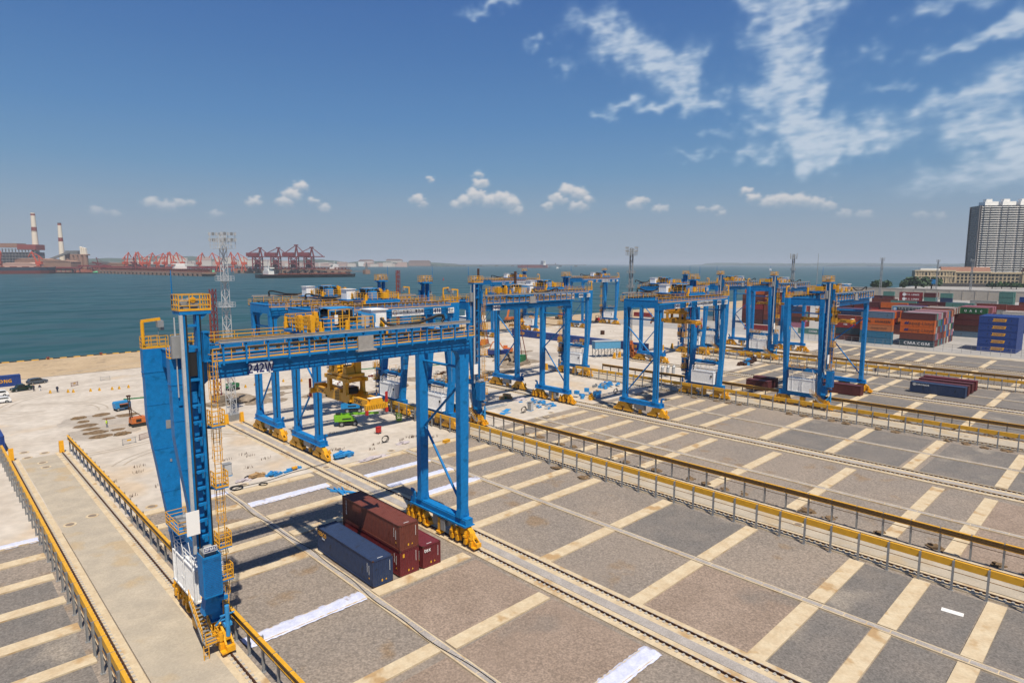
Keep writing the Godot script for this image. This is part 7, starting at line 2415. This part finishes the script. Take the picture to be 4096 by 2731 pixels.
func tree(label: String, at: Vector3, h: float, w: float, seed_: int, m: Material) -> void:
	var t := thing("tree", label, "tree", at, 0.0, "trees before the sandstone building")
	var r := RandomNumberGenerator.new()
	r.seed = seed_
	var b := MB.new()
	b.tube(Vector3.ZERO, Vector3(0, h * 0.55, 0), w * 0.05, 7, w * 0.025)
	for i in 5:
		var a := r.randf() * TAU
		b.tube(Vector3(0, h * 0.3, 0), Vector3(cos(a) * w * 0.3, h * 0.7, sin(a) * w * 0.3), w * 0.025, 5, w * 0.01)
	part("trunk", b, M.bark, t)
	b = MB.new()
	for i in 900:
		var a := r.randf() * TAU
		var e := r.randf_range(-0.5, 1.0)
		var k := pow(r.randf(), 0.4)
		var q := Vector3(cos(a) * sqrt(1 - e * e * 0.8), e, sin(a) * sqrt(1 - e * e * 0.8)) * k
		q = Vector3(q.x * w * 0.5, h * 0.6 + q.y * h * 0.4, q.z * w * 0.5) * (1.0 + 0.18 * sin(a * 3.0 + seed_))
		var u := Vector3(r.randf_range(-1, 1), r.randf_range(-0.6, 0.6), r.randf_range(-1, 1)).normalized() * w * 0.06
		var v := u.cross(Vector3(r.randf_range(-1, 1), 1, r.randf_range(-1, 1))).normalized() * w * 0.045
		b.quad(q - u - v, q + u - v, q + u + v, q - u + v)
	part("crown", b, m, t)

func city() -> void:
	# sea wall behind the terminal
	var t := thing("sea_wall", "long pale concrete wall with upright joints behind the container terminal", "wall", Vector3(720, 0, 0))
	var z := -340.0
	var k := 0
	while z < 60.0:
		var b := MB.new()
		b.bx(0, 1.2, 0, 9.4, 0.06, 9.94)
		part("wall_panel", b, M.sea_wall, t, Vector3(0.0 if k % 2 == 0 else 0.06, 0, z))
		b = MB.new()
		b.bx(-0.3, 1.5, 0, 9.6, -0.2, 0.2)
		part("pilaster", b, M.sea_wall, t, Vector3(0, 0, z))
		z += 10.0
		k += 1
	var b := MB.new()
	b.bx(-0.2, 1.6, 9.6, 10.0, -340, 60)
	part("coping", b, M.sea_wall, t)
	# sandstone building
	t = thing("sandstone_building", "long sandstone building with arched upper windows and a red tiled roof", "building", Vector3(1160, 0, -218), 0.35)
	b = MB.new()
	b.bx(0, 40, 0, 5, -56, 140)
	part("base", b, M.base_stone, t)
	b = MB.new()
	b.bx(0.5, 40, 5, 24, -55, -3)
	b.bx(2.5, 40, 5, 23, -3, 42)
	b.bx(5, 40, 5, 22, 42, 80)
	b.bx(2, 40, 5, 23, 80, 140)
	part("wall", b, M.sandstone, t)
	b = MB.new()
	b.bx(-0.4, 1.6, 15.2, 16.2, -55.5, -2.5)
	b.bx(-0.6, 1.8, 23.4, 25.0, -56, -2.5)
	b.bx(1.4, 3.0, 21.6, 23.4, -2.5, 42)
	b.bx(3.6, 6.0, 20.4, 22.4, 42, 80)
	b.bx(1.0, 3.0, 21.4, 23.4, 80, 140)
	for i in 14:
		b.bx(-0.1, 0.5, 5, 23.4, -55.0 + i * 4.0, -54.2 + i * 4.0)
	part("cornice", b, M.sand_trim, t)
	b = MB.new()
	b.prism([Vector2(4, 23.0), Vector2(40, 23.0), Vector2(30, 30), Vector2(14, 30)], -20, 42)
	b.prism([Vector2(6, 22.0), Vector2(40, 22.0), Vector2(30, 29), Vector2(14, 29)], 86, 140)
	part("roof", b, M.roof_red, t)
	b = MB.new()
	b.bx(4, 20, 25, 27.5, -48, -22)
	part("roof_plant", b, M.ship_white, t)
	for i in 10: # arched windows over tall ones
		var zz := -51.0 + i * 5.1
		var w := 1.5 if i in [2, 5] else 0.95
		b = MB.new()
		b.bx(0.3, 0.56, 6.5, 13.5, zz - w, zz + w)
		part("window", b, M.glass_dark, t)
		b = MB.new()
		var arch := [Vector2(zz - w, 17.2), Vector2(zz + w, 17.2), Vector2(zz + w, 19.4)]
		for j in 6:
			var a := PI * (j + 1) / 7
			arch.append(Vector2(zz + cos(a) * w, 19.4 + sin(a) * 1.7))
		arch.append(Vector2(zz - w, 19.4))
		b.prism(arch, -0.56, -0.3, Transform3D(Basis(Vector3.UP, -PI / 2), Vector3.ZERO))
		part("arched_window", b, M.glass_dark, t)
	for seg in [[2.2, -0.5, 9], [4.7, 43.0, 7], [1.7, 82.0, 11]]:
		for i in seg[2]:
			for row in 3:
				b = MB.new()
				b.bx(seg[0] - 0.1, seg[0] + 0.9, 6.6 + row * 5.0, 9.4 + row * 5.0, seg[1] + 0.8 + i * 4.9, seg[1] + 3.6 + i * 4.9)
				part("window", b, M.glass_dark, t)
	# residential tower
	t = thing("residential_tower", "tall dark glass apartment tower with white wavy balcony bands", "tower", Vector3(1466, 0, -209), 0.62)
	var h := 146.0
	b = MB.new()
	b.bx(2.0, 34, 0, h - 4, -44, 120)
	part("core", b, M.tower_glass, t)
	b = MB.new()
	b.bx(-0.5, 2.6, 0, h - 4, -45.5, -44.2)
	b.bx(34, 34.4, 0, h - 4, -45.5, -44.0)
	for i in 33:
		b.bx(-0.2, 34, 3.0 + i * 4.2, 3.35 + i * 4.2, -44.5, -44.0)
	part("edge_frame", b, M.tower_grey, t)
	for i in 33:
		var y := 4.0 + i * 4.2
		for c in 5:
			var z0 := -41.0 + c * 29.0
			b = MB.new()
			var g := [[0, 3.5], [2.2, 10.5], [0.6, 14.0], [2.2, 25.5], [0.4, 29.0]]
			var p := 0.0
			for s in g:
				b.bx(0.6 - s[0] * 1.3, 2.4, y, y + 1.15, z0 + p, z0 + s[1])
				p = s[1]
			part("balcony_band", b, M.tower_white, t)
	for c in 6:
		b = MB.new()
		var z0 := -41.0 + c * 29.0
		b.bx(0.8, 2.3, 0, h - 4, z0 - 0.7, z0 + 0.7)
		b.bx(0.9, 2.3, 0, h - 4, z0 + 13.4, z0 + 14.4)
		part("pier", b, M.tower_grey, t)
	for i in 33:
		b = MB.new()
		for c in 40:
			if (c * 5 + i * 3) % 7 < 2:
				b.bx(1.85, 2.02, 5.4 + i * 4.2, 7.6 + i * 4.2, -40.0 + c * 3.6, -38.6 + c * 3.6)
		stuff(part("window_blind", b, M.tower_grey, t))
	for c in 5:
		b = MB.new()
		b.bx(2, 24, h - 4, h + 3.0, -36 + c * 29.0, -14 + c * 29.0)
		b.bx(3, 14, h + 3.0, h + 7.5, -34 + c * 29.0, -24 + c * 29.0)
		part("roof_house", b, M.tower_white, t)
	var tl := ["round tree left of the sandstone building", "small tree standing alone left of the sandstone building", "wide bushy tree beside the blue road sign", "dark tree at the corner of the sandstone building"]
	var tp := [[900, -250, 12, 22], [920, -230, 12, 9], [960, -225, 15, 30], [1000, -216, 15, 24]]
	for i in 4:
		tree(tl[i], Vector3(tp[i][0], 0, tp[i][1]), tp[i][2], tp[i][3], i + 3, M.leaf_dark)
	for i in 14:
		tree("low round tree in the row before the sandstone building", Vector3(1100 + (i % 3) * 12, 0, -165 + i * 9.0), rng.randf_range(6, 9), rng.randf_range(10, 15), 40 + i, M.leaf if i % 2 else M.leaf_dark)
	t = thing("road_sign", "blue road sign board on posts among the trees", "road sign", Vector3(985, 0, -214))
	b = MB.new()
	b.bx(0, 0.5, 8, 14, -6, 6)
	part("board", b, M.lift_blue, t)
	b = MB.new()
	b.bx(0.1, 0.4, 0, 8, -4, -3.5)
	b.bx(0.1, 0.4, 0, 8, 3.5, 4)
	part("post", b, M.galv, t)
	for q in [[640, -178, "lamp mast behind the container stack with red lettered tiers"], [388, -156, "lamp mast rising behind the tall red container wall"], [930, -196, "distant lamp mast before the sandstone building's left end"]]:
		lamp_mast(Vector3(q[0], 0, q[1]), 39.5, q[2], false)
	lamp_mast(Vector3(201, 0, -142), 39.5, "lamp mast standing between cranes 245W and 245L", false)
	lamp_mast(Vector3(880, 0, -152), 39.5, "faint distant lamp mast in front of the sandstone building's middle", false)
	lamp_mast(Vector3(48.2, 0, -136.4), 39.3, "near lattice lamp mast at the end of the twin rails", true)
	t = thing("flag_pole", "slim bare pole beyond the far crane", "pole", Vector3(520, 0, -190))
	b = MB.new()
	b.tube(Vector3.ZERO, Vector3(0, 42, 0), 0.35, 8, 0.15)
	part("pole", b, M.galv, t)

func cranes() -> void:
	var first := make_crane("near blue gantry crane with the white number 242W on its girder")
	# [label, x of the cable-side rail, z of the middle, turned round, number, trolley from the cable-side rail]
	var list := [
		["blue gantry crane with a white name board, just behind crane 242W", 77.5, -102.6, true, "243L", 15.0],
		["rust-marked blue gantry crane directly behind the one with the white name board", 77.5, -119.5, true, "243W", 14.6],
		["blue gantry crane with the white number 244W on its girder", 84.4, -101.6, false, "244W", 13.0],
		["blue gantry crane with the white number 245L on its girder", 144.5, -78.8, true, "245L", 12.6],
		["blue gantry crane with the white number 245W, standing in the second row of the block", 144.5, -122.0, true, "245W", 13.6],
		["blue gantry crane beside the lone maroon container, its white house behind the yellow fence", 151.6, -57.0, false, "246L", 13.0],
		["blue gantry crane standing over the end of the dark blue container row", 211.7, -120.7, true, "247W", 20.5],
		["blue gantry crane in front of the tall red container wall", 218.8, -98.4, false, "248L", 10.0],
		["blue gantry crane right behind the one in front of the tall red wall", 218.8, -118.5, false, "248W", 16.0],
		["blue gantry crane on the open quay with a white number board, clear against the sea", 283.0, -214.0, true, "249L", 9.0],
		["blue gantry crane on the open quay partly hidden by crane 244W", 219.0, -214.0, true, "249W", 10.0]]
	var L := 28.43
	for q in list:
		var c := copy(first, Vector3(q[1], 0, q[2]), PI if q[3] else 0.0, q[0])
		make_trolley(c, q[5])
		number_plate(c, q[4], 4.55, 4.95, 0.0)
		if q[3]:
			number_plate(c, q[4], L - 6.2, -4.95, PI)
			name_board(c, 10.1)
	first.position = Vector3(17.6, 0, -59.95)
	make_trolley(first, 14.4)
	number_plate(first, "242W", 4.55, 4.95, 0.0)
	make_spreader("big yellow telescopic spreader with black maker letters hanging below crane 242W", Vector3(33.2, 18.9, -59.95), 7.4, M.yellow)
	make_spreader("yellow spreader hanging high below crane 245L", Vector3(130.0, 19.6, -78.8), 6.8, M.ochre)
	make_spreader("yellow spreader hanging between the legs of the crane beside the lone maroon container", Vector3(164.6, 19.2, -57.0), 7.2, M.ochre)
	make_spreader("yellow spreader hanging in front of the tall red container wall", Vector3(228.8, 18.6, -98.4), 7.8, M.ochre)
	make_spreader("yellow spreader lowered close to the ground at the quay edge", Vector3(212.0, 3.0, -214.0), 23.4, M.ochre)

func _ready() -> void:
	rng.seed = 12
	var cam := Camera3D.new()
	cam.name = "camera"
	add_child(cam)
	cam.position = Vector3(0, 33.64, 0)
	cam.rotation_degrees = Vector3(-7.12, -44.056, 0.17)
	cam.fov = 57.2
	cam.near = 0.5
	cam.far = 60000.0
	cam.current = true
	var env := Environment.new()
	env.background_mode = Environment.BG_SKY
	env.sky = make_sky()
	env.tonemap_mode = Environment.TONE_MAPPER_LINEAR
	env.tonemap_exposure = 1.16
	env.sdfgi_enabled = true
	env.ssao_enabled = true
	env.ssil_enabled = true
	env.fog_enabled = true
	env.fog_density = 0.00008
	env.fog_light_color = Color(0.82, 0.87, 0.93)
	var we := WorldEnvironment.new()
	we.name = "world_environment"
	we.environment = env
	add_child(we)
	var sun := DirectionalLight3D.new()
	sun.name = "sun"
	add_child(sun)
	sun.look_at_from_position(Vector3.ZERO, Vector3(0.21, -1.0, -0.506), Vector3.UP)
	sun.light_energy = 1.6
	sun.light_color = Color(1.0, 0.955, 0.88)
	sun.light_angular_distance = 0.55
	sun.shadow_enabled = true
	make_materials()
	ground()
	tyre_marks()
	tracks()
	busbar_fences()
	cranes()
	containers()
	site()
	harbour()
	city()
